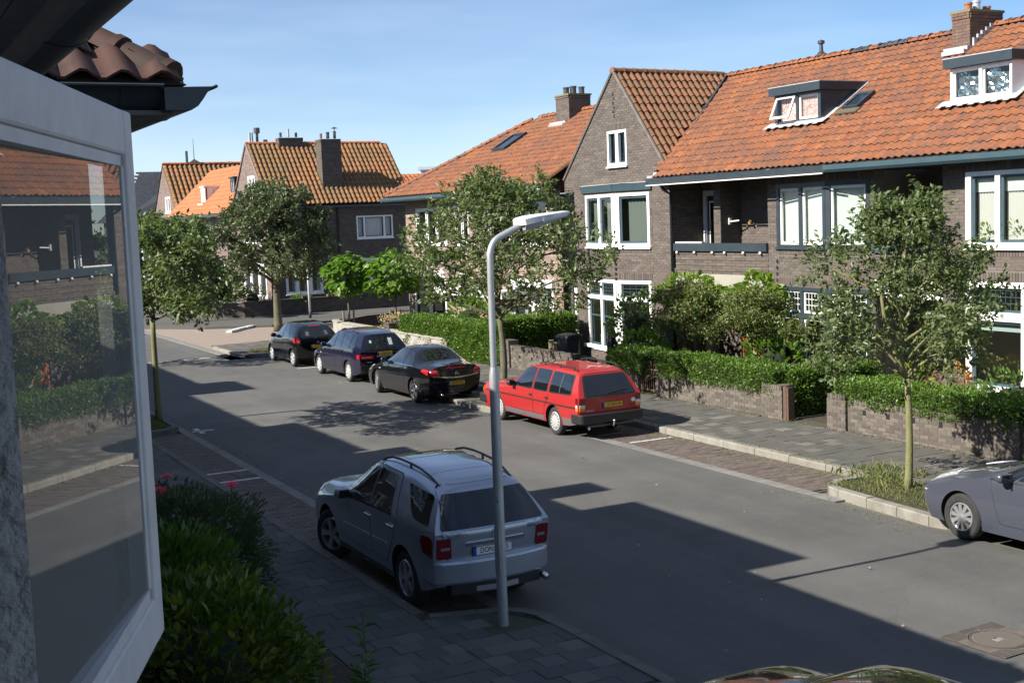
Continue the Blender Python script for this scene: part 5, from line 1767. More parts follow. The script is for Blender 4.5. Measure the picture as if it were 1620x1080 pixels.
rail('stile', LW - fw, LW, Z0, Z1)
rail('stile', 0, fw, Z0, Z1)
rail('top_rail', fw + 0.0005, LW - fw - 0.0005, Z1 - 0.085, Z1 - 0.001)
rail('bottom_rail', fw + 0.0005, LW - fw - 0.0005, Z0 + 0.001, Z0 + 0.09)
bd = MB(SM)
for (a, b, c, d) in ((LW - fw - 0.022, LW - fw, Z0 + 0.09, Z1 - 0.085), (fw, fw + 0.022, Z0 + 0.09, Z1 - 0.085), (fw, LW - fw, Z1 - 0.105, Z1 - 0.0855), (fw, LW - fw, Z0 + 0.0905, Z0 + 0.112)):
    bd.box(a, b, -0.038, -0.006, c, d)
bd.build('glazing_bead', M['bead'] if 'bead' in M else M['sash_paint'], W_)
g_ = MB(SM)
pn, pf = -0.041, -0.008                                  # the old pane sits a little askew in its rebate
g_.quad((fw + 0.01, pn, Z0 + 0.1), (LW - fw - 0.01, pf, Z0 + 0.1), (LW - fw - 0.01, pf, Z1 - 0.095), (fw + 0.01, pn, Z1 - 0.095))
g_.build('pane', M['mirror_pane'], W_)
MB(SM).box(LW - 0.001, LW + 0.012, -0.05, -0.02, Z0 + 0.0, Z1 - 0.012).build('weather_strip', M['sash_paint'], W_)
# ------------------------------------------------------------------ garden walls, gates, street furniture
def garden_wall(name, label, x, y0, y1, z1, holes=(), nparts=300, mb='wall_brick', cat='garden wall', th=0.22, cap=True, zf=None, group=None):
    """low brick wall along the pavement: mortar core, single bricks on the street face and end, upright cap bricks"""
    t = thing(name, label, cat, (x, (y0 + y1) / 2, 0.1), 0, group)
    Mf = frame((x, 0, 0), (0, 1, 0))
    zt = z1 - 0.1 if cap else z1
    c = MB()
    c.box(x + 0.02, x + th, y0 + 0.005, y1 - 0.005, 0.05, zt)
    c.build('core', M['mortar'], t)
    op = [(y - 0.05, y + 0.05, z - 0.055, z + 0.055) for y, z in holes]
    brick_wall(t, Mf, y0, y1, 0.1, zt, op, mbrick=mb, nparts=nparts, bl=0.22, name='street_face', gap=0.012)
    ends = MB()
    w2 = brick_wall(t, frame((x + th, y0, 0), (-1, 0, 0)), 0, th, 0.1, zt, mbrick=mb, nparts=24, name='end_face', bl=0.22, proud=0.0015)
    if op:
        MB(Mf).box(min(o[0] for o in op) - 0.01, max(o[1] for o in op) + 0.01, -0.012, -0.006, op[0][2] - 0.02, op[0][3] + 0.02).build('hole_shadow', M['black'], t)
    if cap:
        mats = []
        y = y0
        while y < y1 - 0.04:
            mats.append(Matrix.Translation((x - 0.012 + random.uniform(-0.004, 0.004), y + 0.005, zt)) @ Matrix.Diagonal((th + 0.02, 0.062, 0.1 + random.uniform(-0.006, 0.006), 1)))
            y += 0.074
        scatter(t, 'cap_brick', BOX5_V, BOX5_F, mats, M[mb], 90, 'cap_bricks')
    return t


def pillar(label, x, y0, y1, z1, th=0.34, group='brick gate pillars'):
    t = garden_wall('brick_pillar', label, x - 0.06, y0, y1, z1, nparts=60, cat='pillar', th=th, cap=True, group=group)
    return t


WX = 17.72
garden_wall('garden_wall', 'low brick wall with four square holes below the hedge beside the gabled house bins', WX, 30.3, 34.0, 0.83, [(33.42, 0.51), (32.66, 0.51), (31.98, 0.52), (31.31, 0.53)])
pillar('brick pillar at the far end of the wall with holes, behind the red car', WX, 34.01, 34.62, 0.97)
garden_wall('garden_wall', 'short brick wall under a trimmed hedge directly beside the rusty arched gate', WX, 27.02, 28.1, 0.72)
garden_wall('garden_wall', 'long brick wall under the hedge between rusty arched gate and brown wooden gate post', WX, 22.0, 25.55, 0.72)
pillar('brick pillar joined to the near side of the rusty arched gate', WX, 25.56, 26.12, 0.8)
pillar('brick pillar beside the brown wooden gate post', WX, 21.3, 21.98, 0.86)
pillar('dark brick pillar across the path from the brown wooden gate post', WX, 19.34, 19.88, 0.86)
garden_wall('garden_wall', 'brick wall with square holes behind the young tree on the grass island', WX, 15.6, 19.33, 0.8, [(18.86, 0.56), (18.21, 0.56), (17.55, 0.57), (16.87, 0.57)])
pillar('brick pillar in leaf shadow behind the grey hatchback', WX, 15.05, 15.59, 0.86)
garden_wall('garden_wall', 'brick wall in leaf shadow running out of view behind the grey hatchback', WX, 8, 15.04, 0.8, nparts=120)
# footing course at the pavement edge
fm = []
for a, b in ((30.3, 34.0), (22.0, 26.1), (15.05, 19.9), (8, 15)):
    y = a
    while y < b:
        fm.append(Matrix.Translation((17.6, y, 0.09)) @ Matrix.Rotation(random.gauss(0, 0.05), 4, 'Z') @ Matrix.Diagonal((0.1, 0.055, 0.045, 1)))
        y += 0.068
scatter(joint_right, 'edge_brick', BOX5_V, BOX5_F, fm, M['wall_brick'], 120, 'edge_bricks')

# rusty gate with arched tops
t = thing('garden_gate', 'rusty iron garden gate with arched bar tops between the low brick walls', 'gate', (17.85, 26.58, 0.12))
R_ = MB()
for z in (0.2, 0.55, 0.72):
    MB().box(17.83, 17.86, 26.15, 26.99, z, z + 0.03).build('cross_bar', M['rust'], t)
for k in range(5):
    y = 26.2 + k * 0.185
    MB().tube([(17.845, y, 0.16)] + [(17.845, y + 0.0463 * (1 - math.cos(a)), 0.88 + 0.07 * math.sin(a)) for a in np.linspace(0, math.pi, 7)] + [(17.845, y + 0.0926, 0.16)], 0.011, 6).build('arched_bar', M['rust'], t)
for y in (26.14, 27.0):
    MB().box(17.82, 17.87, y - 0.02, y + 0.02, 0.12, 0.85).build('gate_stile', M['rust'], t)
t = thing('gate_post', 'brown wooden gate post standing beside a brick pillar at the dark garden path', 'gate post', (17.8, 20.75, 0.12))
MB().box(17.66, 17.76, 21.16, 21.26, 0.1, 0.86).box(17.66, 17.8, 21.09, 21.15, 0.1, 0.84).build('post', M['rust'], t)
t = thing('low_gate', 'low black slatted gate between the wall with holes and the gabled house', 'gate', (17.8, 29.75, 0.12))
for k in range(6):
    MB().box(17.8, 17.83, 29.2 + 0.17 * k, 29.35 + 0.17 * k, 0.18, 0.82 + 0.02 * (k % 2)).build('slat', M['black'], t)
for z in (0.3, 0.7):
    MB().box(17.83, 17.86, 29.2, 30.22, z, z + 0.06).build('rail', M['black'], t)
t = thing('letter_box', 'small black box fixed beside the low black gate and white bay', 'letter box', (18.6, 29.6, 0.1))
MB().box(18.55, 18.75, 29.55, 29.8, 0.1, 1.15).box(18.57, 18.73, 29.6, 29.75, 1.15, 1.3).build('body', M['black'], t)

# wheelie bin
t = thing('wheelie_bin', 'dark grey wheelie bin with rounded lid behind the wall by the white passage door', 'bin', (18.55, 31.9, 0.12), math.radians(8))
M['bin'] = mat('bin', (0.035, 0.04, 0.045), 0.45)
b = MB()
pr = [(-0.24, -0.23), (0.24, -0.23), (0.24, 0.23), (-0.24, 0.23)]
b.add([(x * 0.82, y * 0.82, 0.06) for x, y in pr] + [(x, y, 1.0) for x, y in pr], [(3, 2, 1, 0), (0, 1, 5, 4), (1, 2, 6, 5), (2, 3, 7, 6), (3, 0, 4, 7)])
b.box(-0.27, 0.27, -0.27, 0.27, 0.98, 1.03)
o = b.build('body', M['bin'], t, loc=True)
o.modifiers.new('b', 'BEVEL').width = 0.02
b = MB()
prof = [(-0.3, 1.03), (-0.3, 1.06), (-0.22, 1.11), (0.1, 1.14), (0.27, 1.1), (0.29, 1.03)]
b.prism(prof, -0.29, 0.29, axis='y')
o = b.build('lid', M['bin'], t, loc=True)
o.modifiers.new('b', 'BEVEL').width = 0.015
MB().tube([(0.3, -0.24, 1.06), (0.34, -0.2, 1.08), (0.34, 0.2, 1.08), (0.3, 0.24, 1.06)], 0.016, 6).build('handle', M['bin'], t, True, loc=True)
for y in (-0.22, 0.22):
    MB(Matrix.Translation((0.2, y, 0.1))).lathe([(0.001, -0.02), (0.1, -0.02), (0.1, 0.02), (0.001, 0.02)], 14, axis='y').build('wheel', M['black'], t, loc=True)
for k, (x, y, h) in enumerate(((18.3, 32.5, 0.92), (18.32, 32.28, 0.86))):
    o = MB(Matrix.Translation((x, y, 0.12))).tube([(0, 0, 0), (0.01, 0, h * 0.5), (0.0, 0.015, h)], [0.085, 0.08, 0.08], 10).tube([(0, 0, h), (0, 0, h + 0.004)], 0.078, 10, 1).build('log', [M['wood'], M['curtain']])
    tag(o, ('taller pale sawn log standing on end near the wheelie bin', 'shorter pale sawn log standing on end against the wheelie bin')[k], 'log', 'logs by the bin')

# white garden wall of the corner house, its inner dark wall and the railing
def white_wall(path, z1, label):
    t = thing('white_garden_wall', label, 'garden wall', (*path[0], 0.1))
    for i, (p, q) in enumerate(zip(path[:-1], path[1:])):
        v = Vector((q[0] - p[0], q[1] - p[1], 0))
        L = v.length
        Fm = frame((p[0], p[1], 0), v)
        MB(Fm).box(0, L, -0.2, -0.012, 0.05, z1 - 0.06).build('core', M['plaster'], t)
        brick_wall(t, Fm, 0, L, 0.1, z1 - 0.06, mbrick='plaster', mmortar='plaster', nparts=70, bl=0.24, name='street_face')
        for k in range(int(L / 0.5)):
            MB(Fm).box(0.5 * k + 0.004, min(L, 0.5 * k + 0.496), -0.24, 0.04, z1 - 0.055, z1).build('coping', M['concrete'], t)


white_wall([(17.5, 38.2), (17.5, 48.6), (17.62, 49.6), (17.95, 50.3)], 0.76, 'curved whitewashed brick garden wall behind the parked black hatchback and blue estate')
t = thing('dark_garden_wall', 'dark shaded garden wall sloping up to the iron railing along the side street', 'garden wall', (19, 50.7, 0.1))
MB().prism([(18.0, 0.1), (20.6, 0.1), (20.6, 0.82), (19.4, 0.78), (18.0, 0.62)], 50.4, 50.6, axis='y').build('core', M['tar_brick'], t)
MB().box(20.55, 20.75, 50.38, 50.62, 0.1, 0.9).build('pillar', M['tar_brick'], t)
t = thing('iron_railing', 'thin black iron railing along the side street beside the pale corner house', 'railing', (22.5, 50.6, 0.1))
for z in (0.22, 0.85):
    MB().box(20.76, 26.0, 50.48, 50.51, z, z + 0.03).build('rail', M['iron'], t)
for k in range(34):
    MB().tube([(20.86 + 0.155 * k, 50.495, 0.12), (20.86 + 0.155 * k, 50.495, 0.98)], 0.01, 5).build('bar', M['iron'], t)
t = thing('stone_stump', 'short square stone post between the parked blue estate and white wall', 'post', (17.3, 43.6, 0.1))
MB().box(17.62, 17.9, 43.5, 43.95, 0.1, 0.92).box(17.6, 17.92, 43.48, 43.97, 0.92, 0.97).build('post', M['tar_brick'], t)

# wall in front of the chimney house
t = thing('far_garden_wall', 'low dark brick wall with stepped gaps curving round the garden of the chimney house', 'garden wall', (20, 63.6, 0.1))
pts = [(15.85, 69.0), (15.95, 66.0), (16.6, 64.4), (17.9, 63.65), (20, 63.5), (27.5, 63.45)]
for i, (p, q) in enumerate(zip(pts[:-1], pts[1:])):
    v = Vector((q[0] - p[0], q[1] - p[1], 0))
    Fm = frame((p[0], p[1], 0), -v)
    Fm = frame((q[0], q[1], 0), -v)
    h_ = 0.55 if i < 1 else 0.92
    MB(Fm).box(0.0, v.length, -0.22, 0, 0.05, h_ - 0.06).build('core', M['tar_brick'] if i > 2 else M['wall_brick'], t)
    brick_wall(t, Fm, 0, v.length, 0.1, h_ - 0.06, mbrick='tar_brick' if i > 2 else 'wall_brick', mmortar='mortar' if i < 3 else 'tar_brick', nparts=0, name='street_face')
    MB(Fm).box(0.0, v.length, -0.26, 0.04, h_ - 0.055, h_).build('coping', M['tar_brick'] if i > 2 else M['concrete'], t)
for x in (20.9, 22.3, 24.2, 26.0):
    MB().box(x, x + 0.35, 63.3, 63.62, 0.92, 1.05).build('pier_block', M['tar_brick'], t)
t = thing('rail_post', 'plain grey post with a top rail behind the low dark wall of the chimney house', 'post', (25.5, 63.9, 0.1))
MB().box(25.45, 25.55, 63.85, 63.95, 0.1, 1.5).box(25.55, 26.6, 63.88, 63.93, 1.42, 1.5).build('post', M['stem'], t)

# poles
def pole(x, y, h, label):
    t = thing('sign_pole', label, 'pole', (x, y, 0.12))
    MB().tube([(x, y, 0.12), (x, y, 0.42)], 0.065, 10).build('pole_base', M['black'], t, True)
    MB().tube([(x, y, 0.4), (x - 0.02, y, h)], 0.055, 10).build('pole_shaft', M['white'], t, True)


pole(20.15, 60.0, 4.3, 'white pole with black foot on the pavement before the chimney house')
pole(12.9, 63.2, 4.2, 'white pole with black foot at the far left edge of the junction')

# ---- the street lamp in front
LX, LY = 6.27, 12.47
t = thing('street_lamp', 'galvanised street lamp with curved arm and flat lichen-stained head beside the silver car', 'street lamp', (LX, LY, 0.12))
b = MB(Matrix.Translation((LX, LY, 0.0)))
b.tube([(0, 0, 0.1), (0, 0, 0.5), (0.004, 0, 2.0), (0.006, 0, 2.86)], [0.062, 0.06, 0.056, 0.055], 20)
b.build('lower_pole', M['galv'], t, True, 40)
b = MB(Matrix.Translation((LX, LY, 0.0)))
b.tube([(0.006, 0, 2.86), (0.006, 0, 2.96), (0.007, 0, 3.05)], [0.056, 0.054, 0.039], 20)
b.tube([(0.007, 0, 3.04), (0.012, 0, 4.05), (0.014, 0, 4.2)] + [(0.014 + 0.2 - 0.2 * math.cos(a), 0.03 * math.sin(a / 2), 4.26 + 0.24 * math.sin(a)) for a in np.linspace(0.15, 1.2, 9)] + [(0.46, 0.05, 4.615)], 0.037, 16)
b.build('upper_pole', M['galv'], t, True, 40)
# service door and hand-drawn mark
b = MB(Matrix.Translation((LX, LY, 0)) @ Matrix.Rotation(math.radians(205), 4, 'Z'))
b.box(0.05, 0.06, -0.035, 0.035, 0.75, 1.25)
b.build('service_door', M['galv'], t)
M['sticker'] = mat('sticker', (0.05, 0.3, 0.08), 0.6)
b = MB(Matrix.Translation((LX, LY, 0)) @ Matrix.Rotation(math.radians(232), 4, 'Z'))
b.box(0.05, 0.0585, -0.012, 0.012, 1.53, 1.56)
b.box(0.05, 0.0585, -0.012, 0.0, 1.575, 1.595)
b.build('sticker', M['sticker'], t)
hd = Vector((0.66, 0.05, 0.115)).normalized()
hs = Vector((0, 0, 1)).cross(hd).normalized()
HM = Matrix.Translation((LX + 0.4, LY + 0.045, 4.605)) @ Matrix((hd, hs, hd.cross(hs))).transposed().to_4x4()
M['lamp_white'] = mat('lamp_white', (0.6, 0.61, 0.61), 0.5, noise=(9, 0.35, 0.7), col2=(0.45, 0.46, 0.46), noise2=[(14, (0.3, 0.3, 0.26), 0.6, 0.1, 0.5)])
M['lichen'] = mat('lichen', (0.4, 0.29, 0.03), 0.9, noise=(30, 0.4, 0.6), col2=(0.42, 0.36, 0.14), bump=(60, 0.8, 0.01))
b = MB(HM)
sec = [(0.0, 0.09, 0.07, 0.05), (0.03, 0.14, 0.085, 0.07), (0.16, 0.155, 0.085, 0.075), (0.42, 0.125, 0.06, 0.055), (0.62, 0.095, 0.04, 0.035), (0.67, 0.085, 0.028, 0.02)]
rings = []
for (l, w, up, dn) in sec:
    rings.append([(l, -w, 0), (l, -w * 0.93, up * 0.75), (l, -w * 0.5, up), (l, 0, up * 1.06), (l, w * 0.5, up), (l, w * 0.93, up * 0.75), (l, w, 0)])
vs = [p for r in rings for p in r]
fs = [(i * 7 + k, i * 7 + k + 1, (i + 1) * 7 + k + 1, (i + 1) * 7 + k) for i in range(5) for k in range(6)] + [tuple(range(7))[::-1], tuple(range(35, 42))]
b.add(vs, fs)
b.build('lamp_head', M['lamp_white'], t, True, 40)
b = MB(HM)
rings = []
for (l, w, up, dn) in sec[1:]:
    rings.append([(l, -w * 0.9, -0.002), (l, -w * 0.7, -dn * 0.8), (l, 0, -dn), (l, w * 0.7, -dn * 0.8), (l, w * 0.9, -0.002)])
vs = [p for r in rings for p in r]
b.add(vs, [(i * 5 + k, (i + 1) * 5 + k, (i + 1) * 5 + k + 1, i * 5 + k + 1) for i in range(4) for k in range(4)] + [(0, 1, 2, 3, 4), (24, 23, 22, 21, 20)])
b.build('lamp_shade', M['zinc'], t, True, 40)
b = MB(HM)
for sg in (-1, 1):
    b.box(0.12, 0.6, sg * 0.118 - 0.008, sg * 0.118 + 0.008, -0.012, 0.02)
b.box(0.25, 0.28, -0.158, 0.158, -0.012, 0.024)
b.build('head_rim', M['galv'], t)
b = MB(HM)
for i in range(34):
    l, w = random.uniform(0.0, 0.2), random.uniform(-0.09, 0.09)
    b.lathe([(0.032, 0), (0.026, 0.009), (0.001, 0.014)], 7, M=Matrix.Translation((l, w * 1.4, 0.096 - abs(w) * 0.14 - 0.02 * l)))
o = b.build('lichen_growth', M['lichen'], t)
o['kind'] = 'stuff'
# ------------------------------------------------------------------ trees, hedges, shrubs
LEAF_V = np.array([(0, 0, 0), (-0.5, 0.45, 0.12), (0, 1, -0.05), (0.5, 0.45, 0.12), (0, 0.5, 0.0)])
LEAF_F = np.array([(0, 4, 1), (1, 4, 2), (0, 3, 4), (4, 3, 2)])


def leaf_cloud(P, Dv, size, aspect=0.5, jitter=0.25, seed=0, up=0.5):
    """leaf blades at points P pointing along Dv; returns vertices and triangles"""
    r = np.random.default_rng(seed)
    n = len(P)
    Dv = Dv + r.normal(0, 0.35, (n, 3))
    Dv /= np.linalg.norm(Dv, axis=1, keepdims=True) + 1e-9
    nrm = r.normal(0, 0.55, (n, 3)) + np.array([0, 0, up])
    X = np.cross(Dv, nrm)
    X /= np.linalg.norm(X, axis=1, keepdims=True) + 1e-9
    Z = np.cross(X, Dv)
    s = size * r.uniform(1 - jitter, 1 + jitter, n)
    V = P[:, None] + s[:, None, None] * (LEAF_V[None, :, 0:1] * aspect * X[:, None] + LEAF_V[None, :, 1:2] * Dv[:, None] + LEAF_V[None, :, 2:3] * Z[:, None])
    Fc = LEAF_F[None] + (np.arange(n) * 5)[:, None, None]
    return V.reshape(-1, 3), Fc.reshape(-1, 3)


def branch_path(p, q, sag, rnd, n=5, wob=0.06):
    p, q = np.array(p, float), np.array(q, float)
    out = []
    off = rnd.normal(0, wob * np.linalg.norm(q - p), 3)
    for i in range(n + 1):
        t = i / n
        w = p + (q - p) * t + off * math.sin(math.pi * t)
        w[2] += sag * math.sin(math.pi * t)
        out.append(tuple(w))
    return out


def tree(label, base, fork, centre, radii, rad, mleaf, mbark, n_twig, per, size, seed, name='street_tree', cat='tree', aspect=0.5, lobes=9, group=None, lean=(0, 0), stems=1, open_=0.55, up=0.5,
         twig_len=0.35, z0=0.1, taper=0.5):
    """trunk to the fork, limbs to lobes spread through the crown, twigs with leaves round each lobe"""
    r = np.random.default_rng(seed)
    t = thing(name, label, cat, (base[0], base[1], z0), 0, group)
    c = np.array(centre, float)
    R = np.array(radii, float)
    tr = MB()
    tops = []
    for s in range(stems):
        a = 2 * math.pi * s / max(1, stems) + 0.4
        off = 0 if stems == 1 else rad * 1.6
        b0 = (base[0] + off * math.cos(a), base[1] + off * math.sin(a), z0 - 0.05)
        top = (base[0] + lean[0] + off * 3 * math.cos(a), base[1] + lean[1] + off * 3 * math.sin(a), fork)
        pts = branch_path(b0, top, 0, r, 7, 0.012 if stems == 1 else 0.06)
        k = 1 if stems == 1 else 0.65
        tr.tube(pts, [rad * k * (1.25 if i == 0 else 1.0 - 0.3 * i / 7) for i in range(8)], 10)
        tops.append(top)
    tr.build('trunk', M[mbark], t, True)
    limbs = MB()
    leader = tuple(c + np.array([0, 0, R[2] * 0.75]))
    cents = []
    for i in range(lobes):
        th_ = 2.39996 * i + r.uniform(-0.3, 0.3)
        zz = -0.8 + 1.65 * (i + 0.5) / lobes
        rr = math.sqrt(max(0.05, 1 - (zz * 0.95) ** 2)) * r.uniform(0.5, 0.85) * (1 - taper * max(0, zz + 0.25))
        cents.append(c + R * np.array([rr * math.cos(th_), rr * math.sin(th_), zz * 0.85]))
    cents.append(c + R * np.array([0, 0, 0.55]))
    cents.append(c + R * np.array([0.1, -0.1, 0.1]))
    P, Dd = [], []
    twigs = MB()
    for i, L in enumerate(cents):
        st = np.array(tops[i % len(tops)])
        t0 = st + (np.array(leader) - st) * max(0, min(0.75, (L[2] - st[2]) / max(0.3, leader[2] - st[2]) - 0.25))
        pts = branch_path(t0, L, 0.1, r, 5)
        limbs.tube(pts, [rad * 0.42 * (1 - 0.75 * k / 5) for k in range(6)], 6)
        lr = R * r.uniform(0.17, 0.36) * (1 - 0.45 * taper * max(0, (L[2] - c[2]) / R[2] + 0.2))
        m = int(n_twig / len(cents))
        for k in range(m):
            d = r.normal(0, 1, 3)
            d /= np.linalg.norm(d)
            d[2] = d[2] * 0.75 + 0.1
            e = L + lr * d * (r.uniform(0.25, 1.0) ** open_) * r.choice([1.0, 1.0, 1.0, 1.25])
            s_ = L + (e - L) * 0.35
            if k % 5 == 0:
                twigs.tube([tuple(pts[3]), tuple((s_ + np.array(pts[4])) / 2 + r.normal(0, 0.03, 3)), tuple(e)], [rad * 0.1, rad * 0.07, rad * 0.03], 4)
            dirv = (e - L) / (np.linalg.norm(e - L) + 1e-6) + r.normal(0, 0.45, 3)
            dirv /= np.linalg.norm(dirv)
            for q in range(per):
                f_ = q / per
                P.append(e + dirv * twig_len * (f_ - 0.4) + r.normal(0, 0.035, 3))
                Dd.append(dirv * 0.5 + r.normal(0, 0.7, 3))
    if stems == 1:
        limbs.tube(branch_path(tops[0], leader, 0, r, 6), [rad * (0.68 - 0.55 * k / 6) for k in range(7)], 8)
    limbs.build('limbs', M[mbark], t, True)
    twigs.build('twigs', M[mbark], t)['kind'] = 'stuff'
    V, Fc = leaf_cloud(np.array(P), np.array(Dd), size, aspect, seed=seed, up=up)
    link(bpy.data.objects.new('crown', np_mesh('crown', V, Fc, M[mleaf], True)), t)['kind'] = 'stuff'
    return t


M['grey_leaf'] = leaf_mat('grey_leaf', [(0.06, 0.08, 0.034), (0.08, 0.105, 0.045), (0.1, 0.125, 0.06), (0.15, 0.17, 0.11)], 0.42, 0.25)
M['mid_leaf'] = leaf_mat('mid_leaf', [(0.07, 0.098, 0.034), (0.1, 0.13, 0.052), (0.125, 0.165, 0.062), (0.16, 0.195, 0.1)], 0.42, 0.32)
M['bright_leaf'] = leaf_mat('bright_leaf', [(0.075, 0.15, 0.018), (0.1, 0.19, 0.024), (0.13, 0.22, 0.03)], 0.45, 0.35)
M['vine_leaf'] = leaf_mat('vine_leaf', [(0.1, 0.17, 0.02), (0.14, 0.22, 0.03), (0.19, 0.26, 0.04)], 0.45, 0.4)
M['hedge_leaf'] = leaf_mat('hedge_leaf', [(0.07, 0.13, 0.018), (0.095, 0.17, 0.026), (0.13, 0.21, 0.036)], 0.42, 0.28)
M['haw_leaf'] = leaf_mat('haw_leaf', [(0.09, 0.14, 0.034), (0.11, 0.165, 0.042), (0.15, 0.115, 0.055), (0.1, 0.18, 0.036)], 0.45, 0.25)
M['shrub_leaf'] = leaf_mat('shrub_leaf', [(0.045, 0.09, 0.016), (0.065, 0.125, 0.022), (0.095, 0.165, 0.03)], 0.45, 0.25)
M['laurel_leaf'] = leaf_mat('laurel_leaf', [(0.035, 0.08, 0.015), (0.055, 0.1, 0.016), (0.11, 0.14, 0.02), (0.2, 0.21, 0.035)], 0.4, 0.25)
M['silver_leaf'] = leaf_mat('silver_leaf', [(0.06, 0.092, 0.042), (0.085, 0.12, 0.055), (0.045, 0.075, 0.032)], 0.55, 0.2)
M['rose_leaf'] = leaf_mat('rose_leaf', [(0.05, 0.04, 0.03), (0.04, 0.06, 0.03), (0.07, 0.04, 0.035)], 0.5, 0.2)
M['pink_petal'] = leaf_mat('pink_petal', [(0.75, 0.08, 0.22), (0.85, 0.14, 0.3)], 0.6, 0.3)
M['pale_pink'] = leaf_mat('pale_pink', [(0.6, 0.4, 0.3), (0.4, 0.36, 0.16), (0.55, 0.42, 0.3)], 0.6, 0.3)
M['orange_leaf'] = leaf_mat('orange_leaf', [(0.4, 0.13, 0.05), (0.3, 0.2, 0.05)], 0.6, 0.3)
M['yellow_leaf'] = leaf_mat('yellow_leaf', [(0.3, 0.33, 0.04), (0.22, 0.28, 0.04)], 0.5, 0.35)
M['blade'] = leaf_mat('blade', [(0.1, 0.15, 0.03), (0.13, 0.18, 0.042), (0.19, 0.2, 0.075), (0.24, 0.22, 0.11)], 0.6, 0.25)
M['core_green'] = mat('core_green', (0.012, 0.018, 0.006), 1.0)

tree('street tree with thin mottled trunk beside the near kerb, crown touching the casement edge', (6.45, 31.03), 2.55, (6.35, 28.9, 3.85), (1.5, 3.1, 1.45), 0.085, 'mid_leaf', 'green_bark', 850, 15, 0.12, 11, lobes=15, taper=0.3)
tree('bushy street tree with thick pale trunk on the junction corner behind the black hatchback', (16.9, 54.8), 2.1, (16.9, 54.8, 4.35), (3.1, 3.7, 2.6), 0.2, 'grey_leaf', 'bark', 1700, 14, 0.17, 12, lobes=20, open_=0.45, taper=0.3)
tree('broad open street tree behind the street lamp in front of the pale corner house', (14.9, 29.15), 2.1, (14.95, 29.2, 4.1), (2.3, 5.0, 2.15), 0.1, 'mid_leaf', 'bark', 1150, 15, 0.125, 13, lobes=26, open_=0.5, taper=0.6)
tree('young street tree with slender greenish trunk on the grass island at the right', (14.87, 14.85), 1.9, (14.95, 15.05, 3.35), (1.65, 1.9, 1.9), 0.068, 'mid_leaf', 'green_bark', 800, 16, 0.1, 14, lobes=24, open_=0.5, taper=0.6)
tree('street tree standing far off by the near kerb, mostly hidden by the casement', (6.4, 44.6), 2.4, (6.4, 44.6, 4.1), (2.3, 2.4, 1.6), 0.1, 'mid_leaf', 'bark', 330, 14, 0.17, 15, lobes=9)
tree('slim tree with pale trunk beyond the junction by the dark garden shrub', (14.4, 62.8), 2.6, (14.3, 63.2, 4.0), (1.9, 2.2, 1.4), 0.13, 'grey_leaf', 'bark', 300, 12, 0.22, 16, lobes=8)


def pollard(label, x, y, zc, rx, rz, seed):
    t = thing('ball_tree', label, 'tree', (x, y, 0.12), 0, 'round headed small trees')
    r = np.random.default_rng(seed)
    MB().tube([(x, y, 0.1), (x + 0.02, y, 1.2), (x, y + 0.02, zc)], [0.05, 0.045, 0.04], 8).build('trunk', M['bark'], t, True)
    for sx in (-0.22, 0.22):
        MB().box(x + sx - 0.03, x + sx + 0.03, y - 0.03, y + 0.03, 0.1, 1.15).build('support_stake', M['wood'], t)
    P, Dd = [], []
    for k in range(750):
        d = r.normal(0, 1, 3)
        d /= np.linalg.norm(d)
        s = r.uniform(0.55, 1) * (1 + 0.12 * math.sin(5 * math.atan2(d[1], d[0])) + 0.1 * math.sin(7 * d[2]))
        p = np.array([x + d[0] * rx * s, y + d[1] * rx * s, zc + d[2] * rz * s - (0.15 if d[2] < -0.2 else 0)])
        P.append(p)
        Dd.append(np.array([d[0], d[1], -0.55 + 0.3 * d[2]]))
    V, Fc = leaf_cloud(np.array(P), np.array(Dd), 0.3, 0.75, seed=seed, up=1.2)
    link(bpy.data.objects.new('crown', np_mesh('crown', V, Fc, M['bright_leaf'], True)), t)['kind'] = 'stuff'


pollard('small bright green ball-headed tree on a staked stem, nearer the chimney house wall', 18.1, 49.0, 2.75, 0.85, 0.7, 31)
pollard('bright green umbrella-headed small tree with drooping leaves beside the pale corner house', 19.6, 47.6, 2.75, 1.15, 0.8, 32)


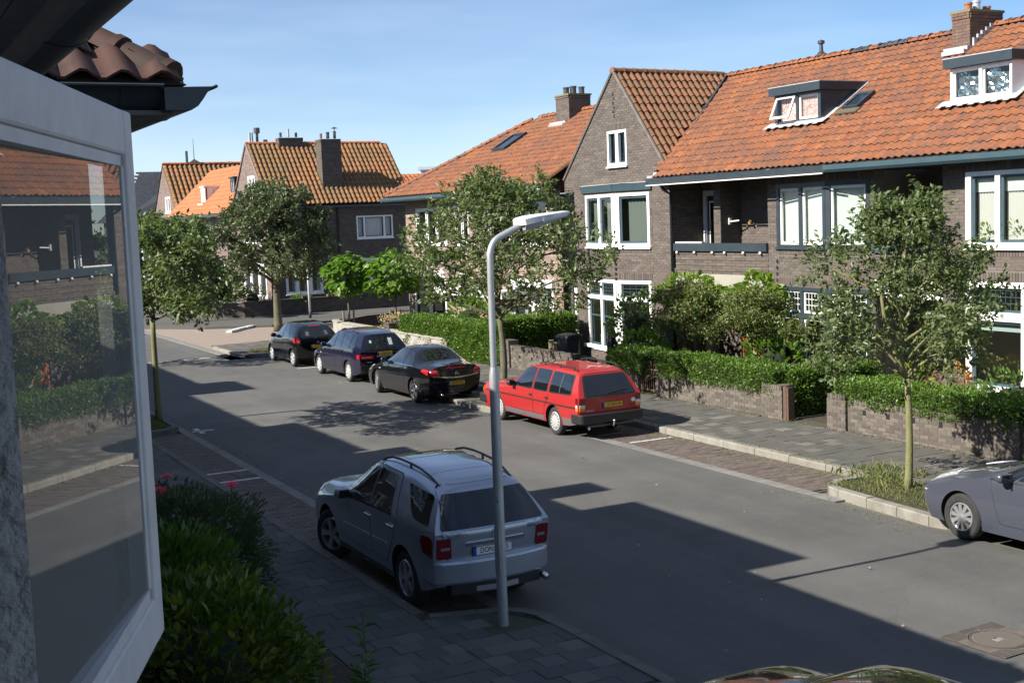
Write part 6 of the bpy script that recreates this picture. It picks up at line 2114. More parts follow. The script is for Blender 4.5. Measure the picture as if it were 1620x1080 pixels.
def hedge(label, boxes, seed, leaf='hedge_leaf', dens=1500, size=0.055, z_cut=None):
    """clipped hedge: dark core, leaf skin with shoots; boxes (x0,x1,y0,y1,z0,z1)"""
    r = np.random.default_rng(seed)
    x0 = sum(b[0] + b[1] for b in boxes) / 2 / len(boxes)
    y0 = sum(b[2] + b[3] for b in boxes) / 2 / len(boxes)
    t = thing('clipped_hedge', label, 'hedge', (x0, y0, 0.12))
    core = MB()
    P, Nn = [], []
    for (a, b, c, d, e, f) in boxes:
        core.box(a + 0.1, b - 0.1, c + 0.1, d - 0.1, e - 0.02, f - 0.1)
        faces = [((a, c, e), (0, d - c, 0), (0, 0, f - e), (-1, 0, 0)), ((b, c, e), (0, d - c, 0), (0, 0, f - e), (1, 0, 0)),
                 ((a, c, e), (b - a, 0, 0), (0, 0, f - e), (0, -1, 0)), ((a, d, e), (b - a, 0, 0), (0, 0, f - e), (0, 1, 0)),
                 ((a, c, f), (b - a, 0, 0), (0, d - c, 0), (0, 0, 1))]
        for o, u, v, n in faces:
            o, u, v, n = map(np.array, (o, u, v, n))
            A = np.linalg.norm(np.cross(u, v))
            k = int(A * dens)
            st = r.uniform(0, 1, (k, 2))
            p = o + st[:, :1] * u + st[:, 1:] * v
            # soft corners and bumpy skin
            cc = np.array([(a + b) / 2, (c + d) / 2, (e + f) / 2])
            h = np.array([(b - a) / 2, (d - c) / 2, (f - e) / 2])
            q = np.abs(p - cc) / h
            edge = np.sort(q, axis=1)[:, 1]
            p = p - np.array(n) * (0.16 * np.clip(edge - 0.75, 0, 1) ** 1.5)[:, None]
            bump = 0.035 * np.sin(p[:, 0:1] * 5.1 + p[:, 1:2] * 3.7 + seed) + 0.035 * np.sin(p[:, 1:2] * 6.3 + p[:, 2:3] * 7.1) + r.normal(0, 0.03, (k, 1))
            p = p + np.array(n) * (bump - r.uniform(0, 0.07, (k, 1)))
            P.append(p)
            Nn.append(np.tile(n, (k, 1)) * 0.8 + np.array([0, 0, 0.5]) + r.normal(0, 0.5, (k, 3)))
    core.build('inner_growth', M['core_green'], t)
    P, Nn = np.concatenate(P), np.concatenate(Nn)
    V, Fc = leaf_cloud(P, Nn, size, 0.6, 0.35, seed, up=0.4)
    link(bpy.data.objects.new('foliage', np_mesh('foliage', V, Fc, M[leaf], True)), t)['kind'] = 'stuff'


hedge('tall bright clipped hedge in front of the pale corner house, beside the black cabriolet', [(17.55, 18.5, 35.1, 42.4, 0.12, 1.32), (17.7, 20.6, 34.75, 35.6, 0.12, 1.55)], 41, size=0.07)
hedge('short clipped hedge below the gabled house bay, beside the rusty gate', [(17.62, 18.6, 26.75, 28.4, 0.6, 1.15)], 42)
hedge('long clipped hedge on the wall in front of the balcony house', [(17.62, 18.5, 21.6, 26.0, 0.62, 1.18), (18.0, 20.6, 21.35, 21.95, 0.12, 1.15)], 43)
hedge('dark edged clipped hedge behind the young tree in front of the white bay house', [(17.68, 18.6, 10.0, 19.75, 0.66, 1.14)], 44)


def bush(label, c, R, n, size, leaf, seed, name='garden_shrub', cat='shrub', aspect=0.5, single=0, up=0.6, group=None, droop=0.0, core=True, z0=0.12, fl=None):
    """rounded shrub of leaf sprays round a bumpy volume"""
    r = np.random.default_rng(seed)
    t = thing(name, label, cat, (c[0], c[1], z0), 0, group)
    c, R = np.array(c, float), np.array(R, float)
    st = MB()
    for k in range(7):
        a = k * 0.9
        st.tube([(c[0] + 0.05 * math.cos(a), c[1] + 0.05 * math.sin(a), z0), tuple(c + R * 0.4 * np.array([math.cos(a), math.sin(a), -0.3])), tuple(c + R * 0.75 * np.array([math.cos(a), math.sin(a), 0.35]))], [0.02, 0.015, 0.008], 5)
    st.build('stems', M['stem'], t)
    D = r.normal(0, 1, (n, 3))
    D /= np.linalg.norm(D, axis=1, keepdims=True)
    lump = 1 + 0.13 * np.sin(D[:, 0:1] * 6 + seed) * np.cos(D[:, 1:2] * 7) + 0.1 * np.sin(D[:, 2:3] * 9 + seed)
    s = r.uniform(0.45, 1.05, (n, 1)) ** 0.4 * lump
    P = c + R * D * s
    P[:, 2] = np.maximum(P[:, 2], z0 + 0.03 + r.uniform(0, 0.1, n))
    Dv = D * 0.7 + np.array([0, 0, 0.35 - droop])
    if single:
        dist = np.array([in_view(p) for p in P]) * (s[:, 0] > 0.9) * (D @ np.array([-0.3, -0.8, 0.5]) > -0.1)
        order = np.argsort(-dist)
        pick = order[:single]
        base = np.array([(0, 0, 0), (-0.3, 0.2, 0.05), (-0.36, 0.5, 0.06), (-0.2, 0.8, 0.02), (0, 1, -0.08), (0.2, 0.8, 0.02), (0.36, 0.5, 0.06), (0.3, 0.2, 0.05), (0, 0.5, -0.02)])
        bf = np.array([(8, i, (i + 1) % 8) for i in range(8)])[:, ::-1]
        me = np_mesh('leaf', base * np.array([aspect * 1.7, 1, 1]), bf, M[leaf], True)
        for i in pick:
            d = Vector(Dv[i] + r.normal(0, 0.35, 3)).normalized()
            x = d.cross(Vector(r.normal(0, 0.4, 3) + np.array([0, 0, 1]))).normalized()
            q = Matrix((x, d, x.cross(d))).transposed().to_4x4()
            link(bpy.data.objects.new('leaf', me), t, Matrix.Translation(P[i]) @ q @ Matrix.Scale(size * r.uniform(0.8, 1.25), 4))
        keep = np.setdiff1d(np.arange(n), pick)
        P, Dv = P[keep], Dv[keep]
    V, Fc = leaf_cloud(P, Dv, size, aspect, 0.3, seed, up)
    link(bpy.data.objects.new('foliage', np_mesh('foliage', V, Fc, M[leaf], True)), t)['kind'] = 'stuff'
    if core:
        b = MB(Matrix.Translation(c) @ Matrix.Diagonal((*(R * 0.5), 1)))
        b.lathe([(0.001, -1), (0.6, -0.8), (1, 0), (0.7, 0.7), (0.001, 1)], 10)
        b.build('inner_growth', M['core_green'], t)
    for (fx, fy, fz, fs) in (fl or []):
        f = MB(Matrix.Translation((fx, fy, fz)))
        for k in range(16):
            a, e = k * 2.4, 0.15 + 0.08 * k
            f.add([(0, 0, 0), (fs * math.cos(a) * e, fs * math.sin(a) * e, fs * (0.9 - 0.4 * e)), (fs * math.cos(a + 0.5) * e * 1.1, fs * math.sin(a + 0.5) * e * 1.1, fs * (0.95 - 0.4 * e)), (fs * math.cos(a + 1) * e, fs * math.sin(a + 1) * e, fs * (0.9 - 0.4 * e))], [(0, 1, 2), (0, 2, 3)])
        f.build('blossom', M['pink_petal'], t)
        MB().tube([(fx, fy, fz), (fx - 0.05, fy + 0.05, fz - 0.4)], 0.008, 4).build('flower_stem', M['stem'], t)
    return t


# nearest garden shrubs
bush('large glossy yellow-green laurel bush directly below the casement', (2.5, 11.15, 0.72), (0.98, 1.4, 0.82), 7000, 0.115, 'laurel_leaf', 51, single=300, aspect=0.42)
bush('dark laurel bush with broad leaves between the casement and the grey shrub', (2.75, 13.6, 0.65), (0.85, 1.0, 0.85), 3200, 0.125, 'shrub_leaf', 52, aspect=0.42)
bush('grey-green fine leaved shrub overhanging the near pavement', (3.5, 15.9, 0.62), (1.0, 1.7, 0.8), 15000, 0.07, 'silver_leaf', 53, aspect=0.42)
from_px = lambda px, py, z: None
bush('straggly dark rose bush with three bright pink blooms beside the casement edge', (3.35, 18.4, 0.65), (0.85, 0.8, 0.6), 900, 0.08, 'rose_leaf', 54, name='rose_bush', core=False,
     fl=[(3.42, 16.7, 1.27, 0.11), (3.38, 16.7, 1.19, 0.1), (3.6, 17.06, 1.39, 0.07), (4.45, 16.98, 1.17, 0.09)])
def weed(label, x, y, h, seed):
    r = np.random.default_rng(seed)
    t = thing('tall_weed', label, 'weed', (x, y, 0.12), 0, 'weeds at the pavement edge')
    MB().tube([(x, y, 0.1), (x + 0.03, y - 0.02, h * 0.5), (x + 0.02, y + 0.02, h)], [0.009, 0.007, 0.004], 5).build('stem', M['stem'], t)
    P = [np.array([x + 0.02, y, 0.12 + (h - 0.15) * k / 22]) for k in range(22)]
    Dd = [np.array([math.cos(k * 2.4), math.sin(k * 2.4), 0.35]) for k in range(22)]
    V, Fc = leaf_cloud(np.array(P), np.array(Dd) * 2, 0.16, 0.3, 0.3, seed)
    link(bpy.data.objects.new('leaves', np_mesh('leaves', V, Fc, M['shrub_leaf'], True)), t)['kind'] = 'stuff'


weed('tall leafy weed growing at the dark pavement edge near the lamp post', 4.25, 11.6, 0.85, 61)
weed('shorter leafy weed beside the laurel at the dark pavement edge', 4.05, 11.1, 0.6, 62)

# gardens opposite
tree('low spreading reddish-green hawthorn with two crooked stems before the balcony house', (19.3, 26.9), 1.25, (19.3, 26.9, 2.15), (1.0, 2.5, 0.85), 0.06, 'haw_leaf', 'bark', 620, 15, 0.085, 71, name='hawthorn', lobes=9, stems=2)
tree('spreading hawthorn with pale twisted stem in front of the dark framed bay', (19.3, 24.75), 1.2, (19.3, 24.3, 2.05), (1.0, 2.0, 0.85), 0.06, 'haw_leaf', 'bark', 520, 15, 0.085, 72, name='hawthorn', lobes=8, stems=2)
bush('bright yellow-green vine hanging from the balcony beside the dark bay', (20.4, 25.5, 2.25), (0.4, 0.95, 0.8), 620, 0.16, 'vine_leaf', 73, name='vine', cat='vine', aspect=0.85, core=False, z0=0.12, droop=0.7)
bush('bright vine climbing under the far end of the balcony', (20.4, 28.4, 2.45), (0.45, 1.6, 0.45), 620, 0.15, 'vine_leaf', 74, name='vine', cat='vine', aspect=0.85, core=False, droop=0.7)
bush('climbing shrub in front of the lower bay of the gabled house', (19.9, 30.3, 1.35), (0.7, 1.15, 0.95), 1100, 0.12, 'shrub_leaf', 75, aspect=0.65)
bush('low leafy shrub behind the short hedge of the gabled house', (19.0, 28.7, 0.95), (0.6, 0.9, 0.6), 650, 0.11, 'bright_leaf', 76, aspect=0.7)
bush('broad-leaved green shrub at the foot of the dark bay', (19.6, 23.9, 0.95), (0.7, 0.9, 0.65), 420, 0.17, 'bright_leaf', 77, aspect=0.8)
bush('yellow-green vine on the wall behind the young tree', (20.5, 19.2, 2.4), (0.3, 0.5, 0.85), 260, 0.14, 'vine_leaf', 78, name='vine', cat='vine', aspect=0.85, core=False, droop=0.6)
bush('orange and red leaved shrub behind the hedge of the white bay house', (19.9, 18.7, 1.0), (0.4, 0.5, 0.4), 300, 0.1, 'orange_leaf', 79, aspect=0.6, core=False)
bush('small yellow-green shrub behind the hedge left of the orange shrub', (19.7, 19.5, 0.95), (0.4, 0.4, 0.35), 300, 0.09, 'yellow_leaf', 80, core=False)
bush('dark green shrub in front of the white lower bay', (19.6, 16.6, 0.9), (0.6, 1.3, 0.45), 700, 0.11, 'shrub_leaf', 81)
bush('bright laurel bush by the front door of the pale corner house', (19.2, 39.9, 1.15), (0.8, 1.25, 0.85), 800, 0.17, 'bright_leaf', 82, aspect=0.5)
bush('dull green and pinkish shrub beside the bright laurel', (19.4, 38.5, 1.1), (0.7, 0.8, 0.6), 600, 0.12, 'shrub_leaf', 83)
bush('pink flowered bush at the corner of the tall hedge', (18.3, 44.2, 0.7), (0.7, 1.1, 0.6), 900, 0.09, 'pale_pink', 84)
bush('large dark green shrub filling the corner garden across the junction', (16.9, 66.0, 1.5), (1.7, 2.0, 1.3), 1700, 0.2, 'shrub_leaf', 85)
bush('pale flowering shrub against the sunlit gable of the chimney house', (18.7, 64.9, 0.95), (0.75, 0.7, 0.75), 700, 0.13, 'grey_leaf', 86)
bush('narrow yellowish column of yew beside the dark shrub', (18.2, 67.5, 1.3), (0.35, 0.35, 1.2), 500, 0.12, 'vine_leaf', 87)
for k, (x, s_, lf, lab) in enumerate(((23.1, 0.4, 'pale_pink', 'low pinkish plant behind the far dark wall'), (24.2, 0.5, 'bright_leaf', 'bright green low plant on top of the far dark wall'), (26.3, 0.5, 'vine_leaf', 'yellow-green low plant at the near end of the far dark wall'),
                                     (20.9, 0.4, 'bright_leaf', 'green tuft spilling over the far dark wall beside the thick tree'))):
    bush(lab, (x, 63.75, 0.85), (s_ * 1.3, 0.3, s_ * 0.55), 200, 0.15, lf, 90 + k, core=False)

# indoor plants on the white bay sills
def pot_plant(label, x, y, z, h, mp, seed):
    t = thing('potted_plant', label, 'plant', (x, y, z), 0, 'potted plants in the white bay')
    MB(Matrix.Translation((x, y, z))).lathe([(0.001, 0), (0.06, 0), (0.085, 0.14), (0.075, 0.14), (0.001, 0.12)], 14).build('pot', M[mp], t, True, 40)
    r = np.random.default_rng(seed)
    n = 70
    D = r.normal(0, 1, (n, 3)) * np.array([0.5, 0.8, 0.6]) + np.array([0, 0, 0.8])
    D /= np.linalg.norm(D, axis=1, keepdims=True)
    P = np.array([x, y, z + 0.14]) + D * r.uniform(0.1, h, (n, 1))
    V, Fc = leaf_cloud(P, D, 0.09, 0.55, 0.3, seed)
    link(bpy.data.objects.new('leaves', np_mesh('leaves', V, Fc, M['vine_leaf'], True)), t)['kind'] = 'stuff'


pot_plant('small plant in a pale pot behind the far pane of the upper white bay', 20.86, 18.45, 3.74, 0.36, 'curtain', 1)
pot_plant('yellow-green plant in a pale pot behind the middle pane of the upper white bay', 20.86, 17.75, 3.74, 0.4, 'curtain', 2)
pot_plant('plant in a dull zinc bucket behind the big lower pane', 20.92, 18.0, 0.78, 0.6, 'zinc', 3)
for (y, h, lab) in ((34.0, 0.32, 'white candle-like vase on the far sill of the gabled house'), (33.85, 0.38, 'taller white candle-like vase on the sill of the gabled house')):
    o = MB(Matrix.Translation((21.0, y, 0.6))).lathe([(0.001, 0), (0.04, 0), (0.03, h * 0.6), (0.04, h), (0.001, h)], 10).build('vase', M['white'], None, True, 40)
    tag(o, lab, 'vase', 'vases on the bay sill')

# grass tufts on the islands
def grass(name, spots, n, h, seed):
    r = np.random.default_rng(seed)
    P = []
    for (x0, x1, y0, y1, w) in spots:
        k = int(n * w)
        P.append(np.stack([r.uniform(x0, x1, k), r.uniform(y0, y1, k), np.full(k, 0.115)], 1))
    P = np.concatenate(P)
    D = r.normal(0, 0.45, (len(P), 3)) + np.array([0, 0, 1.0])
    V, Fc = leaf_cloud(P, D, h, 0.12, 0.5, seed)
    o = link(bpy.data.objects.new(name, np_mesh(name, V, Fc, M['blade'], True)))
    o['kind'] = 'stuff'


grass('grass', [(14.0, 15.3, 13.2, 15.9, 1.0), (15.2, 15.9, 15.4, 16.5, 0.15), (13.1, 14.3, 45.5, 46.7, 0.35), (5.75, 6.4, 29.6, 32.4, 0.7), (15.15, 15.3, 17, 27, 0.1), (17.55, 17.7, 15, 27, 0.14)], 4800, 0.055, 101)
grass('weeds', [(14.6, 15.9, 15.2, 16.5, 0.5), (14.3, 15.2, 14.2, 15.2, 0.1)], 500, 0.14, 102)
# fallen leaves and grit along the kerbs
r_ = np.random.default_rng(5)
k = 900
P = np.concatenate([np.stack([r_.uniform(14.85, 15.12, k) - r_.exponential(0.12, k), r_.uniform(16, 27, k), np.full(k, 0.008)], 1), np.stack([13.4 + r_.normal(0, 0.2, 200), r_.uniform(13, 16.5, 200), np.full(200, 0.008)], 1)])
V, Fc = leaf_cloud(P, r_.normal(0, 1, P.shape) * np.array([1, 1, 0.02]), 0.035, 0.6, 0.4, 5, up=3)
o = link(bpy.data.objects.new('leaf_litter', np_mesh('leaf_litter', V, Fc, M['blade'], True)))
o['kind'] = 'stuff'
# ------------------------------------------------------------------ cars
def paint(name, col, metal=0.0, rough=0.35, coat=1.0):
    return mat(name, col, rough, metal, coat=coat, spec=0.3)


M['p_black'] = paint('p_black', (0.004, 0.004, 0.005), rough=0.12)
M['p_blue'] = paint('p_blue', (0.007, 0.0065, 0.022), 0.0, 0.15)
M['p_red'] = mat('p_red', (0.36, 0.017, 0.017), 0.4, coat=0.6, noise=(3, 0.35, 0.7), col2=(0.32, 0.02, 0.019))
M['p_silver'] = paint('p_silver', (0.4, 0.44, 0.5), 0.6, 0.3)
M['p_grey'] = paint('p_grey', (0.072, 0.08, 0.105), 0.3, 0.3)
M['trim'] = mat('trim', (0.016, 0.016, 0.017), 0.55)
M['greytrim'] = mat('greytrim', (0.1, 0.1, 0.105), 0.6)
M['rubber'] = mat('rubber', (0.018, 0.018, 0.019), 0.85, noise=(20, 0.3, 0.7), col2=(0.032, 0.031, 0.03))
M['well'] = mat('well', (0.008, 0.008, 0.008), 0.9)
M['alloy'] = mat('alloy', (0.6, 0.6, 0.61), 0.3, 0.8)
M['hubcap'] = mat('hubcap', (0.52, 0.52, 0.52), 0.42, 0.35)
M['carglass'] = mat('carglass', (0.007, 0.009, 0.01), 0.02, spec=0.6, coat=1.0)
M['seat'] = mat('seat', (0.2, 0.2, 0.2), 0.8)
M['taillamp'] = mat('taillamp', (0.42, 0.01, 0.012), 0.12, coat=1.0)
M['darklamp'] = mat('darklamp', (0.14, 0.006, 0.008), 0.12, coat=1.0)
M['greyclear'] = mat('greyclear', (0.3, 0.26, 0.26), 0.15, 0.2, coat=1.0)
M['clearlamp'] = mat('clearlamp', (0.65, 0.66, 0.68), 0.1, 0.3, coat=1.0)
M['amberlamp'] = mat('amberlamp', (0.75, 0.22, 0.02), 0.15, coat=1.0)
M['plate_y'] = mat('plate_y', (0.62, 0.4, 0.03), 0.5)
M['plate_w'] = mat('plate_w', (0.78, 0.78, 0.76), 0.5)
M['plate_b'] = mat('plate_b', (0.02, 0.06, 0.35), 0.5)
M['ink'] = mat('ink', (0.01, 0.01, 0.01), 0.6)


def cr(P, n):
    """Catmull-Rom through rows of P"""
    P = np.array(P, float)
    Q = np.vstack([2 * P[0] - P[1], P, 2 * P[-1] - P[-2]])
    out = []
    for i in range(1, len(Q) - 2):
        p0, p1, p2, p3 = Q[i - 1], Q[i], Q[i + 1], Q[i + 2]
        for k in range(n):
            t = k / n
            c = 0.5 * (2 * p1 + (p2 - p0) * t + (2 * p0 - 5 * p1 + 4 * p2 - p3) * t * t + (-p0 + 3 * p1 - 3 * p2 + p3) * t ** 3)
            lin = p1 + (p2 - p1) * t
            out.append(0.6 * c + 0.4 * lin)
    out.append(P[-1])
    return np.array(out)


NB, NT, NR = 8, 5, 7


def section(s, bulge, expo):
    xb, xm, xt, zb, zm, zt, wb, wm, wt = s[:9]
    drop = s[9] if len(s) > 9 else 0.06
    half = []
    for i in range(NB):
        t = i / NB
        tt = t ** 0.8
        half.append((xb + (xm - xb) * t, wb + (wm - wb) * math.sin(tt * math.pi / 2) + bulge * math.sin(math.pi * t), zb + (zm - zb) * t))
    for i in range(NT):
        t = i / NT
        half.append((xm + (xt - xm) * t, wm + (wt - wm) * (t ** 1.12) + 0.012 * math.sin(math.pi * t), zm + (zt - drop - zm) * t))
    roof = []
    for i in range(NR + 1):
        a = i / NR
        y = wt * (1 - a ** 1.25)
        roof.append((xt, y, zt - drop * (y / max(wt, 1e-4)) ** expo))
    L = half + roof
    return L + [(x, -y, z) for x, y, z in L[:-1][::-1]]


def car_body(st, wb, arch, bulge=0.02, expo=4.5, front_crown=0.09, rear_crown=0.05, archx=None):
    S_ = cr(st, 5)
    secs = [section(s, bulge, expo) for s in S_]
    n = len(secs[0])
    bm = bmesh.new()
    V = [[bm.verts.new(p) for p in s] for s in secs]
    for i in range(len(V) - 1):
        for k in range(n - 1):
            bm.faces.new((V[i][k], V[i + 1][k], V[i + 1][k + 1], V[i][k + 1]))
        bm.faces.new((V[i][n - 1], V[i + 1][n - 1], V[i + 1][0], V[i][0]))
    rows = NB + NT
    for end, sg, cw in ((0, 1, front_crown), (-1, -1, rear_crown)):
        s = secs[end]
        ring = V[end]
        cols = 2 * NR
        top = [s[rows + k] for k in range(cols + 1)]
        fr_ = [p[1] / top[0][1] for p in top]
        grid = [[None] * (cols + 1) for _ in range(rows + 1)]
        for j in range(rows + 1):
            for k in range(cols + 1):
                if j == rows:
                    grid[j][k] = ring[rows + k]
                elif k == 0:
                    grid[j][k] = ring[j]
                elif k == cols:
                    grid[j][k] = ring[n - 1 - j]
                else:
                    x, y, z = s[j]
                    f = fr_[k]
                    zt = z + (top[k][2] - top[0][2]) * (j / rows) ** 3
                    c = cw * (1 - f ** 2) * math.sin(min(1, 1.15 * (1 - j / rows) + 0.0) * math.pi / 2)
                    grid[j][k] = bm.verts.new((x + sg * c, y * f, zt))
        for j in range(rows):
            for k in range(cols):
                q = (grid[j][k], grid[j][k + 1], grid[j + 1][k + 1], grid[j + 1][k])
                try:
                    bm.faces.new(q if sg < 0 else q[::-1])
                except ValueError:
                    pass
    bot = [e for e in bm.edges if e.is_boundary]
    if bot:
        bmesh.ops.holes_fill(bm, edges=bot, sides=0)
    bmesh.ops.recalc_face_normals(bm, faces=bm.faces)
    me = bpy.data.meshes.new('body')
    bm.to_mesh(me)
    bm.free()
    o = bpy.data.objects.new('tmp_body', me)
    COL.objects.link(o)
    cut = bpy.data.meshes.new('cut')
    cb = bmesh.new()
    hw = max(s[7] for s in st)
    for ax in (archx or (wb / 2, -wb / 2)):
        for sg in (1, -1):
            r = bmesh.ops.create_cone(cb, cap_ends=True, segments=36, radius1=arch[0], radius2=arch[0], depth=0.8, matrix=Matrix.Translation((ax, sg * (hw - 0.3 + 0.4), arch[1])) @ Matrix.Rotation(math.pi / 2, 4, 'X'))
    cb.to_mesh(cut)
    cb.free()
    co = bpy.data.objects.new('tmp_cut', cut)
    COL.objects.link(co)
    md = o.modifiers.new('b', 'BOOLEAN')
    md.operation = 'DIFFERENCE'
    md.solver = 'EXACT'
    md.object = co
    bpy.context.view_layer.update()
    res = bpy.data.meshes.new_from_object(o.evaluated_get(bpy.context.evaluated_depsgraph_get()))
    bpy.data.objects.remove(o)
    bpy.data.objects.remove(co)
    # faces of the wheel wells get the dark material
    res.materials.clear()
    for p in res.polygons:
        c = p.center
        for ax in (archx or (wb / 2, -wb / 2)):
            vs = [res.vertices[i].co for i in p.vertices]
            d = [math.hypot(v.x - ax, v.z - arch[1]) for v in vs]
            if all(abs(q - arch[0]) < 0.004 for q in d) or (all(q < arch[0] + 0.004 for q in d) and abs(abs(c.y) - (hw - 0.3)) < 0.01):
                p.material_index = 1
        if p.normal.z < -0.9 and c.z < 0.45:
            p.material_index = 1
        p.use_smooth = True
    return res


def rounded(poly, r=0.04, n=3):
    out = []
    N_ = len(poly)
    for i in range(N_):
        p, a, b = Vector(poly[i]), Vector(poly[i - 1]), Vector(poly[(i + 1) % N_])
        ra = min(r, (a - p).length * 0.45)
        rb = min(r, (b - p).length * 0.45)
        q0, q1 = p + (a - p).normalized() * ra, p + (b - p).normalized() * rb
        for k in range(n + 1):
            t = k / n
            out.append(tuple(q0 * (1 - t) ** 2 + p * 2 * t * (1 - t) + q1 * t * t))
    return out


class Car:
    def __init__(s, name, label, x, y, st, wb, arch, paintm, cat='car', rot=90, scale=None, **kw):
        s.t = thing(name, label, cat, (x, y, 0.0), math.radians(rot))
        if scale:
            s.t.matrix_basis = s.t.matrix_basis @ Matrix.Diagonal((*scale, 1))
            WORLD[s.t] = s.t.matrix_basis.copy()
        me = car_body(st, wb, arch, **kw)
        me.materials.append(M[paintm])
        me.materials.append(M['well'])
        me.set_sharp_from_angle(angle=math.radians(38))
        s.body = local(bpy.data.objects.new('body', me), s.t)
        bm = bmesh.new()
        bm.from_mesh(me)
        s.bvh = BVHTree.FromBMesh(bm)
        bm.free()
        s.paint = paintm

    def hit(s, a, b, view):
        o, d = {'L': ((a, 5, b), (0, -1, 0)), 'R': ((a, -5, b), (0, 1, 0)), 'B': ((-8, a, b), (1, 0, 0)), 'F': ((8, a, b), (-1, 0, 0)), 'T': ((a, b, 5), (0, 0, -1))}[view]
        h = s.bvh.ray_cast(Vector(o), Vector(d))
        k = 0
        while h[0] is None and k < 30:                       # off the edge: step back on to the body
            k += 1
            o = (o[0], o[1] * 0.985, o[2]) if view in 'BF' else (o[0] * 0.985, o[1], o[2])
            h = s.bvh.ray_cast(Vector(o), Vector(d))
        if h[0] is None:
            q = {'L': (a, 0.8, b), 'R': (a, -0.8, b), 'B': (-2.2, a, b), 'F': (2.2, a, b), 'T': (a, b, 1.3)}[view]
            h = s.bvh.find_nearest(Vector(q))
        n = h[1]
        dv = -Vector(d)
        if n.dot(dv) < 0:
            n = -n
        n = (n + dv * 0.4).normalized()
        return h[0], n

    def patch(s, name, poly, view, m, off=0.005, parent=None, r=0.04, fine=0.09, both=False, base=0.012):
        """raised skin following the body: windows, doors, lamps, trim"""
        out = None
        if name in ('door', 'tailgate', 'boot_lid', 'bonnet', 'boot_panel'):
            cx, cy = sum(p[0] for p in poly) / len(poly), sum(p[1] for p in poly) / len(poly)
            grow = [(p[0] + 0.009 * (1 if p[0] > cx else -1), p[1] + 0.009 * (1 if p[1] > cy else -1)) for p in poly]
            s.patch('panel_gap', grow, view, 'well', 0.0012, parent, r, fine, both)
        for vw in ((view, 'R') if both and view == 'L' else (view,)):
            bm = bmesh.new()
            pl = rounded(poly, r) if r else poly
            f = bm.faces.new([bm.verts.new((p[0], p[1], 0)) for p in pl])
            bmesh.ops.triangulate(bm, faces=[f])
            for _ in range(4):
                es = [e for e in bm.edges if e.calc_length() > fine]
                if not es:
                    break
                bmesh.ops.subdivide_edges(bm, edges=es, cuts=1)
                bmesh.ops.triangulate(bm, faces=bm.faces)
            bound = [e for e in bm.edges if e.is_boundary]
            vs = list(bm.verts)
            inner = {}
            for v in vs:
                p, n = s.hit(v.co.x, v.co.y, vw)
                if v.is_boundary:
                    inner[v] = bm.verts.new(p - n * base)
                v.co = p + n * off
            for e in bound:
                a, b = e.verts
                bm.faces.new((a, b, inner[b], inner[a]))
            bmesh.ops.recalc_face_normals(bm, faces=bm.faces)
            me = bpy.data.meshes.new(name)
            bm.to_mesh(me)
            bm.free()
            me.materials.append(M[m])
            for p in me.polygons:
                p.use_smooth = True
            me.set_sharp_from_angle(angle=math.radians(50))
            out = local(bpy.data.objects.new(name, me), parent or s.t)
        return out

    def strip(s, name, pts, view, m, w=0.02, off=0.008, parent=None, both=False):
        pl = []
        P = [Vector(p) for p in pts]
        nn = []
        for i in range(len(P)):
            d = (P[min(i + 1, len(P) - 1)] - P[max(i - 1, 0)]).normalized()
            nn.append(Vector((-d.y, d.x)))
        pl = [tuple(p + n * w / 2) for p, n in zip(P, nn)] + [tuple(p - n * w / 2) for p, n in reversed(list(zip(P, nn)))]
        return s.patch(name, pl, view, m, off, parent, r=0, both=both)

    def blob(s, name, c, R, m, parent=None, cut=None):
        b = MB(Matrix.Translation(c) @ Matrix.Diagonal((*R, 1)))
        b.lathe([(0.001, -1), (0.5, -0.87), (0.87, -0.5), (1, 0), (0.87, 0.5), (0.5, 0.87), (0.001, 1)], 14)
        return b.build(name, M[m], parent or s.t, True, loc=True)

    def wheels(s, wb, tr, r, w, style, n=5, steer=0, front_tr=None, m='alloy'):
        for ax, st in ((wb / 2, steer), (-wb / 2, 0)):
            for sg in (1, -1):
                e = bpy.data.objects.new('wheel', None)
                e.empty_display_size = 0.1
                COL.objects.link(e)
                e.parent = s.t
                lm = Matrix.Translation((ax, sg * tr, r)) @ Matrix.Rotation(math.radians(st) + (0 if sg > 0 else math.pi), 4, 'Z')
                e.matrix_basis = lm
                WORLD[e] = WORLD[s.t] @ lm
                key = (r, w, style, n, m)
                if key not in WHEELS:
                    WHEELS[key] = make_wheel(*key)
                ty, ri, di = WHEELS[key]
                local(bpy.data.objects.new('tyre', ty), e)
                local(bpy.data.objects.new('rim', ri), e)
                local(bpy.data.objects.new('brake_disc', di), e)

    def plate(s, text, y0, y1, z, h, view='B', white=False, blue=True, parent=None, lift=0.02):
        p, n = s.hit((y0 + y1) / 2, z, view)
        xs = -1 if view == 'B' else 1
        # plate frame: u to the viewer's right
        U = Vector((0, -1, 0)) if view == 'B' else Vector((0, 1, 0))
        O = Vector((n.x, 0, n.z)).normalized()
        V = O.cross(U).normalized()
        Mx = Matrix.Translation(p + O * lift) @ Matrix((U, V, O)).transposed().to_4x4()
        w = abs(y1 - y0)
        b = MB(Mx)
        b.box(-w / 2, w / 2, -h / 2, h / 2, -0.02, 0.0)
        pl = b.build('number_plate', M['plate_w' if white else 'plate_y'], parent or s.t, loc=True)
        if blue:
            MB(Mx).box(-w / 2, -w / 2 + w * 0.09, -h / 2, h / 2, -0.018, 0.002).build('plate_band', M['plate_b'], pl, loc=True)
        b = MB(Mx)
        e = 0.006
        for q in ((-w / 2, w / 2, -h / 2, -h / 2 + e), (-w / 2, w / 2, h / 2 - e, h / 2), (-w / 2, -w / 2 + e, -h / 2, h / 2), (w / 2 - e, w / 2, -h / 2, h / 2)):
            b.box(q[0], q[1], q[2], q[3], 0.0005, 0.003)
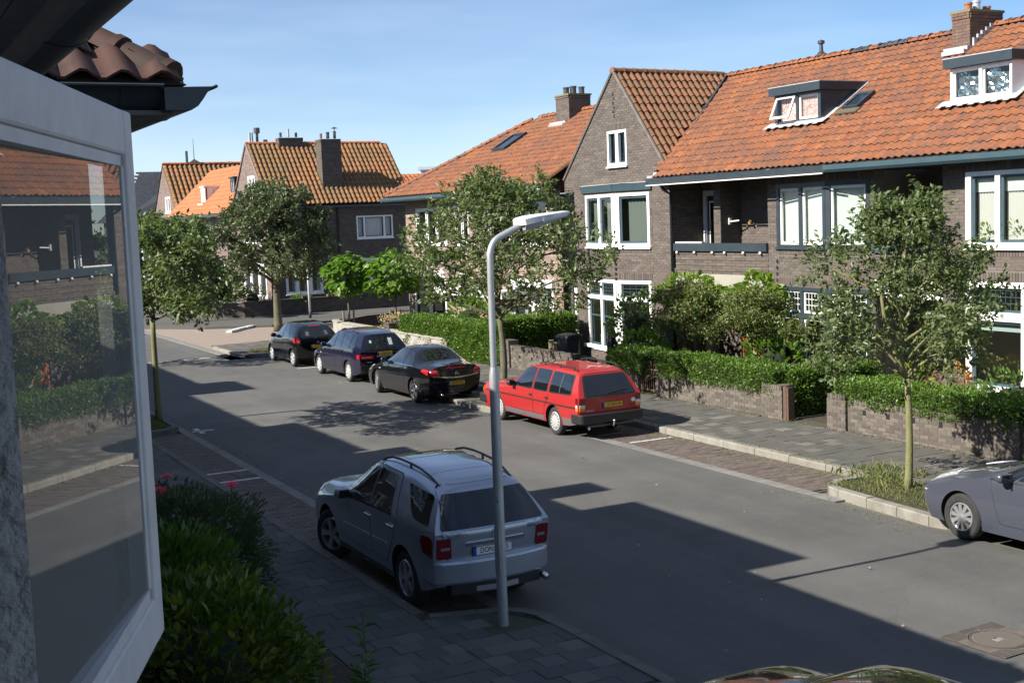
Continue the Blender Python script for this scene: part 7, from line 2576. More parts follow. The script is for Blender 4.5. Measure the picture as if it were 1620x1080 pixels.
        b.build('plate_rim', M['ink'], pl, loc=True)
        txt(text, h * 0.84, Mx @ Matrix.Translation((w * 0.045, -h * 0.01, 0.001)), M['ink'], pl, 'lettering', loc=True, sx=0.92)
        return pl

    def text(s, string, y, z, size, m, view='B', parent=None, sx=1.0, ext=0.003):
        p, n = s.hit(y, z, view)
        U = Vector((0, -1, 0)) if view == 'B' else Vector((0, 1, 0))
        O = Vector((n.x, 0, n.z)).normalized()
        V = O.cross(U).normalized()
        Mx = Matrix.Translation(p + O * 0.014) @ Matrix((U, V, O)).transposed().to_4x4()
        return txt(string, size, Mx, M[m], parent or s.t, 'lettering', ext=ext, loc=True, sx=sx)

    def frame_at(s, a, b, view, off=0.01):
        p, n = s.hit(a, b, view)
        U = Vector((0, -1, 0)) if view == 'B' else Vector((0, 1, 0))
        O = Vector((n.x, 0, n.z)).normalized()
        return Matrix.Translation(p + O * off) @ Matrix((U, O.cross(U).normalized(), O)).transposed().to_4x4()

    def mirror(s, x, y, z, m, both=True, k=1.0):
        for sg in ((1, -1) if both else (1,)):
            b = MB(Matrix.Translation((x, sg * (y + 0.11), z)) @ Matrix.Diagonal((0.085 * k, 0.11 * k, 0.075 * k, 1)))
            b.lathe([(0.001, -1), (0.6, -0.85), (0.92, -0.5), (1, 0), (0.92, 0.5), (0.6, 0.85), (0.001, 1)], 12)
            mm = b.build('mirror', M[m], s.t, True, loc=True)
            MB(Matrix.Translation((x - 0.075 * k, sg * (y + 0.11), z)) @ Matrix.Diagonal((0.015, 0.085, 0.055, 1))).box(-1, 1, -1, 1, -1, 1).build('mirror_glass', M['carglass'], mm, loc=True)
            MB().tube([(x, sg * (y - 0.06), z - 0.05), (x, sg * (y + 0.08), z - 0.03)], 0.02, 6).build('mirror_arm', M['trim'], mm, loc=True)

    def wiper(s, y0, z0, y1, z1, view='B'):
        p, n = s.hit(y0, z0, view)
        q, n2 = s.hit(y1, z1, view)
        MB().tube([p + n * 0.02, (p + q) / 2 + n * 0.035, q + n * 0.02], 0.009, 5).build('wiper', M['trim'], s.t, loc=True)

    def rail(s, pts, m, r=0.016, feet=(0, -1)):
        for sg in (1, -1):
            P = []
            for x, y, h in pts:
                p, n = s.hit(x, sg * y, 'T')
                P.append(p + Vector((0, 0, h)))
            b = MB()
            b.tube(P, r, 8)
            for k in feet:
                x, y, h = pts[k]
                b.tube([P[k], P[k] - Vector((0, 0, h + 0.02))], r * 1.2, 6)
            b.build('roof_rail', M[m], s.t, True, 40, loc=True)


WHEELS = {}


def make_wheel(r, w, style, n, m):
    t = MB()
    ri = r * (0.62 if style == 'tall' else 0.67)
    h = w / 2
    t.lathe([(ri, -h * 0.8), (ri + 0.02, -h), (r - 0.035, -h), (r - 0.008, -h * 0.78), (r, -h * 0.6), (r, h * 0.6), (r - 0.008, h * 0.78), (r - 0.035, h), (ri + 0.02, h), (ri, h * 0.8)], 40, axis='y')
    tyre = t.mesh('tyre', M['rubber'], True, 35)
    b = MB()
    if style == 'cover':
        b.lathe([(ri, h * 0.75), (ri, h * 0.9), (ri * 0.93, h * 0.98), (ri * 0.9, h * 0.86), (ri * 0.62, h * 0.98), (ri * 0.3, h * 1.02), (ri * 0.22, h * 1.1), (0.001, h * 1.12)], 36, axis='y')
        for k in range(n):
            a = 2 * math.pi * k / n
            b.box(-ri * 0.045, ri * 0.045, h * 0.88, h * 1.0, ri * 0.64, ri * 0.86, 1, M=Matrix.Rotation(a, 4, 'Y'))
    else:
        b.lathe([(ri * 0.96, -h * 0.7), (ri, -h * 0.7), (ri, h * 0.9), (ri * 0.97, h * 0.98), (ri * 0.9, h * 0.98), (ri * 0.88, h * 0.6), (ri * 0.86, -h * 0.5)], 36, axis='y')
        b.lathe([(ri * 0.24, h * 0.4), (ri * 0.24, h * 0.9), (ri * 0.16, h * 0.98), (0.001, h * 1.0)], 20, axis='y')
        for k in range(n):
            a = 2 * math.pi * (k + 0.25) / n
            w0, w1 = (0.13, 0.19) if style == 'wide' else ((0.1, 0.15) if style == 'tall' else (0.075, 0.13))
            Mx = Matrix.Rotation(a, 4, 'Y')
            z0, z1 = ri * 0.18, ri * 0.92
            vs = [(-ri * w0, h * 0.55, z0), (ri * w0, h * 0.55, z0), (ri * w0, h * 0.95, z0), (-ri * w0, h * 0.95, z0),
                  (-ri * w1, h * 0.5, z1), (ri * w1, h * 0.5, z1), (ri * w1, h * 0.9, z1), (-ri * w1, h * 0.9, z1)]
            b.add(vs, [(0, 1, 2, 3), (4, 7, 6, 5), (0, 4, 5, 1), (1, 5, 6, 2), (2, 6, 7, 3), (3, 7, 4, 0)], 0, Mx)
    rim = b.mesh('rim', [M[m], M['trim']], True, 30)
    d = MB()
    d.lathe([(ri * 0.97, -h * 0.2), (ri * 0.97, h * 0.1), (0.001, h * 0.1)], 24, axis='y')
    d.lathe([(ri * 0.7, h * 0.1), (ri * 0.7, h * 0.2), (0.001, h * 0.2)], 24, 1, axis='y')
    return tyre, rim, d.mesh('brake_disc', [M['well'], M['greytrim']], True, 30)


# ---- red estate
c = Car('red_estate_car', 'old red boxy estate car with black bumpers and tow bar parked at the far kerb', 13.99, 24.8,
        [(2.17, 2.2, 2.17, .34, .62, .82, .74, .77, .70, .02),
         (2.0, 2.02, 2.0, .26, .66, .86, .80, .83, .74, .025),
         (1.33, 1.33, 1.33, .26, .78, .90, .82, .855, .77, .03),
         (.66, .7, .74, .26, .86, .95, .82, .855, .77, .03),
         (.3, .12, .06, .26, .88, 1.39, .82, .855, .62, .035),
         (-.5, -.5, -.5, .26, .89, 1.46, .82, .855, .63, .05),
         (-1.3, -1.3, -1.3, .26, .90, 1.46, .82, .855, .63, .05),
         (-1.95, -1.98, -1.9, .28, .90, 1.44, .82, .85, .62, .05),
         (-2.36, -2.42, -2.12, .36, .90, 1.38, .79, .83, .61, .04)], 2.66, (.36, .31), 'p_red', scale=(.99, .92, 1.0), bulge=0.012, expo=7, front_crown=0.05, rear_crown=0.03)
z_b, z_t = .93, 1.345
dF = c.patch('door', [(.62, .4), (.62, .9), (.1, 1.37), (-.42, 1.40), (-.42, .4)], 'L', 'p_red', .004, r=.03, both=True)
dR = c.patch('door', [(-.45, .4), (-.45, 1.40), (-1.14, 1.40), (-1.14, .82), (-.96, .62), (-.9, .4)], 'L', 'p_red', .004, r=.03, both=True)
for nm, pl in (('window', [(.5, .935), (.08, 1.345), (-.37, 1.355), (-.37, .935)]), ('window', [(-.49, .935), (-.49, 1.355), (-1.07, 1.355), (-1.07, .935)]), ('window', [(-1.2, .935), (-1.2, 1.35), (-2.0, 1.33), (-2.08, .96)])):
    c.patch('window_rubber', [(x + (.03 if x > sum(p[0] for p in pl) / len(pl) else -.03), z + (.025 if z > 1.1 else -.025)) for x, z in pl], 'L', 'trim', .007, r=.05, both=True)
    c.patch(nm, pl, 'L', 'carglass', .0105, r=.04, both=True)
c.strip('window_divider', [(-1.62, .95), (-1.6, 1.34)], 'L', 'greytrim', .015, .0125, both=True)
c.patch('windscreen', [(-.56, .99), (.56, .99), (.53, 1.36), (-.53, 1.36)], 'F', 'carglass', .006)
c.patch('tailgate', [(-.74, .56), (.74, .56), (.74, .9), (.58, 1.36), (-.58, 1.36), (-.74, .9)], 'B', 'p_red', .005, r=.05)
c.patch('rear_rubber', [(-.7, .9), (.7, .9), (.565, 1.335), (-.565, 1.335)], 'B', 'trim', .008, r=.06)
c.patch('rear_window', [(-.665, .925), (.665, .925), (.535, 1.31), (-.535, 1.31)], 'B', 'carglass', .012, r=.05)
for sg in (1, -1):
    for (za, zb, mm) in ((.56, .63, 'taillamp'), (.63, .70, 'amberlamp'), (.70, .76, 'clearlamp'), (.76, .90, 'darklamp')):
        ys = sorted((sg * .68, sg * .81))
        c.patch('tail_lamp', [(ys[0], za), (ys[1], za), (ys[1], zb), (ys[0], zb)], 'B', mm, .02, r=.006)
        c.patch('tail_lamp', [(-2.375, za), (-2.3, za), (-2.3, zb), (-2.375, zb)], 'L' if sg > 0 else 'R', mm, .012, r=.006)
for xx, sg in ((-2.46, -1), (2.26, 1)):
    b = MB()
    b.prism([(-.86, xx + .32 * -sg * 0 + (-sg) * .36), (-.86, xx), (-.8, xx + sg * .05), (0, xx + sg * .08), (.8, xx + sg * .05), (.86, xx), (.86, xx - sg * .36), (.8, xx - sg * .36), (.8, xx - sg * .06), (-.8, xx - sg * .06), (-.8, xx - sg * .36)], .36, .56, M=Matrix(((0, 1, 0, 0), (1, 0, 0, 0), (0, 0, 1, 0), (0, 0, 0, 1))))
    o = b.build('bumper', M['trim'], c.t, loc=True)
    o.modifiers.new('b', 'BEVEL').width = .02
c.strip('rubbing_strip', [(2.15, .68), (-2.3, .69)], 'L', 'trim', .025, .012, both=True)
for xa, xb_ in ((.94, -.92),):
    c.patch('sill_panel', [(xa, .25), (xb_, .25), (xb_, .38), (xa, .38)], 'L', 'greytrim', .006, r=.01, both=True)
c.patch('rear_skirt', [(-1.75, .27), (-2.3, .33), (-2.3, .44), (-1.72, .44)], 'L', 'greytrim', .006, r=.01, both=True)
for x in (-.28, -1.0):
    c.patch('door_handle', [(x, .76), (x - .13, .76), (x - .13, .81), (x, .81)], 'L', 'trim', .012, r=.01, both=True)
c.mirror(.45, .83, .98, 'trim')
c.rail([(-.35, .57, .03), (-.6, .57, .07), (-1.3, .57, .07), (-1.85, .56, .07), (-1.98, .56, .03)], 'trim', .014, feet=(1, 2, 3))
c.plate('GS-NH-38', -.32, .22, .72, .115)
c.text('VOLVO', .55, .625, .07, 'clearlamp')
c.patch('oval_sticker', [(-.62 + .06 * math.cos(a), .77 + .045 * math.sin(a)) for a in np.linspace(0, 2 * math.pi, 17)[:-1]], 'B', 'plate_w', .009, r=0)
c.text('240', -.57, .66, .05, 'darklamp')
b = MB()
b.tube([(-2.4, .62, .3), (-2.42, .6, .3), (-2.42, -.6, .3), (-2.4, -.62, .3)], .025, 8).tube([(-2.42, 0, .3), (-2.54, 0, .28), (-2.56, 0, .36)], .022, 8)
b.build('tow_bar', M['greytrim'], c.t, True, loc=True)
c.blob('tow_ball', (-2.56, 0, .39), (.028, .028, .028), 'alloy')
c.blob('tow_socket', (-2.44, .6, .26), (.03, .03, .04), 'white')
c.wiper(.1, .95, -.45, 1.0)
c.patch('headlamp', [(-.72, .6), (-.45, .6), (-.45, .76), (-.72, .76)], 'F', 'clearlamp', .01)
c.patch('headlamp', [(.72, .6), (.45, .6), (.45, .76), (.72, .76)], 'F', 'clearlamp', .01)
c.patch('grille', [(-.4, .6), (.4, .6), (.4, .76), (-.4, .76)], 'F', 'trim', .01)
c.patch('turn_lamp', [(2.17, .62), (2.05, .62), (2.05, .74), (2.17, .74)], 'L', 'amberlamp', .012, r=.01, both=True)
c.strip('bonnet_seam', [(2.1, .7), (.75, .72)], 'T', 'trim', .008, .001)
c.wheels(2.66, .72, .305, .185, 'cover', 16, m='hubcap')

# ---- silver SUV
c = Car('silver_suv', 'large silver off-road car with dark tinted windows parked in shade beside the street lamp', 6.55, 15.45,
        [(2.28, 2.36, 2.27, .36, .72, .98, .70, .76, .66, .05),
         (2.05, 2.1, 2.02, .3, .80, 1.06, .88, .91, .74, .06),
         (1.46, 1.46, 1.4, .28, .94, 1.12, .91, .955, .78, .06),
         (.8, .85, .9, .28, 1.03, 1.17, .91, .955, .78, .05),
         (.3, .2, .02, .28, 1.06, 1.66, .91, .955, .64, .06),
         (-.5, -.5, -.55, .28, 1.09, 1.75, .91, .955, .66, .07),
         (-1.3, -1.3, -1.35, .28, 1.12, 1.73, .91, .955, .655, .07),
         (-1.95, -1.95, -1.85, .32, 1.13, 1.66, .90, .945, .64, .07),
         (-2.28, -2.4, -2.08, .42, 1.10, 1.58, .84, .90, .62, .05)], 2.915, (.425, .38), 'p_silver', scale=(.94, .84, .965), bulge=0.025, expo=5, rear_crown=0.09)
dF = c.patch('door', [(.78, .48), (.8, 1.08), (.2, 1.58), (-.3, 1.64), (-.35, .48)], 'L', 'p_silver', .004, r=.05, both=True)
dR = c.patch('door', [(-.38, .48), (-.33, 1.64), (-1.05, 1.62), (-1.28, 1.1), (-1.16, .85), (-.98, .6), (-.9, .48)], 'L', 'p_silver', .004, r=.05, both=True)
c.patch('window', [(.66, 1.1), (.15, 1.54), (-.27, 1.6), (-.30, 1.12)], 'L', 'carglass', .010, r=.06, both=True)
c.patch('window', [(-.36, 1.12), (-.33, 1.6), (-.95, 1.585), (-1.08, 1.15)], 'L', 'carglass', .010, r=.04, both=True)
c.patch('window', [(-1.32, 1.56), (-1.62, 1.3), (-1.78, 1.2), (-2.2, 1.17), (-2.02, 1.5)], 'L', 'carglass', .008, r=.06, both=True)
c.strip('window_trim', [(.7, 1.085), (-1.1, 1.13)], 'L', 'trim', .03, .012, both=True)
c.patch('windscreen', [(-.62, 1.2), (.62, 1.2), (.56, 1.61), (-.56, 1.61)], 'F', 'carglass', .006)
c.patch('tailgate', [(-.55, .60), (.55, .60), (.72, .78), (.80, 1.1), (.62, 1.6), (-.62, 1.6), (-.80, 1.1), (-.72, .78)], 'B', 'p_silver', .006, r=.08, fine=.07)
c.patch('rear_window', [(-.82, 1.13), (.82, 1.13), (.64, 1.52), (-.64, 1.52)], 'B', 'carglass', .012, r=.06, fine=.07)
for sg in (1, -1):
    c.patch('tail_lamp', [(sg * .66, .79), (sg * .875, .79), (sg * .885, 1.05), (sg * .68, 1.05)], 'B', 'darklamp', .018, r=.03, fine=.05)
    c.patch('tail_lamp', [(-2.33, .80), (-2.1, .85), (-2.04, 1.0), (-2.08, 1.06), (-2.33, 1.06)], 'L' if sg > 0 else 'R', 'darklamp', .012, r=.04)
    c.patch('reversing_lamp', [(sg * .69, .9), (sg * .82, .9), (sg * .82, .935), (sg * .69, .935)], 'B', 'greyclear', .022, r=.01)
b = MB(Matrix(((0, 1, 0, 0), (1, 0, 0, 0), (0, 0, 1, 0), (0, 0, 0, 1))))
prof = [(-.93, -1.95), (-.92, -2.32), (-.8, -2.42), (-.4, -2.5), (0, -2.52), (.4, -2.5), (.8, -2.42), (.92, -2.32), (.93, -1.95), (.85, -1.95), (.85, -2.2), (-.85, -2.2), (-.85, -1.95)]
b.prism(prof, .46, .76)
o = b.build('bumper', M['p_silver'], c.t, True, 35, loc=True)
bv = o.modifiers.new('b', 'BEVEL')
bv.width, bv.segments = .05, 3
b = MB(Matrix(((0, 1, 0, 0), (1, 0, 0, 0), (0, 0, 1, 0), (0, 0, 0, 1))))
b.prism([(-.72, -2.3), (-.7, -2.43), (0, -2.51), (.7, -2.43), (.72, -2.3)], .34, .5)
b.build('bumper_valance', M['trim'], c.t, True, 35, loc=True)
b = MB(Matrix(((0, 1, 0, 0), (1, 0, 0, 0), (0, 0, 1, 0), (0, 0, 0, 1))))
b.prism([(-.5, -2.44), (0, -2.535), (.5, -2.44), (.5, -2.4), (-.5, -2.4)], .355, .42)
b.build('skid_plate', M['alloy'], c.t, loc=True)
c.patch('plate_recess', [(-.4, .74), (.4, .74), (.47, .93), (-.47, .93)], 'B', 'p_silver', .002, r=.05)
c.patch('handle_strip', [(-.46, .925), (.46, .925), (.46, .965), (-.46, .965)], 'B', 'chrome', .03, r=.01)
c.plate('DON:H 555', -.26, .36, .845, .115, white=True)
c.text('ML 320 CDI', .56, 1.055, .06, 'chrome', sx=1.05)
c.text('4MATIC', -.6, 1.055, .05, 'chrome')
Mx = c.frame_at(0, 1.04, 'B', .02)
b = MB(Mx)
b.tube([(.055 * math.cos(a), .055 * math.sin(a), 0) for a in np.linspace(0, 2 * math.pi, 25)], .007, 6)
for k in range(3):
    a = math.pi / 2 + k * 2 * math.pi / 3
    b.add([(0, 0, .01), (.012 * math.cos(a + 1), .012 * math.sin(a + 1), .002), (.053 * math.cos(a), .053 * math.sin(a), .003), (.012 * math.cos(a - 1), .012 * math.sin(a - 1), .002)], [(0, 2, 1), (0, 3, 2)])
b.build('star_badge', M['chrome'], c.t, loc=True)
for x in (-.18, -.98):
    b = MB()
    p, n = c.hit(x, 1.0, 'L')
    for sg in (1, -1):
        b.tube([(x, sg * (p.y - .005), .99), (x - .02, sg * (p.y + .03), .99), (x - .17, sg * (p.y + .03), .98), (x - .19, sg * (p.y - .005), .98)], .013, 6)
    b.build('door_handle', M['chrome'], c.t, True, loc=True)
c.strip('side_moulding', [(.72, .68), (-.36, .7)], 'L', 'p_silver', .04, .016, both=True)
c.strip('side_moulding', [(-.4, .7), (-.95, .72)], 'L', 'p_silver', .04, .016, both=True)
c.patch('sill_panel', [(1.0, .27), (-1.0, .27), (-1.0, .37), (1.0, .37)], 'L', 'greytrim', .012, r=.02, both=True)
c.mirror(.55, .93, 1.14, 'p_silver', k=1.25)
c.rail([(-.12, .6, .0), (-.25, .6, .03), (-.5, .6, .05), (-.8, .6, .058), (-1.1, .595, .058), (-1.4, .59, .052), (-1.7, .58, .035), (-1.95, .57, .0)], 'greytrim', .017, feet=(4,))
c.patch('roof_glass', [(-.05, -.42), (-.75, -.45), (-.75, .45), (-.05, .42)], 'T', 'carglass', .003, r=.05)
c.strip('roof_seam', [(-1.6, .58), (-1.6, -.58)], 'T', 'trim', .006, .001)
c.patch('headlamp', [(.5, .8), (.82, .84), (.8, .98), (.5, .95)], 'F', 'clearlamp', .012)
c.patch('headlamp', [(-.5, .8), (-.82, .84), (-.8, .98), (-.5, .95)], 'F', 'clearlamp', .012)
c.patch('headlamp', [(2.2, .86), (1.95, .92), (1.98, 1.0), (2.2, .95)], 'L', 'clearlamp', .01, both=True)
c.patch('tow_cover', [(-.66, .5), (-.58, .5), (-.58, .58), (-.66, .58)], 'B', 'p_silver', .01)
b = MB().tube([(-2.3, -.75, .4), (-2.5, -.78, .38)], .045, 10)
b.build('exhaust', M['chrome'], c.t, True, loc=True)
c.wheels(2.915, .81, .365, .25, 'wide', 5, steer=24)

# ---- black cabriolet with folding hard top
c = Car('black_cabriolet', 'black two-door cabriolet with folding hard top and round badge parked behind the red estate', 13.57, 31.37,
        [(2.08, 2.16, 2.05, .26, .56, .70, .66, .70, .58, .04),
         (1.88, 1.9, 1.8, .2, .62, .80, .82, .84, .68, .05),
         (1.31, 1.31, 1.25, .2, .78, .91, .85, .88, .72, .05),
         (.7, .75, .8, .2, .88, .98, .85, .88, .72, .05),
         (.2, .12, .02, .2, .90, 1.36, .85, .88, .57, .06),
         (-.5, -.5, -.5, .2, .92, 1.41, .85, .88, .57, .07),
         (-1.0, -1.0, -1.0, .2, .94, 1.34, .85, .885, .57, .07),
         (-1.45, -1.5, -1.5, .2, .94, 1.1, .85, .88, .62, .05),
         (-1.75, -1.8, -1.82, .22, .92, 1.035, .83, .87, .66, .04),
         (-2.1, -2.26, -2.22, .3, .86, 1.0, .74, .78, .62, .03)], 2.61, (.355, .32), 'p_black', scale=(.99, .9, 1.0), bulge=0.03, expo=5, rear_crown=0.12)
c.patch('door', [(.66, .36), (.68, .92), (.1, 1.30), (-.4, 1.35), (-.72, 1.34), (-.72, .36)], 'L', 'p_black', .004, r=.05, both=True)
c.patch('window', [(.58, .95), (.08, 1.27), (-.4, 1.325), (-.66, 1.32), (-.66, .965)], 'L', 'carglass', .009, r=.05, both=True)
c.patch('window', [(-.7, .965), (-.7, 1.315), (-1.0, 1.24), (-1.28, 1.0)], 'L', 'carglass', .007, r=.05, both=True)
c.strip('window_trim', [(.62, .935), (-1.3, .965)], 'L', 'chrome', .02, .011, both=True)
c.patch('windscreen', [(-.58, 1.02), (.58, 1.02), (.5, 1.33), (-.5, 1.33)], 'F', 'carglass', .006)
c.patch('rear_window', [(-1.06, -.5), (-1.48, -.57), (-1.48, .57), (-1.06, .5)], 'T', 'carglass', .006, r=.06)
c.patch('boot_lid', [(-1.56, -.62), (-2.18, -.58), (-2.18, .58), (-1.56, .62)], 'T', 'p_black', .005, r=.06)
for sg in (1, -1):
    c.patch('tail_lamp', [(sg * .5, .74), (sg * .76, .76), (sg * .79, .9), (sg * .6, .92)], 'B', 'taillamp', .014, r=.03, fine=.05)
    c.patch('tail_lamp', [(-2.15, .78), (-1.82, .88), (-1.9, .925), (-2.15, .9)], 'L' if sg > 0 else 'R', 'taillamp', .012, r=.03)
c.strip('boot_trim', [(-.7, .755), (-.35, .72), (0, .705), (.35, .72), (.7, .755)], 'B', 'chrome', .03, .02)
Mx = c.frame_at(0, .8, 'B', .015)
b = MB(Mx)
b.tube([(.05 * math.cos(a), .05 * math.sin(a), 0) for a in np.linspace(0, 2 * math.pi, 21)], .007, 6)
b.tube([(-.065, .012, 0), (-.01, .012, 0), (.01, -.012, 0), (.065, -.012, 0)], .007, 6)
b.build('round_badge', M['chrome'], c.t, loc=True)
c.patch('third_brake_lamp', [(-.3, .93), (.3, .93), (.3, .955), (-.3, .955)], 'B', 'darklamp', .012, r=.005)
c.plate('24-TB-GH', -.26, .26, .56, .11)
c.strip('bumper_seam', [(-.8, .6), (.8, .6)], 'B', 'trim', .012, .003)
c.mirror(.5, .85, 1.0, 'p_black')
c.patch('door_handle', [(-.5, .8), (-.68, .805), (-.68, .83), (-.5, .825)], 'L', 'p_black', .018, r=.01, both=True)
c.patch('turn_lamp', [(1.0, .72), (.9, .72), (.9, .75), (1.0, .75)], 'L', 'clearlamp', .01, r=.005, both=True)
c.patch('headlamp', [(.5, .62), (.76, .66), (.74, .76), (.5, .72)], 'F', 'clearlamp', .012)
c.patch('headlamp', [(-.5, .62), (-.76, .66), (-.74, .76), (-.5, .72)], 'F', 'clearlamp', .012)
b = MB().tube([(-2.1, .45, .27), (-2.3, .45, .27)], .03, 10)
b.build('exhaust', M['chrome'], c.t, True, loc=True)
c.wheels(2.61, .77, .315, .2, 'thin', 5, steer=-14)

# ---- dark blue estate
c = Car('blue_estate_car', 'dark blue estate car with roof rails parked between the two black cars', 13.79, 36.83,
        [(2.0, 2.08, 1.98, .28, .58, .74, .66, .7, .58, .04),
         (1.8, 1.83, 1.74, .22, .66, .86, .82, .84, .68, .05),
         (1.3, 1.3, 1.24, .22, .82, .98, .85, .875, .7, .05),
         (.8, .84, .88, .22, .92, 1.05, .85, .88, .7, .05),
         (.3, .25, .1, .22, .95, 1.48, .85, .88, .6, .06),
         (-.5, -.5, -.5, .22, .97, 1.555, .85, .88, .62, .07),
         (-1.3, -1.3, -1.3, .22, .99, 1.54, .85, .88, .615, .07),
         (-1.8, -1.82, -1.76, .24, 1.0, 1.5, .84, .87, .6, .06),
         (-2.22, -2.34, -2.06, .34, .96, 1.45, .78, .82, .57, .05)], 2.62, (.36, .32), 'p_blue', scale=(1.0, .9, .99), bulge=0.025, expo=5, rear_crown=0.07)
c.patch('door', [(.7, .4), (.72, .97), (.2, 1.43), (-.18, 1.47), (-.2, .4)], 'L', 'p_blue', .004, r=.04, both=True)
c.patch('door', [(-.23, .4), (-.21, 1.47), (-.9, 1.47), (-1.05, .95), (-.95, .65), (-.86, .4)], 'L', 'p_blue', .004, r=.04, both=True)
for pl in ([(.6, 1.0), (.18, 1.40), (-.14, 1.44), (-.16, 1.0)], [(-.27, 1.0), (-.25, 1.44), (-.74, 1.44), (-.8, 1.01)], [(-.92, 1.02), (-.86, 1.44), (-1.45, 1.42), (-1.5, 1.03)], [(-1.56, 1.04), (-1.52, 1.41), (-1.78, 1.38), (-1.9, 1.06)]):
    c.patch('window', pl, 'L', 'carglass', .009, r=.04, both=True)
c.patch('windscreen', [(-.56, 1.08), (.56, 1.08), (.52, 1.45), (-.52, 1.45)], 'F', 'carglass', .006)
c.patch('tailgate', [(-.66, .58), (.66, .58), (.7, .98), (.55, 1.44), (-.55, 1.44), (-.7, .98)], 'B', 'p_blue', .005, r=.06, fine=.08)
c.patch('rear_window', [(-.64, 1.0), (.64, 1.0), (.53, 1.39), (-.53, 1.39)], 'B', 'carglass', .011, r=.06, fine=.08)
for sg in (1, -1):
    c.patch('tail_lamp', [(sg * .38, .74), (sg * .8, .74), (sg * .82, .88), (sg * .36, .86)], 'B', 'taillamp', .016, r=.03, fine=.06)
    c.patch('tail_lamp', [(-2.26, .74), (-2.06, .78), (-2.09, .88), (-2.27, .88)], 'L' if sg > 0 else 'R', 'taillamp', .012, r=.03)
    c.patch('reversing_lamp', [(sg * .45, .79), (sg * .78, .79), (sg * .78, .815), (sg * .45, .815)], 'B', 'clearlamp', .02, r=.005)
    c.patch('reflector', [(sg * .45, .64), (sg * .62, .65), (sg * .62, .67), (sg * .45, .66)], 'B', 'clearlamp', .012, r=.004)
c.plate('55-JF-DK', -.26, .26, .885, .105)
c.strip('plate_trim', [(-.28, .815), (.28, .815)], 'B', 'clearlamp', .025, .02)
c.patch('bumper', [(-.8, .36), (.8, .36), (.82, .56), (-.82, .56)], 'B', 'trim', .02, r=.04, fine=.07)
c.patch('window_note', [(-.33, 1.12), (-.2, 1.12), (-.2, 1.32), (-.33, 1.32)], 'B', 'blind', .013, r=.004)
c.patch('window_note', [(.38, 1.2), (.46, 1.2), (.45, 1.28), (.38, 1.28)], 'B', 'blind', .013, r=.004)
c.mirror(.55, .85, 1.02, 'p_blue')
c.rail([(-.25, .57, .02), (-.5, .575, .055), (-1.2, .57, .055), (-1.6, .56, .02)], 'trim', .014, feet=(1, 2))
c.wiper(.0, 1.03, -.4, 1.06)
for x in (-.05, -.75):
    c.patch('door_handle', [(x, .86), (x - .15, .865), (x - .15, .9), (x, .89)], 'L', 'p_blue', .018, r=.01, both=True)
c.patch('turn_lamp', [(1.02, .72), (.94, .72), (.94, .76), (1.02, .76)], 'L', 'clearlamp', .01, r=.005, both=True)
c.wheels(2.62, .77, .315, .19, 'cover', 9, m='hubcap')

# ---- small black hatchback
c = Car('black_hatchback', 'small black hatchback with curved roof, farthest of the parked row, by the junction', 13.72, 41.92,
        [(1.70, 1.77, 1.66, .26, .56, .70, .60, .66, .54, .04),
         (1.52, 1.55, 1.45, .2, .64, .82, .75, .78, .62, .05),
         (1.17, 1.17, 1.10, .2, .76, .92, .78, .81, .66, .05),
         (.75, .80, .85, .2, .86, 1.0, .78, .815, .66, .05),
         (.2, .2, .2, .2, .90, 1.40, .78, .815, .56, .06),
         (-.4, -.4, -.4, .2, .93, 1.47, .78, .815, .58, .07),
         (-1.0, -1.0, -.95, .2, .98, 1.44, .78, .82, .57, .07),
         (-1.4, -1.45, -1.3, .24, 1.0, 1.38, .77, .80, .55, .06),
         (-1.55, -1.65, -1.42, .3, .98, 1.33, .71, .75, .53, .05)], 2.34, (.335, .3), 'p_black', scale=(1.0, .93, 1.0), bulge=0.03, expo=5, rear_crown=0.09)
c.patch('door', [(.68, .36), (.7, .92), (.15, 1.36), (-.25, 1.4), (-.28, .36)], 'L', 'p_black', .004, r=.04, both=True)
c.patch('door', [(-.31, .36), (-.28, 1.4), (-.78, 1.38), (-1.0, .98), (-.86, .6), (-.8, .36)], 'L', 'p_black', .004, r=.04, both=True)
c.patch('window', [(.6, .95), (.13, 1.33), (-.22, 1.37), (-.24, .97)], 'L', 'carglass', .009, r=.05, both=True)
c.patch('window', [(-.33, .98), (-.31, 1.37), (-.7, 1.34), (-.95, 1.05)], 'L', 'carglass', .009, r=.05, both=True)
c.patch('windscreen', [(-.56, 1.04), (.56, 1.04), (.5, 1.37), (-.5, 1.37)], 'F', 'carglass', .006)
c.patch('tailgate', [(-.6, .85), (.6, .85), (.52, 1.32), (-.52, 1.32)], 'B', 'carglass', .008, r=.07, fine=.07)
c.patch('boot_panel', [(-.55, .6), (.55, .6), (.6, .83), (-.6, .83)], 'B', 'p_black', .005, r=.05)
for sg in (1, -1):
    c.patch('tail_lamp', [(sg * .62, .78), (sg * .77, .8), (sg * .76, .97), (sg * .64, .99)], 'B', 'taillamp', .014, r=.04, fine=.05)
    c.patch('tail_lamp', [(-1.57, .8), (-1.42, .84), (-1.4, .95), (-1.54, 1.0)], 'L' if sg > 0 else 'R', 'taillamp', .01, r=.03)
    c.patch('reversing_lamp', [(sg * .66, .84), (sg * .73, .84), (sg * .73, .89), (sg * .66, .89)], 'B', 'clearlamp', .022, r=.01)
    c.patch('window_glint', [(sg * .3, 1.04), (sg * .42, 1.05), (sg * .39, 1.18), (sg * .28, 1.17)], 'B', 'greytrim', .0085, r=.02)
c.patch('third_brake_lamp', [(-.22, 1.335), (.22, 1.335), (.22, 1.355), (-.22, 1.355)], 'B', 'taillamp', .012, r=.005)
c.plate('43-TT-XD', -.25, .25, .68, .105)
Mx = c.frame_at(0, .8, 'B', .012)
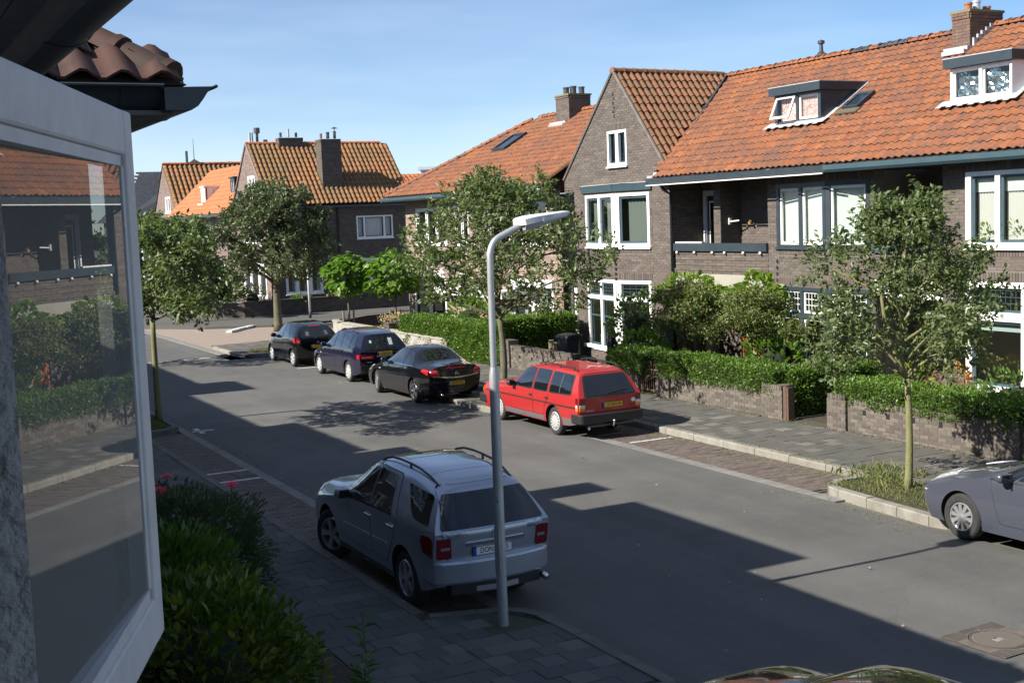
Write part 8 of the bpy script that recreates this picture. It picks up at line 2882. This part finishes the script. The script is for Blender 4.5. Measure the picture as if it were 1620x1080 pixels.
MB(Mx).tube([(.05 * math.cos(a), .032 * math.sin(a), 0) for a in np.linspace(0, 2 * math.pi, 21)], .006, 6).tube([(.022 * math.cos(a), .03 * math.sin(a), 0) for a in np.linspace(0, 2 * math.pi, 17)], .005, 6).build('oval_badge', M['chrome'], c.t, loc=True)
c.mirror(.5, .79, .98, 'p_black')
c.patch('turn_lamp', [(.95, .68), (.88, .68), (.88, .71), (.95, .71)], 'L', 'clearlamp', .01, r=.005, both=True)
for x in (-.1, -.68):
    c.patch('door_handle', [(x, .82), (x - .14, .825), (x - .14, .85), (x, .845)], 'L', 'chrome', .016, r=.01, both=True)
c.wheels(2.34, .71, .285, .17, 'wide', 6, m='hubcap')

# ---- grey hatchback coming in at the right
c = Car('grey_hatchback', 'blue-grey hatchback with silver ten-spoke wheel nosing in at the right edge', 14.32, 11.13,
        [(2.1, 2.2, 2.08, .26, .56, .70, .62, .68, .56, .04),
         (1.92, 1.97, 1.88, .2, .66, .84, .80, .84, .68, .06),
         (1.32, 1.32, 1.3, .2, .84, .97, .85, .885, .72, .07),
         (.78, .85, .92, .2, .93, 1.04, .85, .885, .72, .06),
         (.1, .0, -.12, .2, .96, 1.40, .85, .885, .58, .07),
         (-.6, -.6, -.6, .2, .98, 1.47, .85, .885, .58, .08),
         (-1.2, -1.2, -1.2, .2, 1.0, 1.38, .85, .885, .56, .08),
         (-1.8, -1.85, -1.75, .24, 1.0, 1.16, .83, .86, .55, .06),
         (-2.0, -2.1, -1.98, .3, .9, 1.05, .76, .8, .54, .05)], 2.61, (.365, .33), 'p_grey', bulge=0.03, expo=4.5, front_crown=0.2)
c.patch('door', [(.62, .36), (.78, .92), (.1, 1.33), (-.5, 1.4), (-.56, .36)], 'L', 'p_grey', .004, r=.05, both=True)
c.patch('window', [(.36, .985), (.02, 1.24), (-.48, 1.355), (-.5, 1.0)], 'L', 'carglass', .009, r=.04, both=True)
c.patch('quarter_glass', [(.74, .965), (.1, 1.29), (.0, 1.25), (.4, .98)], 'L', 'carglass', .008, r=.02, both=True)
c.strip('window_trim', [(.8, .945), (-1.4, 1.0)], 'L', 'trim', .02, .01, both=True)
c.patch('window', [(-.58, 1.0), (-.56, 1.355), (-1.2, 1.28), (-1.5, 1.04)], 'L', 'carglass', .009, r=.04, both=True)
c.patch('windscreen', [(-.6, 1.06), (.6, 1.06), (.52, 1.38), (-.52, 1.38)], 'F', 'carglass', .006, fine=.07)
for sg in (1, -1):
    c.patch('headlamp', [(2.0, .69), (1.9, .74), (1.55, .87), (1.62, .9), (1.88, .84), (1.98, .77)], 'L' if sg > 0 else 'R', 'clearlamp', .012, r=.02, fine=.06)
    c.patch('headlamp', [(sg * .35, .64), (sg * .66, .68), (sg * .66, .78), (sg * .4, .72)], 'F', 'clearlamp', .012, fine=.06)
c.patch('grille', [(-.5, .34), (.5, .34), (.5, .46), (-.5, .46)], 'F', 'trim', .01)
c.patch('turn_lamp', [(2.0, .6), (1.94, .6), (1.94, .615), (2.0, .615)], 'L', 'clearlamp', .01, r=.003, both=True)
c.mirror(.5, .87, 1.02, 'p_grey')
c.patch('sill_panel', [(.94, .2), (-.94, .2), (-.94, .32), (.94, .32)], 'L', 'p_grey', .014, r=.02, both=True)
c.patch('rear_window', [(-1.3, -.5), (-1.75, -.5), (-1.75, .5), (-1.3, .5)], 'T', 'carglass', .006)
for sg in (1, -1):
    c.patch('tail_lamp', [(sg * .55, .75), (sg * .78, .77), (sg * .76, .92), (sg * .6, .95)], 'B', 'taillamp', .014, r=.03)
c.wheels(2.61, .78, .325, .205, 'tall', 10, m='alloy')

# ---- glossy black car right below
c = Car('dark_near_car', 'glossy black car parked directly below, only its reflective bonnet and roof front showing', 6.14, 6.46,
        [(1.88, 1.95, 1.82, .3, .6, .82, .72, .80, .70, .07),
         (1.66, 1.72, 1.62, .24, .74, .92, .84, .88, .78, .10),
         (1.25, 1.25, 1.2, .24, .84, .97, .85, .89, .79, .11),
         (.8, .84, .88, .24, .92, 1.0, .85, .89, .75, .08),
         (.4, .36, .28, .24, .95, 1.36, .79, .82, .56, .09),
         (-.5, -.5, -.5, .24, .97, 1.44, .79, .82, .57, .1),
         (-1.4, -1.4, -1.4, .24, .98, 1.40, .79, .82, .55, .08),
         (-2.0, -2.1, -1.85, .32, .96, 1.3, .74, .78, .52, .06)], 2.5, (.35, .31), 'p_black', bulge=0.03, expo=3.2, front_crown=0.16)
for sg in (1, -1):
    c.patch('headlamp', [(sg * .3, .66), (sg * .62, .68), (sg * .6, .8), (sg * .3, .76)], 'F', 'clearlamp', .012)
c.patch('windscreen', [(-.6, 1.0), (.6, 1.0), (.5, 1.31), (-.5, 1.31)], 'F', 'carglass', .006)
c.patch('bonnet', [(1.7, -.5), (.92, -.6), (.92, .6), (1.7, .5)], 'T', 'p_black', .004, r=.1)
c.patch('window', [(.5, .99), (.2, 1.28), (-.4, 1.34), (-.4, 1.0)], 'L', 'carglass', .009, both=True)
c.patch('window', [(-.5, 1.0), (-.5, 1.34), (-1.3, 1.3), (-1.5, 1.02)], 'L', 'carglass', .009, both=True)
c.wiper(.1, 1.02, -.4, 1.05, 'F')
c.mirror(.55, .78, 1.0, 'p_black')
c.wheels(2.5, .71, .31, .19, 'wide', 5)

# grit, paper scraps and dry leaves scattered on the road
r_ = np.random.default_rng(77)
P = np.concatenate([np.stack([r_.uniform(7.2, 13.4, 130), r_.uniform(9, 45, 130), np.full(130, 0.008)], 1), np.stack([6.85 + r_.exponential(0.15, 160), r_.uniform(13, 44, 160), np.full(160, 0.008)], 1)])
V, Fc = leaf_cloud(P, r_.normal(0, 1, P.shape) * np.array([1, 1, 0.02]), 0.04, 0.8, 0.5, 6, up=3)
M['grit'] = mat('grit', (0.4, 0.38, 0.33), 0.9, ramp=[(0.12, 0.1, 0.07), (0.3, 0.27, 0.2), (0.5, 0.49, 0.46)])
link(bpy.data.objects.new('road_litter', np_mesh('road_litter', V, Fc, M['grit'])))['kind'] = 'stuff'
